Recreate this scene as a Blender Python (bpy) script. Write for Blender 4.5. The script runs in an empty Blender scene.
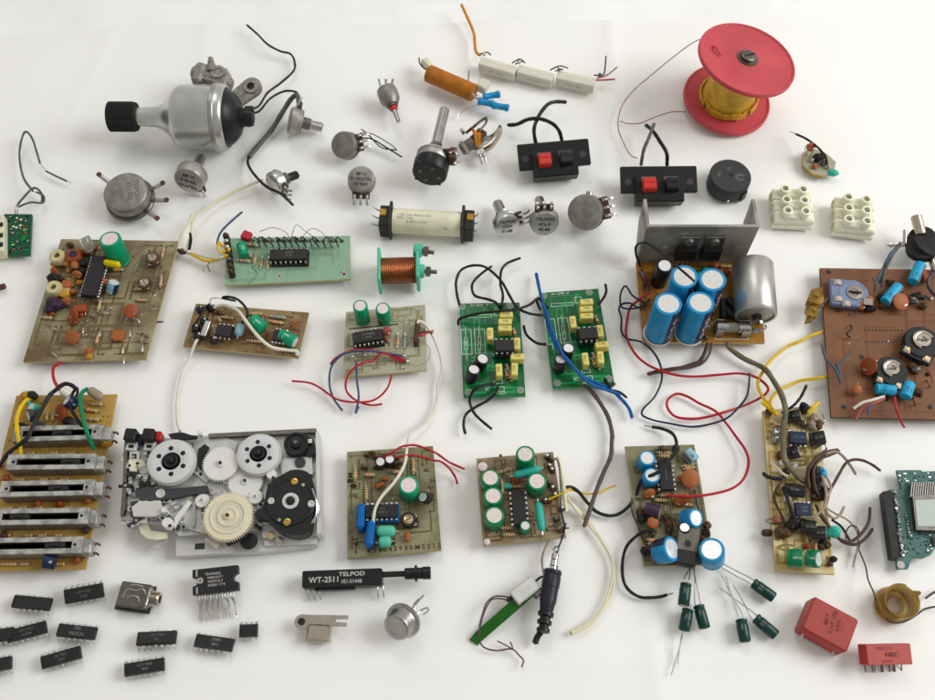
import bpy, math, random
from mathutils import Vector as V, Matrix as MX
sc = bpy.context.scene
col = sc.collection
R = math.radians
# ------------------------------------------------------------ camera (1 unit = 1 m, helpers work in millimetres)
TILT, FPX, DIST = 27.0, 1000.0, 513.0
CAM = V((0, -math.sin(R(TILT)) * DIST, math.cos(R(TILT)) * DIST))
cd = bpy.data.cameras.new('camera'); cam = bpy.data.objects.new('camera', cd); col.objects.link(cam)
cd.sensor_width = 36; cd.lens = FPX / 935 * 36; cd.clip_start = .01; cd.clip_end = 50
cam.location = CAM * .001; cam.rotation_euler = (R(TILT), 0, 0); sc.camera = cam
cd.dof.use_dof = True; cd.dof.focus_distance = .50; cd.dof.aperture_fstop = 18
# ------------------------------------------------------------ light: a bright window to one side and the pale room around
w = bpy.data.worlds.new('World'); sc.world = w; w.use_nodes = True
nt = w.node_tree; bg = nt.nodes['Background']
tc = nt.nodes.new('ShaderNodeTexCoord'); sx = nt.nodes.new('ShaderNodeSeparateXYZ')
cr = nt.nodes.new('ShaderNodeValToRGB'); ad = nt.nodes.new('ShaderNodeMath'); ad.operation = 'MULTIPLY_ADD'
ad.inputs[1].default_value = .5; ad.inputs[2].default_value = .5
nt.links.new(tc.outputs['Generated'], sx.inputs[0]); nt.links.new(sx.outputs['Y'], ad.inputs[0])
nt.links.new(ad.outputs[0], cr.inputs[0]); nt.links.new(cr.outputs[0], bg.inputs[0])
e = cr.color_ramp.elements
e[0].position = .15; e[0].color = (.67, .655, .62, 1); e[1].position = .9; e[1].color = (1.0, .98, .94, 1)
bg.inputs[1].default_value = .62
def area(name, loc, size, watt, colr):
    l = bpy.data.lights.new(name, 'AREA'); l.shape = 'RECTANGLE'; l.size, l.size_y = size; l.energy = watt; l.color = colr
    o = bpy.data.objects.new(name, l); col.objects.link(o); o.location = loc
    o.rotation_euler = (-V(loc)).to_track_quat('-Z', 'Y').to_euler(); return o
area('window_light', (1.3, .12, 1.05), (.9, .9), 19.5, (.97, .985, 1.0))
area('ceiling_light', (-.15, 1.0, 1.5), (.6, .6), 4.0, (1.0, .98, .95))
sc.view_settings.view_transform = 'Standard'; sc.view_settings.look = 'None'; sc.view_settings.exposure = .04; sc.view_settings.gamma = 1
# ------------------------------------------------------------ helpers
UR, UU, UF = V((1, 0, 0)), V((0, math.cos(R(TILT)), math.sin(R(TILT)))), V((0, math.sin(R(TILT)), -math.cos(R(TILT))))
def P(px, py, z=0.0):
    "where the sight line through a photo point meets the height z (mm)"
    d = UR * ((px - 467.5) / FPX) - UU * ((py - 350) / FPX) + UF
    return CAM + d * ((z - CAM.z) / d.z)
def mm(px, x, y, z=0): return (P(x + px, y, z) - P(x, y, z)).length
def lin(c):
    c = c / 255; return c / 12.92 if c <= .04045 else ((c + .055) / 1.055) ** 2.4
def rgb(h): return tuple(lin(int(h[i:i + 2], 16)) for i in (0, 2, 4))
MT = {}
#      name: hex, rough, metal, noise amount, noise scale(/m), bump, extra
SPEC = {}
def mat(name):
    if name in MT: return MT[name]
    h, rough, metal, na, ns, bp, ex = (list(SPEC[name]) + [None] * 7)[:7]
    rough = .5 if rough is None else rough; metal = metal or 0; na = .08 if na is None else na; ns = ns or 250; bp = .05 if bp is None else bp; ex = ex or {}
    m = bpy.data.materials.new(name); m.use_nodes = True; n = m.node_tree.nodes; L = m.node_tree.links; b = n['Principled BSDF']
    c = rgb(h); c = tuple(c) if metal or name in ('paper', 'cloth') else tuple(max(0, (sum(c) / 3 + (x - sum(c) / 3) * 1.12)) * .93 for x in c); b.inputs['Roughness'].default_value = rough; b.inputs['Metallic'].default_value = metal
    t = n.new('ShaderNodeTexCoord'); nz = n.new('ShaderNodeTexNoise'); nz.inputs['Scale'].default_value = ns; nz.inputs['Detail'].default_value = 4
    L.new(t.outputs['Object'], nz.inputs['Vector'])
    r = n.new('ShaderNodeValToRGB'); L.new(nz.outputs['Fac'], r.inputs[0]); L.new(r.outputs[0], b.inputs['Base Color'])
    c2 = rgb(ex['c2']) if 'c2' in ex else tuple(min(1, x * (1 - na)) for x in c)
    c1 = c if 'c2' in ex else tuple(min(1, x * (1 + na)) for x in c)
    e = r.color_ramp.elements; e[0].position = .5 - ex.get('w', .22); e[1].position = .5 + ex.get('w', .22); e[0].color = (*c2, 1); e[1].color = (*c1, 1)
    mr = n.new('ShaderNodeMapRange'); nz2 = n.new('ShaderNodeTexNoise'); nz2.inputs['Scale'].default_value = ns * 2.3; L.new(t.outputs['Object'], nz2.inputs['Vector'])
    mr.inputs[3].default_value = max(.03, rough - .1); mr.inputs[4].default_value = min(1, rough + .1); L.new(nz2.outputs['Fac'], mr.inputs[0]); L.new(mr.outputs[0], b.inputs['Roughness'])
    if bp:
        bu = n.new('ShaderNodeBump'); bu.inputs['Strength'].default_value = 1; bu.inputs['Distance'].default_value = bp * .001
        L.new(nz2.outputs['Fac'], bu.inputs['Height']); L.new(bu.outputs[0], b.inputs['Normal'])
    if not metal: b.inputs['Specular IOR Level'].default_value = ex.get('sp', .28)
    if name.startswith('pcb'): nz.inputs['Detail'].default_value = 9; nz.inputs['Roughness'].default_value = .68; nz.inputs['Distortion'].default_value = .6
    if 'tr' in ex: b.inputs['Transmission Weight'].default_value = ex['tr']; b.inputs['IOR'].default_value = ex.get('ior', 1.45)
    if 'sss' in ex:
        b.inputs['Subsurface Weight'].default_value = ex['sss']; b.inputs['Subsurface Radius'].default_value = (1, .8, .6); b.inputs['Subsurface Scale'].default_value = .002
    if 'coat' in ex: b.inputs['Coat Weight'].default_value = ex['coat']
    MT[name] = m; return m
SPEC.update({
 'steel': ('a9a7a2', .33, 1, .12, 180, .02), 'alu': ('c3c3c0', .3, 1, .1, 120, .03), 'aludull': ('a3a19b', .45, .85, .2, 130, .06), 'darksteel': ('6d6860', .42, .9, .25, 260, .05),
 'heatsink': ('8f8b83', .55, .3, .28, 90, .05, {'w': .1}), 'canalu': ('bab8b2', .36, .85, .08, 90, .03), 'zinc': ('8c8a82', .5, .8, .25, 220, .08), 'tin': ('c8c6c0', .3, 1, .1, 400, .05), 'chrome': ('dcdad4', .12, 1, .02),
 'nickel': ('b8ada0', .25, 1, .06, 150, .008), 'brass': ('b9994f', .3, 1, .1), 'gold': ('c9b483', .35, .9, .15), 'copper': ('8a4a26', .35, .7, .35, 900, .05), 'rust': ('5c3d28', .7, .3, .3, 500, .2),
 'cast': ('8e8b82', .6, .7, .35, 350, .35), 'blackp': ('1c1c1d', .38, 0, .15), 'blackm': ('242323', .55, 0, .2, 300, .05), 'rubber': ('232223', .7, 0, .2, 300, .08), 'chip': ('262425', .5, 0, .15, 500, .04),
 'blackwire': ('1b1b1c', .45, 0, .1), 'greywire': ('565656', .5, 0, .15), 'red': ('c03f3a', .4, 0, .08), 'redwire': ('a92d34', .4, 0, .1), 'bluewire': ('3b5070', .45, 0, .1), 'brightblue': ('1f5694', .4, 0, .1),
 'navy': ('1c2740', .4, 0, .1), 'yellow': ('d7b31f', .4, 0, .1), 'orange': ('c8862c', .5, 0, .1), 'whitewire': ('dcd8c8', .45, 0, .06), 'creamwire': ('dcd5b8', .45, 0, .08), 'brownwire': ('4a372e', .5, 0, .2), 'olivewire': ('6c6450', .6, 0, .35, 160),
 'umberwire': ('544744', .5, 0, .1), 'greenwire': ('1c7a55', .45, 0, .1), 'beigewire': ('9a8a78', .5, 0, .15), 'pinkwire': ('9c5a52', .5, 0, .15), 'purplewire': ('5a3944', .5, 0, .15),
 'green': ('1d8f68', .32, 0, .06), 'green2': ('15774d', .3, 0, .06), 'mint': ('5fb79b', .45, 0, .08), 'teal': ('3ea493', .38, 0, .1), 'darkgreen': ('123a34', .3, 0, .1), 'blue': ('3589b8', .3, 0, .06), 'bluedeep': ('1d5f9e', .35, 0, .1), 'cyan': ('3f9fc4', .4, 0, .12),
 'foil': ('cfccc8', .5, .2, .08, 700, .06), 'foilpink': ('d8cbc6', .6, .1, .16, 900, .1), 'foilshine': ('e8e8e8', .3, .6, .03), 'disc': ('9b5b38', .5, 0, .15), 'disc2': ('8f4a2c', .5, 0, .2), 'amber': ('b58a3c', .4, 0, .3, 200),
 'resbody': ('c9b48e', .5, 0, .1), 'resblue': ('8fb0bb', .5, 0, .1), 'bandbrown': ('5a2f1c', .5), 'bandred': ('9c3322', .5), 'bandgold': ('a98a3a', .4), 'bandblack': ('2a2522', .5), 'bandorange': ('c4692a', .5), 'ink': ('26242a', .6), 'inkred': ('66262c', .6), 'inkwhite': ('b9b6b0', .6), 'inkgrey': ('85827e', .6), 'inkdim': ('6e6c69', .6), 'silk': ('d6dcd2', .6),
 'cement': ('d3cfc2', .8, 0, .06, 300, .12), 'ivory': ('ddd9c0', .5, 0, .12, 120, .1), 'ivory2': ('c0b68c', .5, 0, .15), 'translu': ('ebead6', .35, 0, .06, 200, .03, {'sss': .6}), 'capyellow': ('d8cc7e', .4, 0, .06), 'yellowbright': ('d9c21e', .4),
 'spool': ('c85a60', .42, 0, .1, 40, .08, {'c2': 'b3454c', 'w': .2, 'sss': .12}), 'spoolcore': ('cba54c', .4, 0, .25, 150, .3), 'brownpaper': ('a5682f', .6, 0, .25, 180, .1), 'phen': ('4b3328', .6, 0, .25, 300), 'kelp': ('8a6c35', .4, 0, .4, 150, .5),
 'pcbA': ('9c9678', .42, 0, .2, 45, .02, {'c2': '66543a', 'w': .12}), 'pcbB': ('98835e', .45, 0, .2, 50, .02, {'c2': '6c5232', 'w': .14}), 'pcbgreen': ('8fb095', .42, 0, .1, 50, .02, {'c2': '7fa083'}), 'pcbC': ('a5a38c', .42, 0, .12, 60, .02),
 'pcbD': ('949374', .42, 0, .2, 45, .02, {'c2': '5e5338', 'w': .14}), 'pcbE': ('9f9277', .42, 0, .2, 50, .02, {'c2': '6c563c', 'w': .14}), 'pcbF': ('8f8d70', .42, 0, .2, 50, .02, {'c2': '6a6045', 'w': .14}), 'pcbG': ('d8cda8', .45, 0, .2, 50, .02, {'c2': 'b89f62', 'w': .14}),
 'pcbkit': ('0b5c30', .32, 0, .15, 60, .01), 'pcbkit2': ('148a4a', .3, 0, .1), 'pcbamp': ('a8793c', .45, 0, .15, 60, .02, {'c2': '8a5a24'}), 'pcbbrown': ('80583c', .5, 0, .12, 40, .03, {'c2': '67432c', 'w': .16}), 'pcbslide': ('b8975a', .42, 0, .15, 50, .02, {'c2': '9f7c3e'}), 'pcbteal': ('557a76', .45, 0, .45, 350, .12, {'c2': '2f4c4a'}), 'pcbdark': ('1c4a34', .35, 0, .4, 300, .05),
 'edge': ('b9a87c', .6, 0, .1), 'traceA': ('6a5a3e', .5), 'traceB': ('6b5236', .5), 'traceC': ('8a8468', .5), 'traceD': ('655b40', .5), 'traceE': ('6c5438', .5), 'traceF': ('5e563c', .5), 'traceG': ('a58a50', .5), 'traceG2': ('7d744e', .5), 'traceamp': ('8c5f2a', .5), 'tracebr': ('6d3f2c', .5), 'tracesl': ('a8843c', .5), 'tracegr': ('7d9c82', .5),
 'lcd': ('b9c4ba', .2, 0, .03), 'glass': ('e8efe9', .06, 0, 0, 100, 0, {'tr': .85}), 'chassis': ('c6c5c0', .42, .25, .08, 100, .03), 'chassis2': ('bcbbb8', .4, .4, .15, 160, .05), 'slidermetal': ('a5a49e', .45, .5, .3, 220, .08, {'w': .1}), 'lightgrey': ('c0bfb9', .42, .1, .04), 'gearwhite': ('dcdbd6', .42, 0, .03, 200, .03, {'sss': .3}), 'gearcream': ('dcd3bb', .42, 0, .05, 200, .03, {'sss': .3}),
 'darkgrey': ('3d3b3e', .5, 0, .15), 'motor': ('1d1c1e', .42, 0, .15), 'strip': ('225a1c', .35, 0, .15, 200, .05), 'former': ('d8c080', .3, 0, .3, 90, .1, {'tr': .55, 'c2': '9c7434', 'w': .15}), 'redbox': ('9d4541', .48, 0, .06, 200, .03), 'relayred': ('ad5852', .5, 0, .05), 'relaydark': ('a43a36', .5, 0, .05), 'flux': ('4a3626', .3, 0, .3, 500, .2),
 'purplecap': ('3a2a3c', .35, 0, .15), 'blacktop': ('2b2a2a', .35), 'trimblue': ('78849f', .45, 0, .15), 'buzz': ('38383a', .55, 0, .1),
})
def bz(rotM, s): pass
class MB:
    def __init__(s, M=None): s.v = []; s.f = []; s.m = []; s.mats = []; s.M = M or MX.Identity(4)
    def mi(s, name):
        if name not in s.mats: s.mats.append(name)
        return s.mats.index(name)
    def add(s, vs, fs, m, M=None):
        T = s.M @ M if M is not None else s.M
        o = len(s.v); s.v += [T @ V(p) for p in vs]
        for i, f in enumerate(fs):
            s.f.append([o + k for k in f]); s.m.append(s.mi(m[i] if isinstance(m, list) else m))
        return s
    def box(s, c, d, m, M=None, b=0.0):
        x, y, z = d[0] / 2, d[1] / 2, d[2] / 2
        if b <= 0:
            vs = [(c[0] + i * x, c[1] + j * y, c[2] + k * z) for k in (-1, 1) for j in (-1, 1) for i in (-1, 1)]
            return s.add(vs, [(0, 2, 3, 1), (4, 5, 7, 6), (0, 1, 5, 4), (2, 6, 7, 3), (0, 4, 6, 2), (1, 3, 7, 5)], m, M)
        b = min(b, x * .9, y * .9, z * .9)
        vs = []; ix = {}
        for i in (-1, 1):
            for j in (-1, 1):
                for k in (-1, 1):
                    for a in range(3):
                        q = [i * x, j * y, k * z]
                        for t in range(3):
                            if t != a: q[t] -= (i, j, k)[t] * b
                        ix[i, j, k, a] = len(vs); vs.append((c[0] + q[0], c[1] + q[1], c[2] + q[2]))
        fs = []
        for a in range(3):
            o1, o2 = [t for t in range(3) if t != a]
            for sg in (-1, 1):
                f = []
                for (u, w_) in ((-1, -1), (1, -1), (1, 1), (-1, 1)):
                    g = [0, 0, 0]; g[a] = sg; g[o1] = u; g[o2] = w_; f.append(ix[g[0], g[1], g[2], a])
                fs.append(f)
            for u in (-1, 1):
                for w_ in (-1, 1):
                    g1 = [0, 0, 0]; g2 = [0, 0, 0]; g1[a], g2[a] = -1, 1; g1[o1] = g2[o1] = u; g1[o2] = g2[o2] = w_
                    fs.append([ix[(*g1, o1)], ix[(*g2, o1)], ix[(*g2, o2)], ix[(*g1, o2)]])
        for i in (-1, 1):
            for j in (-1, 1):
                for k in (-1, 1): fs.append([ix[i, j, k, a] for a in range(3)])
        return s.add(vs, fs, m, M)
    def lathe(s, p0, ax, prof, m, seg=24, mf=None, ref=None, M=None):
        p0 = V(p0); ax = V(ax).normalized(); r = V(ref) if ref else (V((0, 0, 1)) if abs(ax.z) < .9 else V((1, 0, 0)))
        u = (r - ax * r.dot(ax)).normalized(); w_ = ax.cross(u)
        vs = []; fs = []; ms = []
        for t, rr in prof:
            for k in range(seg):
                a = 2 * math.pi * k / seg; vs.append(p0 + ax * t + (u * math.cos(a) + w_ * math.sin(a)) * max(rr, .001))
        for i in range(len(prof) - 1):
            for k in range(seg):
                k2 = (k + 1) % seg; fs.append([i * seg + k, i * seg + k2, (i + 1) * seg + k2, (i + 1) * seg + k])
                ms.append(mf(i, (k + .5) / seg) if mf else (m[i] if isinstance(m, list) else m))
        e0 = m[0] if isinstance(m, list) else m; e1 = m[-1] if isinstance(m, list) else m
        if mf: e0 = mf(0, 0); e1 = mf(len(prof) - 2, 0)
        fs.append(list(range(seg))[::-1]); ms.append(e0); o = (len(prof) - 1) * seg; fs.append([o + k for k in range(seg)]); ms.append(e1)
        return s.add(vs, fs, ms, M)
    def cyl(s, a, b, r, m, seg=16, r2=None, M=None, ch=0.0):
        a, b = V(a), V(b); L = (b - a).length; r2 = r if r2 is None else r2
        pr = [(0, r), (L, r2)] if not ch else [(0, r - ch), (ch, r), (L - ch, r2), (L, r2 - ch)]
        return s.lathe(a, b - a, pr, m, seg, M=M)
    def tube(s, pts, r, m, seg=8, sub=6, M=None, flat=None, taper=None):
        pts = [V(p) for p in pts]
        if len(pts) > 2 and sub > 1:
            q = []
            for i in range(len(pts) - 1):
                a, b, c, d = pts[max(i - 1, 0)], pts[i], pts[i + 1], pts[min(i + 2, len(pts) - 1)]
                for k in range(sub):
                    t = k / sub; q.append(.5 * ((2 * b) + (c - a) * t + (2 * a - 5 * b + 4 * c - d) * t * t + (3 * b - a - 3 * c + d) * t ** 3))
            q.append(pts[-1]); pts = q
        n = len(pts); vs = []; fs = []; pu = None
        for i in range(n):
            t = (pts[min(i + 1, n - 1)] - pts[max(i - 1, 0)]).normalized()
            if t.length < .5: t = V((1, 0, 0))
            if pu is None:
                g = V((0, 0, 1)) if abs(t.z) < .9 else V((1, 0, 0)); pu = (g - t * g.dot(t)).normalized()
            else:
                pu = pu - t * pu.dot(t)
                pu = pu.normalized() if pu.length > 1e-4 else V((0, 0, 1))
            w_ = t.cross(pu); rr = r * (taper(i / (n - 1)) if taper else 1)
            for k in range(seg):
                a = 2 * math.pi * k / seg; vs.append(pts[i] + pu * math.cos(a) * (flat or rr) + w_ * math.sin(a) * rr)
        for i in range(n - 1):
            for k in range(seg):
                k2 = (k + 1) % seg; fs.append([i * seg + k, i * seg + k2, (i + 1) * seg + k2, (i + 1) * seg + k])
        fs.append(list(range(seg))[::-1]); fs.append([(n - 1) * seg + k for k in range(seg)])
        return s.add(vs, fs, m, M)
    def prism(s, poly, z0, z1, m, M=None, ms=None):
        n = len(poly); vs = [(p[0], p[1], z0) for p in poly] + [(p[0], p[1], z1) for p in poly]
        fs = [list(range(n))[::-1], [n + k for k in range(n)]] + [[k, (k + 1) % n, n + (k + 1) % n, n + k] for k in range(n)]
        return s.add(vs, fs, [m, m] + [ms or m] * n, M)
    def slab(s, top, th, m, ms=None):
        "a plate from its top outline (3-D points), thickness downwards"
        n = len(top); vs = [V(p) for p in top] + [V(p) - V((0, 0, th)) for p in top]
        fs = [list(range(n)), [n + k for k in range(n)][::-1]] + [[k, n + k, n + (k + 1) % n, (k + 1) % n] for k in range(n)]
        return s.add(vs, fs, [m, m] + [ms or m] * n)
    def strip(s, pts, w_, m, z=.03):
        "flat printed line on a level surface"
        pts = [V(p) for p in pts]
        for a, b in zip(pts, pts[1:]):
            z += .0004; d = b - a
            if d.length < .05: continue
            d.z = 0; d.normalize(); n = V((-d.y, d.x, 0)) * w_ / 2; a2 = a - d * w_ / 2; b2 = b + d * w_ / 2; zz = V((0, 0, z))
            s.add([a2 - n + zz, b2 - n + zz, b2 + n + zz, a2 + n + zz], [(0, 1, 2, 3)], m)
        return s
    def dot(s, p, r, m, z=.04, seg=10):
        p = V(p) + V((0, 0, z)); return s.add([p + V((math.cos(6.2832 * k / seg) * r, math.sin(6.2832 * k / seg) * r, 0)) for k in range(seg)], [list(range(seg))], m)
    def ball(s, c, r, m, seg=10, sz=1, M=None):
        n = 6; pr = [(-r * math.cos(math.pi * i / n) * sz, r * math.sin(math.pi * i / n)) for i in range(n + 1)]
        return s.lathe(c, (0, 0, 1), pr, m, seg, M=M)
    def blob(s, c, r, m, seed=0, j=.25, sq=(1, 1, 1)):
        rn = random.Random(seed); n, g = 7, 10; vs = []; fs = []
        for i in range(n + 1):
            for k in range(g):
                a, b = math.pi * i / n, 6.2832 * k / g; q = r * (1 + rn.uniform(-j, j))
                vs.append((c[0] + q * sq[0] * math.sin(a) * math.cos(b), c[1] + q * sq[1] * math.sin(a) * math.sin(b), c[2] + q * sq[2] * math.cos(a)))
        for i in range(n):
            for k in range(g): fs.append([i * g + k, (i + 1) * g + k, (i + 1) * g + (k + 1) % g, i * g + (k + 1) % g])
        return s.add(vs, fs, m)
    def text(s, txt, M, size, m, align='CENTER', bold=0.0, sx=1.0):
        k = (txt, align, bold)
        if k not in TXT:
            c = bpy.data.curves.new('t', 'FONT'); c.body = txt; c.size = 1; c.align_x = align; c.align_y = 'CENTER'; c.offset = bold; c.resolution_u = 3
            o = bpy.data.objects.new('t', c); col.objects.link(o); dg = bpy.context.evaluated_depsgraph_get(); dg.update()
            me = bpy.data.meshes.new_from_object(o.evaluated_get(dg)); TXT[k] = ([tuple(v.co) for v in me.vertices], [list(p.vertices) for p in me.polygons])
            bpy.data.objects.remove(o); bpy.data.meshes.remove(me); bpy.data.curves.remove(c)
        vs, fs = TXT[k]
        return s.add([(v[0] * size * sx, v[1] * size, 0) for v in vs], fs, m, M)
    def mesh(s, name, org=V((0, 0, 0)), sharp=38):
        me = bpy.data.meshes.new(name); me.from_pydata([tuple((p - org) * .001) for p in s.v], [], s.f)
        for n in s.mats: me.materials.append(mat(n))
        me.polygons.foreach_set('material_index', s.m); me.polygons.foreach_set('use_smooth', [True] * len(s.f))
        me.update(); me.set_sharp_from_angle(angle=R(sharp)); return me
TXT = {}
def frame(o, x, n=(0, 0, 1)):
    n = V(n).normalized(); x = V(x); x = (x - n * x.dot(n)).normalized(); y = n.cross(x)
    return MX(((x.x, y.x, n.x, o[0]), (x.y, y.y, n.y, o[1]), (x.z, y.z, n.z, o[2]), (0, 0, 0, 1)))
def fr(px, py, z=0, ang=0, n=(0, 0, 1)):
    o = P(px, py, z); d = P(px + 10 * math.cos(R(ang)), py - 10 * math.sin(R(ang)), z) - o
    return frame(o, d, n)
class T:
    "one thing: an Empty at its base with its parts as children (coordinates in mm)"
    def __init__(s, name, label, cat, at=None, group=None):
        s.o = bpy.data.objects.new(name, None); col.objects.link(s.o); s.o.empty_display_size = .01
        s.org = P(at[0], at[1], 0) if at else V((0, 0, 0)); s.org.z = 0
        s.o.location = s.org * .001; s.o['label'] = label; s.o['category'] = cat
        if group: s.o['group'] = group
    def part(s, name, mb, parent=None, label=None, sharp=38):
        me = mb.mesh(name, s.org, sharp); o = bpy.data.objects.new(name, me); col.objects.link(o); o.parent = parent or s.o
        if label: o['label'] = label
        return o
    def inst(s, name, me, M, parent=None):
        o = bpy.data.objects.new(name, me); col.objects.link(o); o.parent = parent or s.o
        M = M.copy(); M.translation = (M.translation - s.org) * .001; o.matrix_local = M; return o
def single(name, label, cat, mb, at, group=None, kind=None):
    org = P(at[0], at[1], 0); me = mb.mesh(name, org); o = bpy.data.objects.new(name, me); col.objects.link(o); o.location = org * .001
    if kind: o['kind'] = kind
    else: o['label'] = label; o['category'] = cat
    if group: o['group'] = group
    return o
def copy_thing(root, M=None):
    r = root.copy(); col.objects.link(r)
    for c in list(root.children):
        d = c.copy(); col.objects.link(d); d.parent = r
        for g in list(c.children):
            h = g.copy(); col.objects.link(h); h.parent = d
    return r
def pts(seq, z=None):
    "photo points (x, y[, height]) to mm"
    return [P(q[0], q[1], q[2] if len(q) > 2 else (z or 0)) for q in seq]
def wire(t, seq, r, m, z=None, name='wire', parent=None, tip=None, sub=7):
    p = pts(seq, r if z is None else z); rn = random.Random(int(seq[0][0] * 7 + seq[-1][1] * 3)); ph = rn.uniform(0, 6)
    p = [p[0]] + [q + V((rn.uniform(-.55, .55), rn.uniform(-.55, .55), 0)) * min(1, r) for q in p[1:-1]] + [p[-1]]
    r = r * (.88 if r < 1.3 else .95); mb = MB().tube(p, r, m, sub=sub, taper=lambda f: 1 + .05 * math.sin(f * 40 + ph) + .04 * math.sin(f * 97 + ph))
    if r >= .6 and not tip and 'wire' in m:
        for e0, e1 in ((p[0], p[1]), (p[-1], p[-2])): d = (e0 - e1).normalized(); mb.tube([e0, e0 + d * .5], r * .5, 'copper', 6, 1)
    if tip:
        d = (p[-1] - p[-2]).normalized(); mb.tube([p[-1], p[-1] + d * tip], r * .45, 'tin', 6, 1)
    return t.part(name, mb, parent)
# ------------------------------------------------------------ electronic parts
BANDS = {'a': ['bandbrown', 'bandblack', 'bandred'], 'b': ['bandred', 'bandred', 'bandorange'], 'c': ['bandbrown', 'bandred', 'bandgold'], 'd': ['bandorange', 'bandbrown', 'bandbrown']}
def res(t, a, b, z, bands='a', r=1.0, body='resbody', bl=None, parent=None, lift=1.2):
    p0, p1 = P(a[0], a[1], z), P(b[0], b[1], z); d = (p1 - p0); L = d.length; d.normalize(); bl = bl or min(6.0, L * .72)
    c = (p0 + p1) / 2 + V((0, 0, lift)); s = c - d * bl / 2; rb = r * .82
    pr = [(0, .35), (.05 * bl, r * .9), (.12 * bl, r), (.2 * bl, r), (.25 * bl, rb), (.33 * bl, rb), (.4 * bl, rb), (.48 * bl, rb), (.56 * bl, rb), (.64 * bl, rb), (.72 * bl, rb), (.78 * bl, rb), (.82 * bl, r), (.9 * bl, r), (.96 * bl, r * .9), (bl, .35)]
    k = BANDS[bands]; ms = [body] * 15; ms[2] = k[0]; ms[5] = k[1]; ms[8] = k[2]; ms[12] = 'bandgold'
    mb = MB().lathe(s, d, pr, ms, 12)
    for e, q in ((p0, s), (p1, s + d * bl)): mb.tube([e, e + V((0, 0, lift * .8)), (e + q) / 2 + V((0, 0, lift / 2)) if False else V((e.x, e.y, q.z)), q], .3, 'tin', 6, 1)
    return t.part('resistor', mb, parent)
def cap(t, base, top, r, m, topm='foil', stripe=None, ring=None, name='electrolytic_capacitor', cut=True, parent=None, txt=None):
    base, top = V(base), V(top); ax = top - base; L = ax.length; a = ax.normalized()
    pr = [(0, r * .86), (.3, r * .98), (.9, r), (1.5, r * .93), (2.1, r), (L - .6, r), (L - .15, r * .95), (L, r * .84), (L - .12, r * .78)]
    ref = V((0, -1, .2)) if abs(a.z) > .5 else V((0, 0, 1))
    mf = (lambda i, f: stripe[0] if stripe and stripe[1] < f < stripe[2] and i < 6 else m)
    o = t.part(name, MB().lathe(base, a, pr, m, 28, mf, ref=ref), parent)
    tb = MB().lathe(top - a * .14, a, [(0, r * .765), (.08, r * .76)], topm, 24)
    t.part('can_top', tb, o) if parent is None else None
    if parent is not None:
        for q in []: pass
    if ring: t.part('glue_ring', MB().lathe(base + a * .05, a, [(0, r * 1.12), (.5, r * 1.1), (.5, r * 1.0), (0, r)], ring, 28), o)
    if txt:
        g = ref - a * ref.dot(a); g.normalize(); side = a.cross(g)
    return o
def cap_up(t, px, py, zb, h, r, m, **k):
    p = P(px, py, zb + h); lean = V(k.pop('lean', (0, 0, 0))); return cap(t, V((p.x, p.y, zb)) - lean, p, r, m, **k)
def wrap_text(mb, base, ax, r, rows, size, ink, x0=None):
    "print wrapped round the upper side of a lying cylinder"
    ax = V(ax).normalized(); up = V((0, -.25, 1)); up = (up - ax * up.dot(ax)).normalized(); sd = up.cross(ax)
    for i, s in enumerate(rows):
        k0 = len(mb.v); mb.text(s, MX.Identity(4), size, ink, 'LEFT', bold=.02)
        for j in range(k0, len(mb.v)):
            q = mb.v[j]; a = ((len(rows) - 1) / 2 - i) * size * 1.25 / r + q.y / r; mb.v[j] = V(base) + ax * ((x0 or 0) + q.x) + (up * math.cos(a) + sd * math.sin(a)) * (r + .03)
    return mb
PR = {'cyan': (('10u', '25V'), 'navy'), 'green': (('10/50', 'T'), 'silk'), 'green2': (('100/16',), 'silk'), 'navy': (('47',), 'silk'), 'blackp': (('22 25V',), 'inkgrey'), 'resblue': (('100',), 'navy')}
def cap_lie(t, a, b, z, r, m, z2=None, **k):
    A, B = P(a[0], a[1], z), P(b[0], b[1], z if z2 is None else z2); o = cap(t, A, B, r, m, **k)
    if m in PR:
        if B.x < A.x: Bt, At = A, B
        else: Bt, At = B, A
        t.part('printing', wrap_text(MB(), At, Bt - At, r, PR[m][0], min(1.45, r * .5), PR[m][1], 2.6), o)
    return o
def disc(t, px, py, z, r, m, n=(0, -.5, .85), th=2.0, name='disc_capacitor', leads=True, zb=None):
    c = P(px, py, z); n = V(n).normalized(); mb = MB().lathe(c - n * th / 2, n, [(0, r * .3), (.12 * th, r * .75), (.3 * th, r * .95), (.5 * th, r), (.7 * th, r * .95), (.88 * th, r * .75), (th, r * .3)], m, 20)
    if leads and zb is not None:
        for sg in (-1, 1):
            q = c + V((sg * r * .6, -r * .3, 0)); mb.tube([c + V((sg * r * .3, -r * .5, 0)), q, V((q.x, q.y - .5, zb))], .28, 'tin', 6, 1)
    return t.part(name, mb)
def boxcap(t, px, py, zb, L, W, h, ang, m, b=.5, name='film_capacitor', txt=None):
    M = fr(px, py, zb + h, ang); mb = MB(M).box((0, 0, -h / 2), (L, W, h), m, b=b)
    if txt: mb.text(txt, MX.Translation((0, 0, .03)), W * .45, 'bandbrown')
    return t.part(name, mb)
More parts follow.
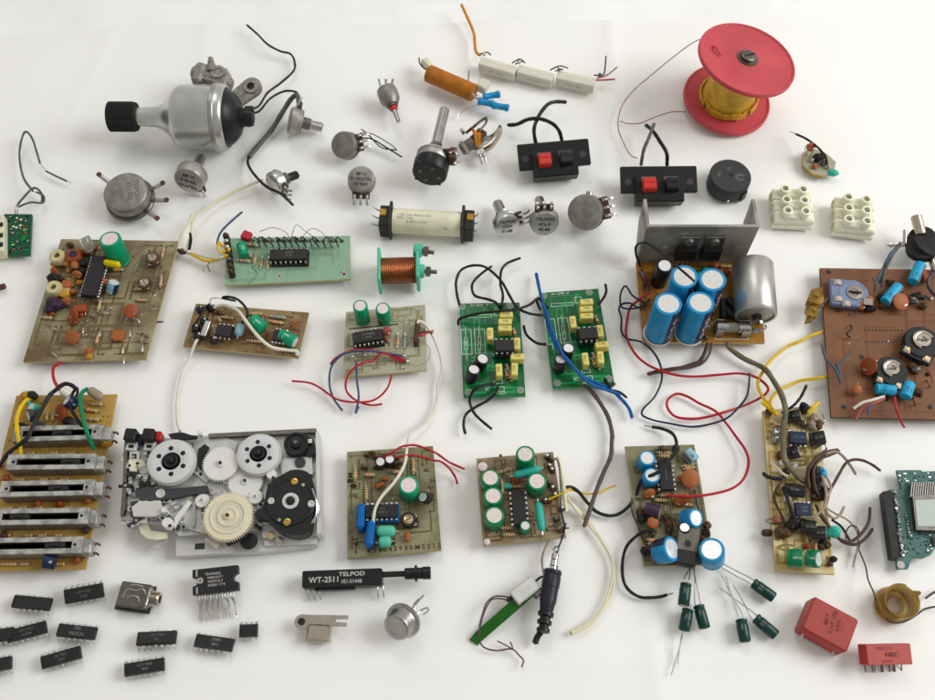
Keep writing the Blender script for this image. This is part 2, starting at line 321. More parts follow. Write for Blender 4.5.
def capsule(t, a, b, z, r, m, th=None, name='film_capacitor', zb=None):
    p0, p1 = P(*a, z), P(*b, z); L = (p1 - p0).length; n = 10
    mb = MB().tube([p0 + (p1 - p0) * i / n for i in range(n + 1)], r, m, 14, 1, flat=th, taper=lambda t_: max(.25, (1 - abs(2 * t_ - 1) ** 5) ** .5)) if not th else None
    if th:
        M = frame((p0 + p1) / 2, p1 - p0); mb = MB(M).box((0, 0, 0), (L, r * 2, th * 2), m, b=min(r, th) * .7)
    if zb is not None:
        d = (p1 - p0).normalized()
        for q, s in ((p0, -1), (p1, 1)): mb.M = MX.Identity(4); mb.tube([q, q + d * s * 1.2, V((*(q + d * s * 1.3).xy, zb))], .3, 'tin', 6, 1)
    return t.part(name, mb)
PIN = {}; RJ = random.Random(11)
def pin_mesh(h, wide=.5, spl=0):
    k = (h, wide, spl)
    if k not in PIN:
        mb = MB(); mb.box((0, -.35, 0), (wide * 2.2, .9, .25), 'tin', b=.05)
        Mx = MX.Rotation(R(spl), 4, 'X'); mb.box((0, -.8, -.55), (wide * 2.0, .25, 1.3), 'tin', b=.05); mb.box((0, 0, -h / 2), (wide, .25, h), 'tin', MX.Translation((0, -.8, -1.0)) @ Mx)
        PIN[k] = mb.mesh('pin')
    return PIN[k]
def chip(t, M, L, W, h, n, gap, txt=None, ink='inkgrey', mtl='chip', parent=None, pins=True, socket=None, name='chip', spl=0, ts=1.5, flip=0, pitch=None):
    "M: frame at the centre of the chip's top face; gap: height of the body's top above its board"
    mb = MB(M); z = h / 2
    mb.prism([(-L / 2, -W / 2), (L / 2, -W / 2), (L / 2, W / 2), (-L / 2, W / 2)], -h * .5, -h * .5 - .01, mtl)
    def fr_(z0, z1, i0, i1):
        vs = []
        for zz, i in ((z0, i0), (z1, i1)): vs += [(-L / 2 + i, -W / 2 + i, zz), (L / 2 - i, -W / 2 + i, zz), (L / 2 - i, W / 2 - i, zz), (-L / 2 + i, W / 2 - i, zz)]
        mb.add(vs, [(3, 2, 1, 0), (4, 5, 6, 7), (0, 1, 5, 4), (1, 2, 6, 5), (2, 3, 7, 6), (3, 0, 4, 7)], mtl)
    fr_(-h * .5, 0, 0, .3); fr_(-h, -h * .5, .3, 0)
    mb.lathe((-L / 2 + 1.0, 0, .0), (0, 0, 1), [(0, .8), (.03, .8)], 'blackp', 14); mb.dot((-L / 2 + 1.6, -W / 2 + 1.3, 0), .4, 'blackp')
    if txt:
        for i, s in enumerate(txt): mb.text(s, MX.Rotation(R(flip), 4, 'Z') @ MX.Translation((.4, (len(txt) - 1) * ts * .6 - i * ts * 1.2, .05)), ts, ink, sx=.95)
    o = t.part(name, mb, parent)
    if pins:
        k = n // 2; pt = pitch or (L - 1.6) / (k - 1) if k > 1 else 0; me = pin_mesh(round(max(gap - h * .5 - .9, .3), 1), spl=spl)
        for i in range(k):
            x = -pt * (k - 1) / 2 + i * pt
            J = lambda: MX.Rotation(R(RJ.uniform(-5, 5)), 4, 'X') @ MX.Rotation(R(RJ.uniform(-4, 4)), 4, 'Y'); t.inst('pin', me, M @ MX.Translation((x, -W / 2, -h * .5)) @ J(), o); t.inst('pin', me, M @ MX.Translation((x, W / 2, -h * .5)) @ MX.Rotation(math.pi, 4, 'Z') @ J(), o)
    if socket: t.part('socket', MB(M).box((0, 0, -h - 1.6), (L + .6, W + 2.4, 3.0), socket, b=.2), o)
    return o
def chip_px(t, a, b, zb, gap, W=6.3, h=3.2, n=14, **k):
    p0, p1 = P(a[0], a[1], zb + gap), P(b[0], b[1], zb + gap); return chip(t, frame((p0 + p1) / 2, p1 - p0), (p1 - p0).length, W, h, n, gap, **k)
def trimmer(t, px, py, zb, s, m, ang=0, rot='gold', name='trimmer', h=4):
    M = fr(px, py, zb + h, ang); mb = MB(M).lathe((0, 0, -h * .6), (0, 0, 1), [(0, s), (h * .5, s), (h * .6, s * .94)], m, 24); mb.box((s * .75, 0, -h * .4), (s * .9, s * 1.7, h * .35), m, b=.2)
    o = t.part(name, mb)
    g = MB(M).lathe((0, 0, .02), (0, 0, 1), [(0, s * .66), (.25, s * .62), (.3, s * .4), (.15, s * .36)], rot, 20); g.box((0, 0, .3), (s * 1.0, .5, .3), 'darksteel', MX.Rotation(R(35), 4, 'Z'))
    g.tube([(s * .5 * math.cos(a), s * .5 * math.sin(a), .45) for a in [x * .5 for x in range(1, 11)]], .35, rot, 6, 2); t.part('wiper', g, o)
    for y in (-.55, .55):
        t.part('terminal', MB(M).lathe((s * .9, y * s, -h * .25), (0, 0, 1), [(0, s * .24), (.35, s * .22), (.35, s * .1), (.1, s * .09)], rot, 12), o)
    return o
def pcb(t, corners, zt, m, th=1.6, trace=None, seed=1, nt=24, edge='edge', holes=(), tw=.9, solder=0, name='board', dots=True):
    Q = [P(c[0], c[1], zt) for c in corners]; mb = MB().slab([Q[3], Q[2], Q[1], Q[0]], th, m, edge); rn = random.Random(seed)
    def uv(u, v, dz=0):
        a = Q[0].lerp(Q[1], u); b = Q[3].lerp(Q[2], u); p = a.lerp(b, v); p.z = zt + dz; return p
    if trace:
        for i in range(nt):
            g = lambda x: round(x * 22) / 22
            u, v = g(rn.uniform(.06, .94)), g(rn.uniform(.06, .94)); path = [(u, v)]
            for k in range(rn.randint(2, 5)):
                if k % 2 == i % 2: u = g(min(.95, max(.05, u + rn.uniform(-.3, .3))))
                else: v = g(min(.95, max(.05, v + rn.uniform(-.3, .3))))
                path.append((u, v))
            zz = .008 + i * .0015; mb.strip([uv(*q) for q in path], tw * rn.choice((.6, .8, 1, 1.5)), trace, zz)
            if dots:
                for q in (path[0], path[-1]): mb.dot(uv(*q), tw * .8, trace, zz + .0005); mb.dot(uv(*q), tw * .3, 'flux', .06)
    for i in range(solder): mb.ball(uv(rn.uniform(.04, .96), rn.uniform(.04, .96)), rn.uniform(.3, .6), rn.choice(('tin', 'flux', 'darksteel')), 8, .6)
    for hx in holes:
        mb.dot(P(hx[0], hx[1], zt), hx[2], 'inkwhite', .05, 16); mb.dot(P(hx[0], hx[1], zt), hx[2] * .55, 'flux', .07, 14)
    o = t.part(name, mb); o['_'] = 0; del o['_']
    return uv, o
def stub(t, px, py, zb, h, m='darksteel', dx=0, dy=0, name='lead', r=.3):
    a = P(px, py, zb); b = a + V((dx, dy, h)); return t.part(name, MB().tube([a, b], r, m, 6, 1))
def pot(t, px, py, z, a, r, depth, bush=7, shaft=12, sr=3.0, mc='aludull', ms='alu', term=-90, nt=3, txt=None, tilt=0, ink='ink', strip='phen', shaftm=None, ts=None, lug=5.0):
    "a: direction the closed face looks; the shaft points the other way"
    c = P(px, py, z); a = V(a).normalized(); F = frame(c, V((1, 0, 0)), a)
    mb = MB(F).lathe((0, 0, -depth), (0, 0, 1), [(0, r * .9), (.4, r * 1.02), (1.2, r * 1.02), (1.5, r * .97), (depth - .9, r * .97), (depth - .25, r * .93), (depth, r * .86)], mc, 36)
    o_ = t.part('casing', mb)
    if txt:
        tb = MB(F @ MX.Rotation(R(tilt), 4, 'Z')); s_ = ts or r * .28
        for i, q in enumerate(txt): tb.text(q, MX.Translation((0, (len(txt) - 1) * s_ * .6 - i * s_ * 1.2, .04)), s_, ink, bold=.03)
        t.part('printing', tb, o_)
    # round front plate, threaded bushing, nut
    k = MB(F).lathe((0, 0, -depth - 1.0), (0, 0, 1), [(0, r * .8), (.1, r * .9), (1, r * .9)], 'zinc', 28)
    k.lathe((0, 0, -depth - bush), (0, 0, 1), sum([[(i * .6, 3.3), (i * .6 + .3, 3.6)] for i in range(int(bush / .6))], []) + [(bush - .9, 3.5)], ms, 18)
    t.part('bushing', k)
    if shaft:
        q = MB(F).lathe((0, 0, -depth - bush - shaft), (0, 0, 1), [(0, sr * .85), (.5, sr), (shaft, sr)], shaftm or ms, 20); q.box((0, 0, -depth - bush - shaft - .02), (sr * 1.9, .8, .12), 'darksteel'); t.part('shaft', q)
    if nt:
        G = F @ MX.Rotation(R(term), 4, 'Z')
        st = MB(G).box((r * 1.05, 0, -depth * .75), (r * .5, r * 1.25, 1.6), strip, b=.2)
        so = t.part('terminal_strip', st)
        for i in range(nt):
            y = (i - (nt - 1) / 2) * r * .45
            l = MB(G).box((r * 1.25, y, -depth * .75 + 1.0), (r * .5, 1.5, .4), 'tin', b=.1)
            l.tube([(r * 1.3, y, -depth * .75 + 1.1), (r * 1.3 + lug * .6, y, -depth * .75 + .8), (r * 1.3 + lug, y * 1.1, -depth * .75 - .6)], .75, 'tin', 6, 3, flat=.3)
            l.ball((r * 1.2, y, -depth * .75 + 1.1), 1.0, 'tin', 8); t.part('lug', l, so)
    return F
# ============================================================ the setting: paper on a white cloth
def sheet(name, x0, x1, y0, y1, nx, ny, fz, m, th):
    vs = []; fs = []
    for j in range(ny + 1):
        for i in range(nx + 1):
            x = x0 + (x1 - x0) * i / nx; y = y0 + (y1 - y0) * j / ny; vs.append((x, y, fz(x, y)))
    for j in range(ny):
        for i in range(nx): a = j * (nx + 1) + i; fs.append((a, a + 1, a + nx + 2, a + nx + 1))
    n = nx + 1; e = [(i, 0) for i in range(n)] + [(nx, j) for j in range(1, ny + 1)] + [(i, ny) for i in range(nx - 1, -1, -1)] + [(0, j) for j in range(ny - 1, 0, -1)]
    b = len(vs)
    for i, j in e: p = vs[j * n + i]; vs.append((p[0], p[1], p[2] - th))
    for k in range(len(e)):
        k2 = (k + 1) % len(e); a = e[k][1] * n + e[k][0]; c = e[k2][1] * n + e[k2][0]; fs.append((a, b + k, b + k2, c))
    mb = MB().add(vs, fs, m); me = mb.mesh(name, sharp=80); o = bpy.data.objects.new(name, me); col.objects.link(o); o['kind'] = 'structure'; return o
SPEC.update({'paper': ('edece8', .75, 0, .02, 9, .2, {'w': .25}), 'cloth': ('eeedeb', .9, 0, .03, 30, .35)})
edgeL, edgeR = P(0, 20, 0), P(935, 12, 0)
def crease(d, a, w_): return 3.0 * a * math.exp(-abs(d) / (w_ * 2.4))
y_edge = edgeL.y
def fz(x, y):
    z = (.7 * math.exp(-abs(y_edge - y) / 5) * (.7 + .3 * math.sin(x * .04))) - 1.9 + .4 * math.sin(x * .021 + 1) * math.cos(y * .017) + .2 * math.sin(x * .05 + y * .043 + 2 * math.sin(y * .02)) + .16 * math.sin(x * .083 - y * .03 + 1.5 * math.sin(x * .02)) * math.sin(y * .055 + 1)
    c1 = x - P(600, 60, 0).x - (y - 130) * .10 + 1.5 * math.sin(y * .03); z += crease(c1, .45, 2.0) * max(0, min(1, (y + 40) / 80))
    c2 = x - P(205, 40, 0).x; z += crease(c2, .3, 2.5) * max(0, min(1, (y - 60) / 60))
    c3 = x - P(648, 600, 0).x + (y + 120) * .05; z += crease(c3, .35, 2.5) * max(0, min(1, (-y - 30) / 60))
    c5 = x - P(85, 40, 0).x - (y - 150) * .2; z += crease(c5, .2, 2.0) * max(0, min(1, (y - 90) / 50)); c6 = y - P(500, 236, 0).y - 4 * math.sin(x * .02); z += crease(c6, .12, 3); c4 = y - P(500, 664, 0).y - x * .02; z += crease(c4, .22, 3)
    return min(z, -.05)
y_edge = edgeL.y
paper = sheet('table_surface', -420, 420, -230, y_edge, 260, 170, fz, 'paper', .25)
for v_ in paper.data.vertices:      # the back edge of the sheet is not quite straight
    x_, y_ = v_.co.x * 1000, v_.co.y * 1000; f_ = max(0, (y_ + 230) / (y_edge + 230)) ** 3
    v_.co.y += .001 * f_ * (-.14 * max(0, -x_ - 190) - .0 + 2.0 * math.sin(x_ * .013) + .16 * max(0, x_ - 200) + 1.2 * math.sin(x_ * .05))
sheet('tablecloth', -700, 700, -400, 700, 120, 120, lambda x, y: -3.2 + .9 * math.sin(x * .045 + y * .02) * math.sin(y * .06) + .25 * math.sin(x * .16 + y * .11), 'cloth', 1)
LG = 'potentiometers scattered over the upper half of the sheet'
# ============================================================ bicycle dynamo
def dynamo():
    t = T('bicycle_dynamo', 'large aluminium bottle dynamo with a black ribbed wheel, lying on its side', 'dynamo', (185, 130))
    z = 17.5; A, B = P(109, 116.5, z), P(258, 117.5, z); d = (B - A).normalized(); u = mm(1, 180, 117, z)
    X = lambda px: (px - 109) * u
    def pr(l): return [(X(x), r * u) for x, r in l]
    mb = MB().lathe(A, d, pr([(134, 5), (134.2, 8.2), (137, 9.4), (142, 9.3), (156, 10.2), (163, 13), (169, 18), (174, 24), (177, 28.5), (181, 31), (186, 32), (215, 32), (216, 33), (219, 33.2), (226, 32.6), (228, 31), (228.5, 29.5), (227, 29)]), 'alu', 56)
    body = t.part('casing', mb, sharp=50)
    t.part('seam_rim', MB().lathe(A, d, pr([(216, 33), (217, 34), (220, 34), (221, 33)]), 'steel', 56), body)
    c = MB().lathe(A, d, pr([(224, 29.3), (228, 29), (232, 26.5), (236, 23), (240, 18), (242, 11)]), 'blackp', 48); t.part('rear_cap', c)
    b = MB().lathe(A, d, pr([(239, 11), (243, 11), (244, 9), (249, 9.5), (253, 8.5), (254, 5)]), 'blackp', 24)
    b.box(A + d * X(250) + V((0, 3, 3)), (5, 3, 4), 'blackp', b=.4); t.part('cable_boss', b)
    # ribbed friction wheel
    g = MB(); n = 36; vs = []; prof = [(109, 11.5), (110, 14.2), (133, 14.2), (137, 13.2), (137.3, 6)]
    fx = frame(A, d, (0, 0, 1))
    for x, r in prof:
        for k in range(n * 2):
            rr = (r + (.75 if k % 2 else -.35)) * u; a = math.pi * k / n; vs.append((X(x), rr * math.cos(a), rr * math.sin(a)))
    fs = [[i * 2 * n + k, i * 2 * n + (k + 1) % (2 * n), (i + 1) * 2 * n + (k + 1) % (2 * n), (i + 1) * 2 * n + k] for i in range(4) for k in range(2 * n)] + [list(range(2 * n)), [8 * n + k for k in range(2 * n)][::-1]]
    g.add(vs, fs, 'rubber', fx); t.part('friction_wheel', g, sharp=20)
    # cast bracket behind
    q = MB(); c0 = P(214, 80, 14)
    FB = frame(c0, V((1, -.25, 0)), (.05, -.2, 1)); q.box((0, 0, -2), (19, 15, 17), 'cast', FB, b=3.5); q.box((-7.5, -1, 4), (6, 13, 8), 'cast', FB, b=1.5); q.box((7.5, -3, 2), (6, 11, 10), 'cast', FB, b=1.8); q.cyl(FB @ V((-12, 0, 4)), FB @ V((12, -2, 3)), 3.6, 'cast', 18, ch=.6); q.lathe(FB @ V((3, 2, 6)), (0, -.1, 1), [(0, 4.4), (1.6, 4.2), (1.6, 2.4), (1, 2)], 'zinc', 18)
    q.cyl(c0 + V((0, 1, 6)), c0 + V((-1, 9, 9)), 3.0, 'cast', 12, r2=1.4, ch=.4); t.part('mounting_block', q)
    a0, a1 = P(232, 103, 12), P(252, 87, 15); M = frame((a0 + a1) / 2, a1 - a0, (0, -.25, 1)); L = (a1 - a0).length; pl = []
    for k in range(13): a = -math.pi / 2 + math.pi * k / 12; pl.append((L / 2 + 5.6 * math.cos(a), 5.6 * math.sin(a)))
    pl += [(-L / 2, 4.6), (-L / 2, -4.6)]
    l = MB(M).prism(pl, -1.8, 1.4, 'cast'); l.lathe((L / 2 - .5, 0, 1.4), (0, 0, 1), [(0, 4.3), (1.0, 4.1), (1.0, 2.3), (.2, 2.2)], 'zinc', 20); l.lathe((L / 2 - .5, 0, 1.5), (0, 0, 1), [(0, 2.2), (.1, 2.2)], 'blackp', 16)
    l.box((-L * .2, 0, 1.6), (L * .7, 1.6, 1.2), 'cast', b=.4); t.part('bracket_arm', l)
    wire(t, [(249, 109, 18), (258, 106, 10), (268, 93, 6), (281, 83, 4), (293, 71, 3), (294.5, 61, 3), (290, 54, 3), (280, 51, 5), (268, 44, 6), (257, 34, 5), (247, 25, 4)], .75, 'blackwire')
    wire(t, [(250, 113, 16), (259, 111, 12), (270, 98, 9), (284, 91, 8), (296, 92, 9), (298, 97, 9), (299, 104, 9)], .75, 'blackwire')
dynamo()
# ============================================================ potentiometers
t = T('potentiometer', 'small potentiometer on its side soldered to the grey dynamo cable', 'potentiometer', (300, 118), LG)
pot(t, 289.5, 119.5, 10, (-.93, .0, .36), 7.8, 6, 6, 7, 2.7, 'aludull', 'steel', term=70, lug=3)
wire(t, [(299, 103, 14), (298, 96, 12), (291, 99, 9), (282, 113, 6), (272, 130, 3), (258, 146, 2), (249, 157, 2)], 1.5, 'greywire', name='cable_sheath')
wire(t, [(249, 156, 2), (248, 164, 3), (254, 175, 8), (266, 187, 12), (281, 194, 10), (293, 205, 5)], .9, 'blackwire')
t = T('potentiometer', 'small worn open potentiometer with a black shaft tip, under the black cable end', 'potentiometer', (280, 185), LG)
pot(t, 272, 184, 9, (-.72, -.62, .32), 6.8, 5, 5, 7, 2.4, 'alu', 'steel', term=-20, shaftm='blackp', lug=3.5, strip='rust')
t = T('potentiometer', 'biggest round potentiometer, worn grey can facing up with four long side lugs', 'potentiometer', (126, 195), LG)
F = pot(t, 125, 191.5, 13, (-.03, -.12, .99), 12.4, 9, 3, 0, 3, 'zinc', 'zinc', nt=0, txt=['TELPOD', '41 1702', '1A/2W', '5k'], tilt=-78, ts=3.5, ink='inkdim')
t.part('rolled_rim', MB(F).lathe((0, 0, -9.6), (0, 0, 1), [(0, 13.2), (.3, 13.5), (1.6, 13.5), (2.2, 12.8)], 'darksteel', 44))
for ang, ln in ((142, 9), (25, 5.5), (-6, 7), (-38, 7.5)):
    G = F @ MX.Rotation(R(ang), 4, 'Z') @ MX.Translation((13, 0, -7)); mb = MB(G)
    mb.box((1, 0, 0), (4, 2.0, .8), 'darksteel', b=.2); mb.tube([(2, 0, 0), (2 + ln * .5, 0, .3), (2 + ln, 0, .8)], 1.3, 'steel', 8, 3, flat=.7); mb.lathe((1.2 + ln, 0, 1.1), (0, 0, 1), [(0, 1.5), (.5, 1.4)], 'rust', 10); t.part('lug', mb)
t = T('potentiometer', 'grey potentiometer with upside down black print and shaft pointing away, next to the biggest one', 'potentiometer', (188, 183), LG)
pot(t, 188.3, 181, 13, (-.14, -.94, .3), 8.4, 7.5, 6, 9, 2.9, 'aludull', 'steel', term=-85, txt=['TELPOD', 'SPH0-9', '01-89'], tilt=165, ts=2.9, lug=4)
t = T('potentiometer', 'plain round potentiometer with two dark wire tails', 'potentiometer', (346, 140), LG)
pot(t, 342.5, 144.5, 12, (-.38, -.48, .79), 7.8, 7, 5, 0, 3, 'zinc', 'rust', term=10, lug=4)
wire(t, [(361, 129, 7), (368, 134, 5), (381, 147, 3), (397, 150, 3)], .4, 'navy'); wire(t, [(362, 138, 6), (372, 139, 4), (388, 148, 3), (402, 157, 2)], .5, 'navy'); wire(t, [(360, 133, 7), (372, 134, 6), (390, 144, 4), (396, 149, 2)], .35, 'greywire')
t = T('potentiometer', 'small potentiometer face up with black print, below the one with wire tails', 'potentiometer', (360, 183), LG)
pot(t, 361, 178.5, 13, (0.02, -.32, .95), 7.6, 6.5, 5, 0, 3, 'zinc', 'steel', term=-92, txt=['SPN-20', 'TELPOD 1k', '01-88'], tilt=178, ts=2.4, lug=3.5)
t = T('trimming_potentiometer', 'little tapered grey trimmer with a red ring and a thin shaft towards the viewer', 'potentiometer', (392, 102), LG)
A, B = P(386, 89, 8), P(393, 107, 7); d = (B - A).normalized()
mb = MB().lathe(A, d, [(0, 4.0), (.5, 5.6), (2, 6.0), (8, 5.8), (9.5, 5), (12, 3.6), (12.1, 2.6)], 'zinc', 28); t.part('casing', mb)
mb = MB().lathe(A + d * 11.5, d, [(0, 3), (2, 3)], 'darksteel', 20); mb.lathe(A + d * 13.5, d, [(0, 2.2), (2.2, 2.1)], 'red', 18); t.part('collar', mb)
mb = MB().cyl(A + d * 15, A + d * 24, 1.5, 'steel', 14, r2=1.2, ch=.3); t.part('shaft', mb)
for k in (-1, 0, 1): t.part('lug', MB().tube([A + V((k * 3, 0, 1)), A + V((k * 3.6, 3, 2)), A + V((k * 4.2, 4.6, 3.5))], .8, 'tin', 6, 2, flat=.3))
t = T('switch_potentiometer', 'potentiometer with a black switch base and a very long steel shaft pointing away', 'potentiometer', (432, 175), LG)
F = pot(t, 432, 163, 14, (-.16, -.985, .06), 9.3, 5.5, 8, 27, 2.9, 'aludull', 'steel', term=15, lug=3, strip='rust')
mb = MB(F).lathe((0, 0, 0), (0, 0, 1), [(0, 9.3), (.4, 9.8), (7.5, 9.6), (8.2, 9.1)], 'blackp', 36)
for k in range(4): mb.box((8.6 * math.cos(.6 + k * 1.57), 8.6 * math.sin(.6 + k * 1.57), 7.2), (2.6, 2.6, 2.2), 'blackp', b=.3)
so = t.part('switch_body', mb)
for k in range(4): t.part('rivet', MB(F).lathe((5.5 * math.cos(1.2 + k * 1.57), 5.5 * math.sin(1.2 + k * 1.57), 8.2), (0, 0, 1), [(0, 1.1), (.5, .7)], 'darksteel', 10), so)
mb = MB(F).box((11, 3, -4), (4, 7, 8), 'rust', b=.5); mb.ball((12.5, 2, 0), 1.5, 'tin'); mb.ball((12.5, 5, -4), 1.5, 'tin'); t.part('side_contact', mb)
t = T('potentiometer', 'light grey potentiometer with printed face, its shaft leaning up towards the white coil', 'potentiometer', (506, 222), LG)
pot(t, 507.5, 226.5, 11, (.22, -.92, .33), 7.2, 5, 7, 10, 2.9, 'alu', 'steel', term=10, txt=['TELPOD', '47kA', '01-88'], tilt=-3, ts=2.6, lug=4.5)
t = T('potentiometer', 'grey potentiometer with terminals behind its printed face, between two others', 'potentiometer', (544, 222), LG)
pot(t, 544.8, 224.5, 12, (.08, -.94, .33), 7.9, 5, 6, 12, 2.8, 'aludull', 'steel', term=92, txt=['TELPOD', '47k-B', '90-88'], tilt=-4, ts=2.8, lug=1.5)
t = T('potentiometer', 'wide plain grey potentiometer without print, brown terminal strip on its side', 'potentiometer', (588, 210), LG)
F = pot(t, 584.5, 211.5, 14, (-.3, -.5, .81), 9.6, 9, 3, 0, 3, 'zinc', 'zinc', term=12, lug=3, strip='rust')
t.part('solder_tab', MB(F).box((1.5, 9.8, -5), (3, 2.6, 3), 'steel', b=.5))
# ============================================================ jack socket
t = T('jack_socket', 'open frame jack socket with bent springs and orange thread windings', 'socket', (480, 142))
mb = MB().cyl(P(461, 150, 6), P(474, 142, 8), 3.4, 'darksteel', 16, ch=.4); mb.cyl(P(463, 149, 6.5), P(466, 147, 7), 4.4, 'steel', 6); t.part('sleeve', mb)
mb = MB(); 
for k in range(7): a = P(472 + k * 1.5, 129 + k * .8, 9); b = P(476 + k * .8, 147 - k * .4, 8); mb.tube([a, (a + b) / 2 + V((0, 0, 3.5)), b], .55, 'orange' if k % 3 else 'disc', 6, 3)
t.part('winding', mb)
t.part('insulator', MB(frame(P(477, 139, 7), V((.6, .8, 0)))).box((0, 0, 0), (12, 6, 6), 'phen', b=.8))
mb = MB().tube(pts([(466, 133, 8), (472, 128, 10), (482, 120, 12), (486, 118, 12), (486, 123, 11), (479, 131, 10)]), .5, 'nickel', 8, 5, flat=1.5); t.part('spring', mb)
mb = MB().tube(pts([(481, 138, 8), (490, 138, 9), (497, 132, 9), (499, 128, 8), (500, 133, 5), (493, 144, 4), (484, 150, 5)]), .5, 'nickel', 8, 5, flat=2.2); t.part('spring', mb)
for q in ([(478, 148, 6), (480, 156, 5), (483, 164, 3)], [(481, 147, 6), (484, 155, 5), (485, 163, 3)], [(464, 134, 6), (462, 130, 8)]):
    mb = MB().tube(pts(q), 1.2, 'tin', 6, 3, flat=.4); mb.ball(P(*q[1]), 1.3, 'tin'); t.part('lug', mb)
# ============================================================ wirewound resistor and resistor chain
t = T('wirewound_resistor', 'brown tubular resistor with ivory ends and blue resistors at one end', 'resistor', (452, 85))
A, B = P(428, 73, 7), P(474, 93, 7); d = (B - A).normalized()
t.part('tube', MB().lathe(A, d, [(0, 4.6), (.5, 5.2), ((B - A).length - .5, 5.2), ((B - A).length, 4.6)], 'brownpaper', 28))
t.part('end_cap', MB(frame(P(426, 63, 6), V((.5, -.6, 0)))).box((1, 0, 0), (8, 5.5, 5), 'ivory', b=1.6)); t.part('end_cap', MB(frame(P(483, 86, 7), d)).box((0, 0, 0), (6, 7, 6), 'cement', b=.8))
wire(t, [(419, 58, 3), (420, 64, 6), (425, 69, 9), (430, 70, 9)], .5, 'blackwire'); wire(t, [(469, 71, 9), (468, 83, 11), (471, 92, 10), (478, 99, 7)], .55, 'steel')
mb = MB().ball(P(477, 97, 6), 1.5, 'tin').ball(P(481, 99, 6), 1.3, 'tin'); t.part('solder', mb)
for a, b in (((483, 97), (500, 94)), ((478, 101), (494, 104)), ((492, 105), (509, 108))):
    p0, p1 = P(*a, 6), P(*b, 6); L = (p1 - p0).length; t.part('resistor', MB().lathe(p0, p1 - p0, [(0, 1.6), (.4, 2.1), (L * .2, 2.2), (L * .25, 1.85), (L * .75, 1.85), (L * .8, 2.2), (L - .4, 2.1), (L, 1.6)], 'blue', 18))
wire(t, [(480, 104, 5), (472, 107, 4), (462, 112, 2), (458, 118, 1), (459, 113, 2)], .25, 'tin'); wire(t, [(462, 112, 2), (453, 113, 3)], .25, 'tin'); wire(t, [(500, 100, 5), (509, 98, 4)], .3, 'tin')
t = T('resistor_chain', 'row of three white cement block resistors soldered end to end with an orange wire', 'resistor', (535, 75))
for i, (a, b) in enumerate((((480, 60), (516, 70)), ((518, 68), (553.5, 77)), ((557, 74), (595, 82)))):
    z = 7; p0, p1 = P(*a, z), P(*b, z); L = (p1 - p0).length; M = frame((p0 + p1) / 2, p1 - p0); mb = MB(M).box((0, 0, -3.5), (L, 6.6, 7), 'cement', b=.5)
    for k, s_ in enumerate(('5W 10R J',)): mb.text(s_, MX.Translation((0, -3.33, -3.3)) @ MX.Rotation(R(90), 4, 'X'), 2.3, 'inkgrey')
    mb.box((0, 1.5, .02), (L * .8, 1.2, .1), 'ivory'); t.part('cement_resistor', mb)
wire(t, [(480, 55, 6), (476, 50, 4), (473.5, 33, 4), (468, 17, 6), (461.5, 4.5, 6)], 1.0, 'orange')
for q in ([(480, 54, 6), (487, 52, 8), (491, 55, 7)], [(512, 63, 7), (520, 59, 9), (525, 63, 8)], [(515, 64, 7), (523, 61, 8)], [(550, 70, 7), (560, 66, 9), (568, 68, 8)], [(555, 71, 7), (563, 69, 9)]): wire(t, q, .5, 'darksteel')
wire(t, [(594, 75, 6), (603, 75, 5), (605, 68, 7), (606, 56, 10)], .5, 'blackwire'); wire(t, [(597, 78, 5), (607, 75, 5), (617, 67, 5)], .5, 'pinkwire'); wire(t, [(595, 80, 4), (604, 80, 4), (615, 79, 5)], .55, 'redwire')
mb = MB().ball(P(484, 54, 7), 1.2, 'tin').ball(P(519, 62, 8), 1.2, 'tin').ball(P(559, 68, 8), 1.2, 'tin').ball(P(600, 75, 5), 1.4, 'darksteel'); t.part('solder_blob', mb)
# ============================================================ speaker terminals
def speaker_terminal(px, py, ang, L, label, wires):
    t = T('speaker_terminal', label, 'terminal', (px, py), 'black speaker terminals with a red and a black lever')
    M = fr(px, py, 11, ang, (0, -.32, .95)); mb = MB(M); W = 15
    mb.box((0, 0, -1.5), (L, W, 3), 'blackp', b=.5)
    for s in (-1, 1): mb.lathe((s * (L / 2 - 4), -1.5, .02), (0, 0, 1), [(0, 1.9), (.03, 1.9)], 'darkgrey', 16)
    t.part('plate', mb)
    mb = MB(M); bl = L * .62; mb.box((0, -6, -2), (bl, 15, 9), 'blackp', b=.6); mb.box((0, -4, -7), (bl * .9, 16, 7), 'blackp', b=.5)
    for s in (-1, 1): mb.box((s * bl * .24, -9.5, 2.55), (bl * .22, 3.2, .3), 'blackm', b=.1); mb.box((s * bl * .24, -1.2, 2.6), (bl * .3, 3.6, .3), 'darksteel', b=.1); mb.ball((s * bl * .24, -1.0, 2.9), .9, 'chrome')
    t.part('housing', mb)
    for s, m in ((-1, 'red'), (1, 'blackp')):
        q = MB(M @ MX.Translation((s * bl * .24, -4.6, 4.2)) @ MX.Rotation(R(-12), 4, 'X')); q.box((0, 0, 0), (bl * .28, 7.0, 5), m, b=.5); q.box((0, 1.6, 2.5), (bl * .24, 2.6, .7), m, b=.2); t.part('lever', q)
    for w_ in wires: wire(t, w_, 1.25, 'blackwire')
    return t
speaker_terminal(554, 154, 4.5, 40, 'black speaker terminal with two thick curved black leads, close to the white resistors', [[(536, 144, 6), (534, 130, 12), (538, 117, 13), (547, 106, 10), (556, 102, 8), (566, 102, 7)], [(562, 141, 6), (558, 131, 12), (551, 123, 14), (540, 118, 15), (527, 119, 10), (517, 124, 6), (508, 125, 4)]])
t = speaker_terminal(659, 179, 0.5, 42, 'black speaker terminal with one dark lead and one grey lead, beside the round buzzer', [[(667, 165, 6), (666, 153, 12), (660, 141, 14), (652, 131, 12), (646, 125, 8)]])
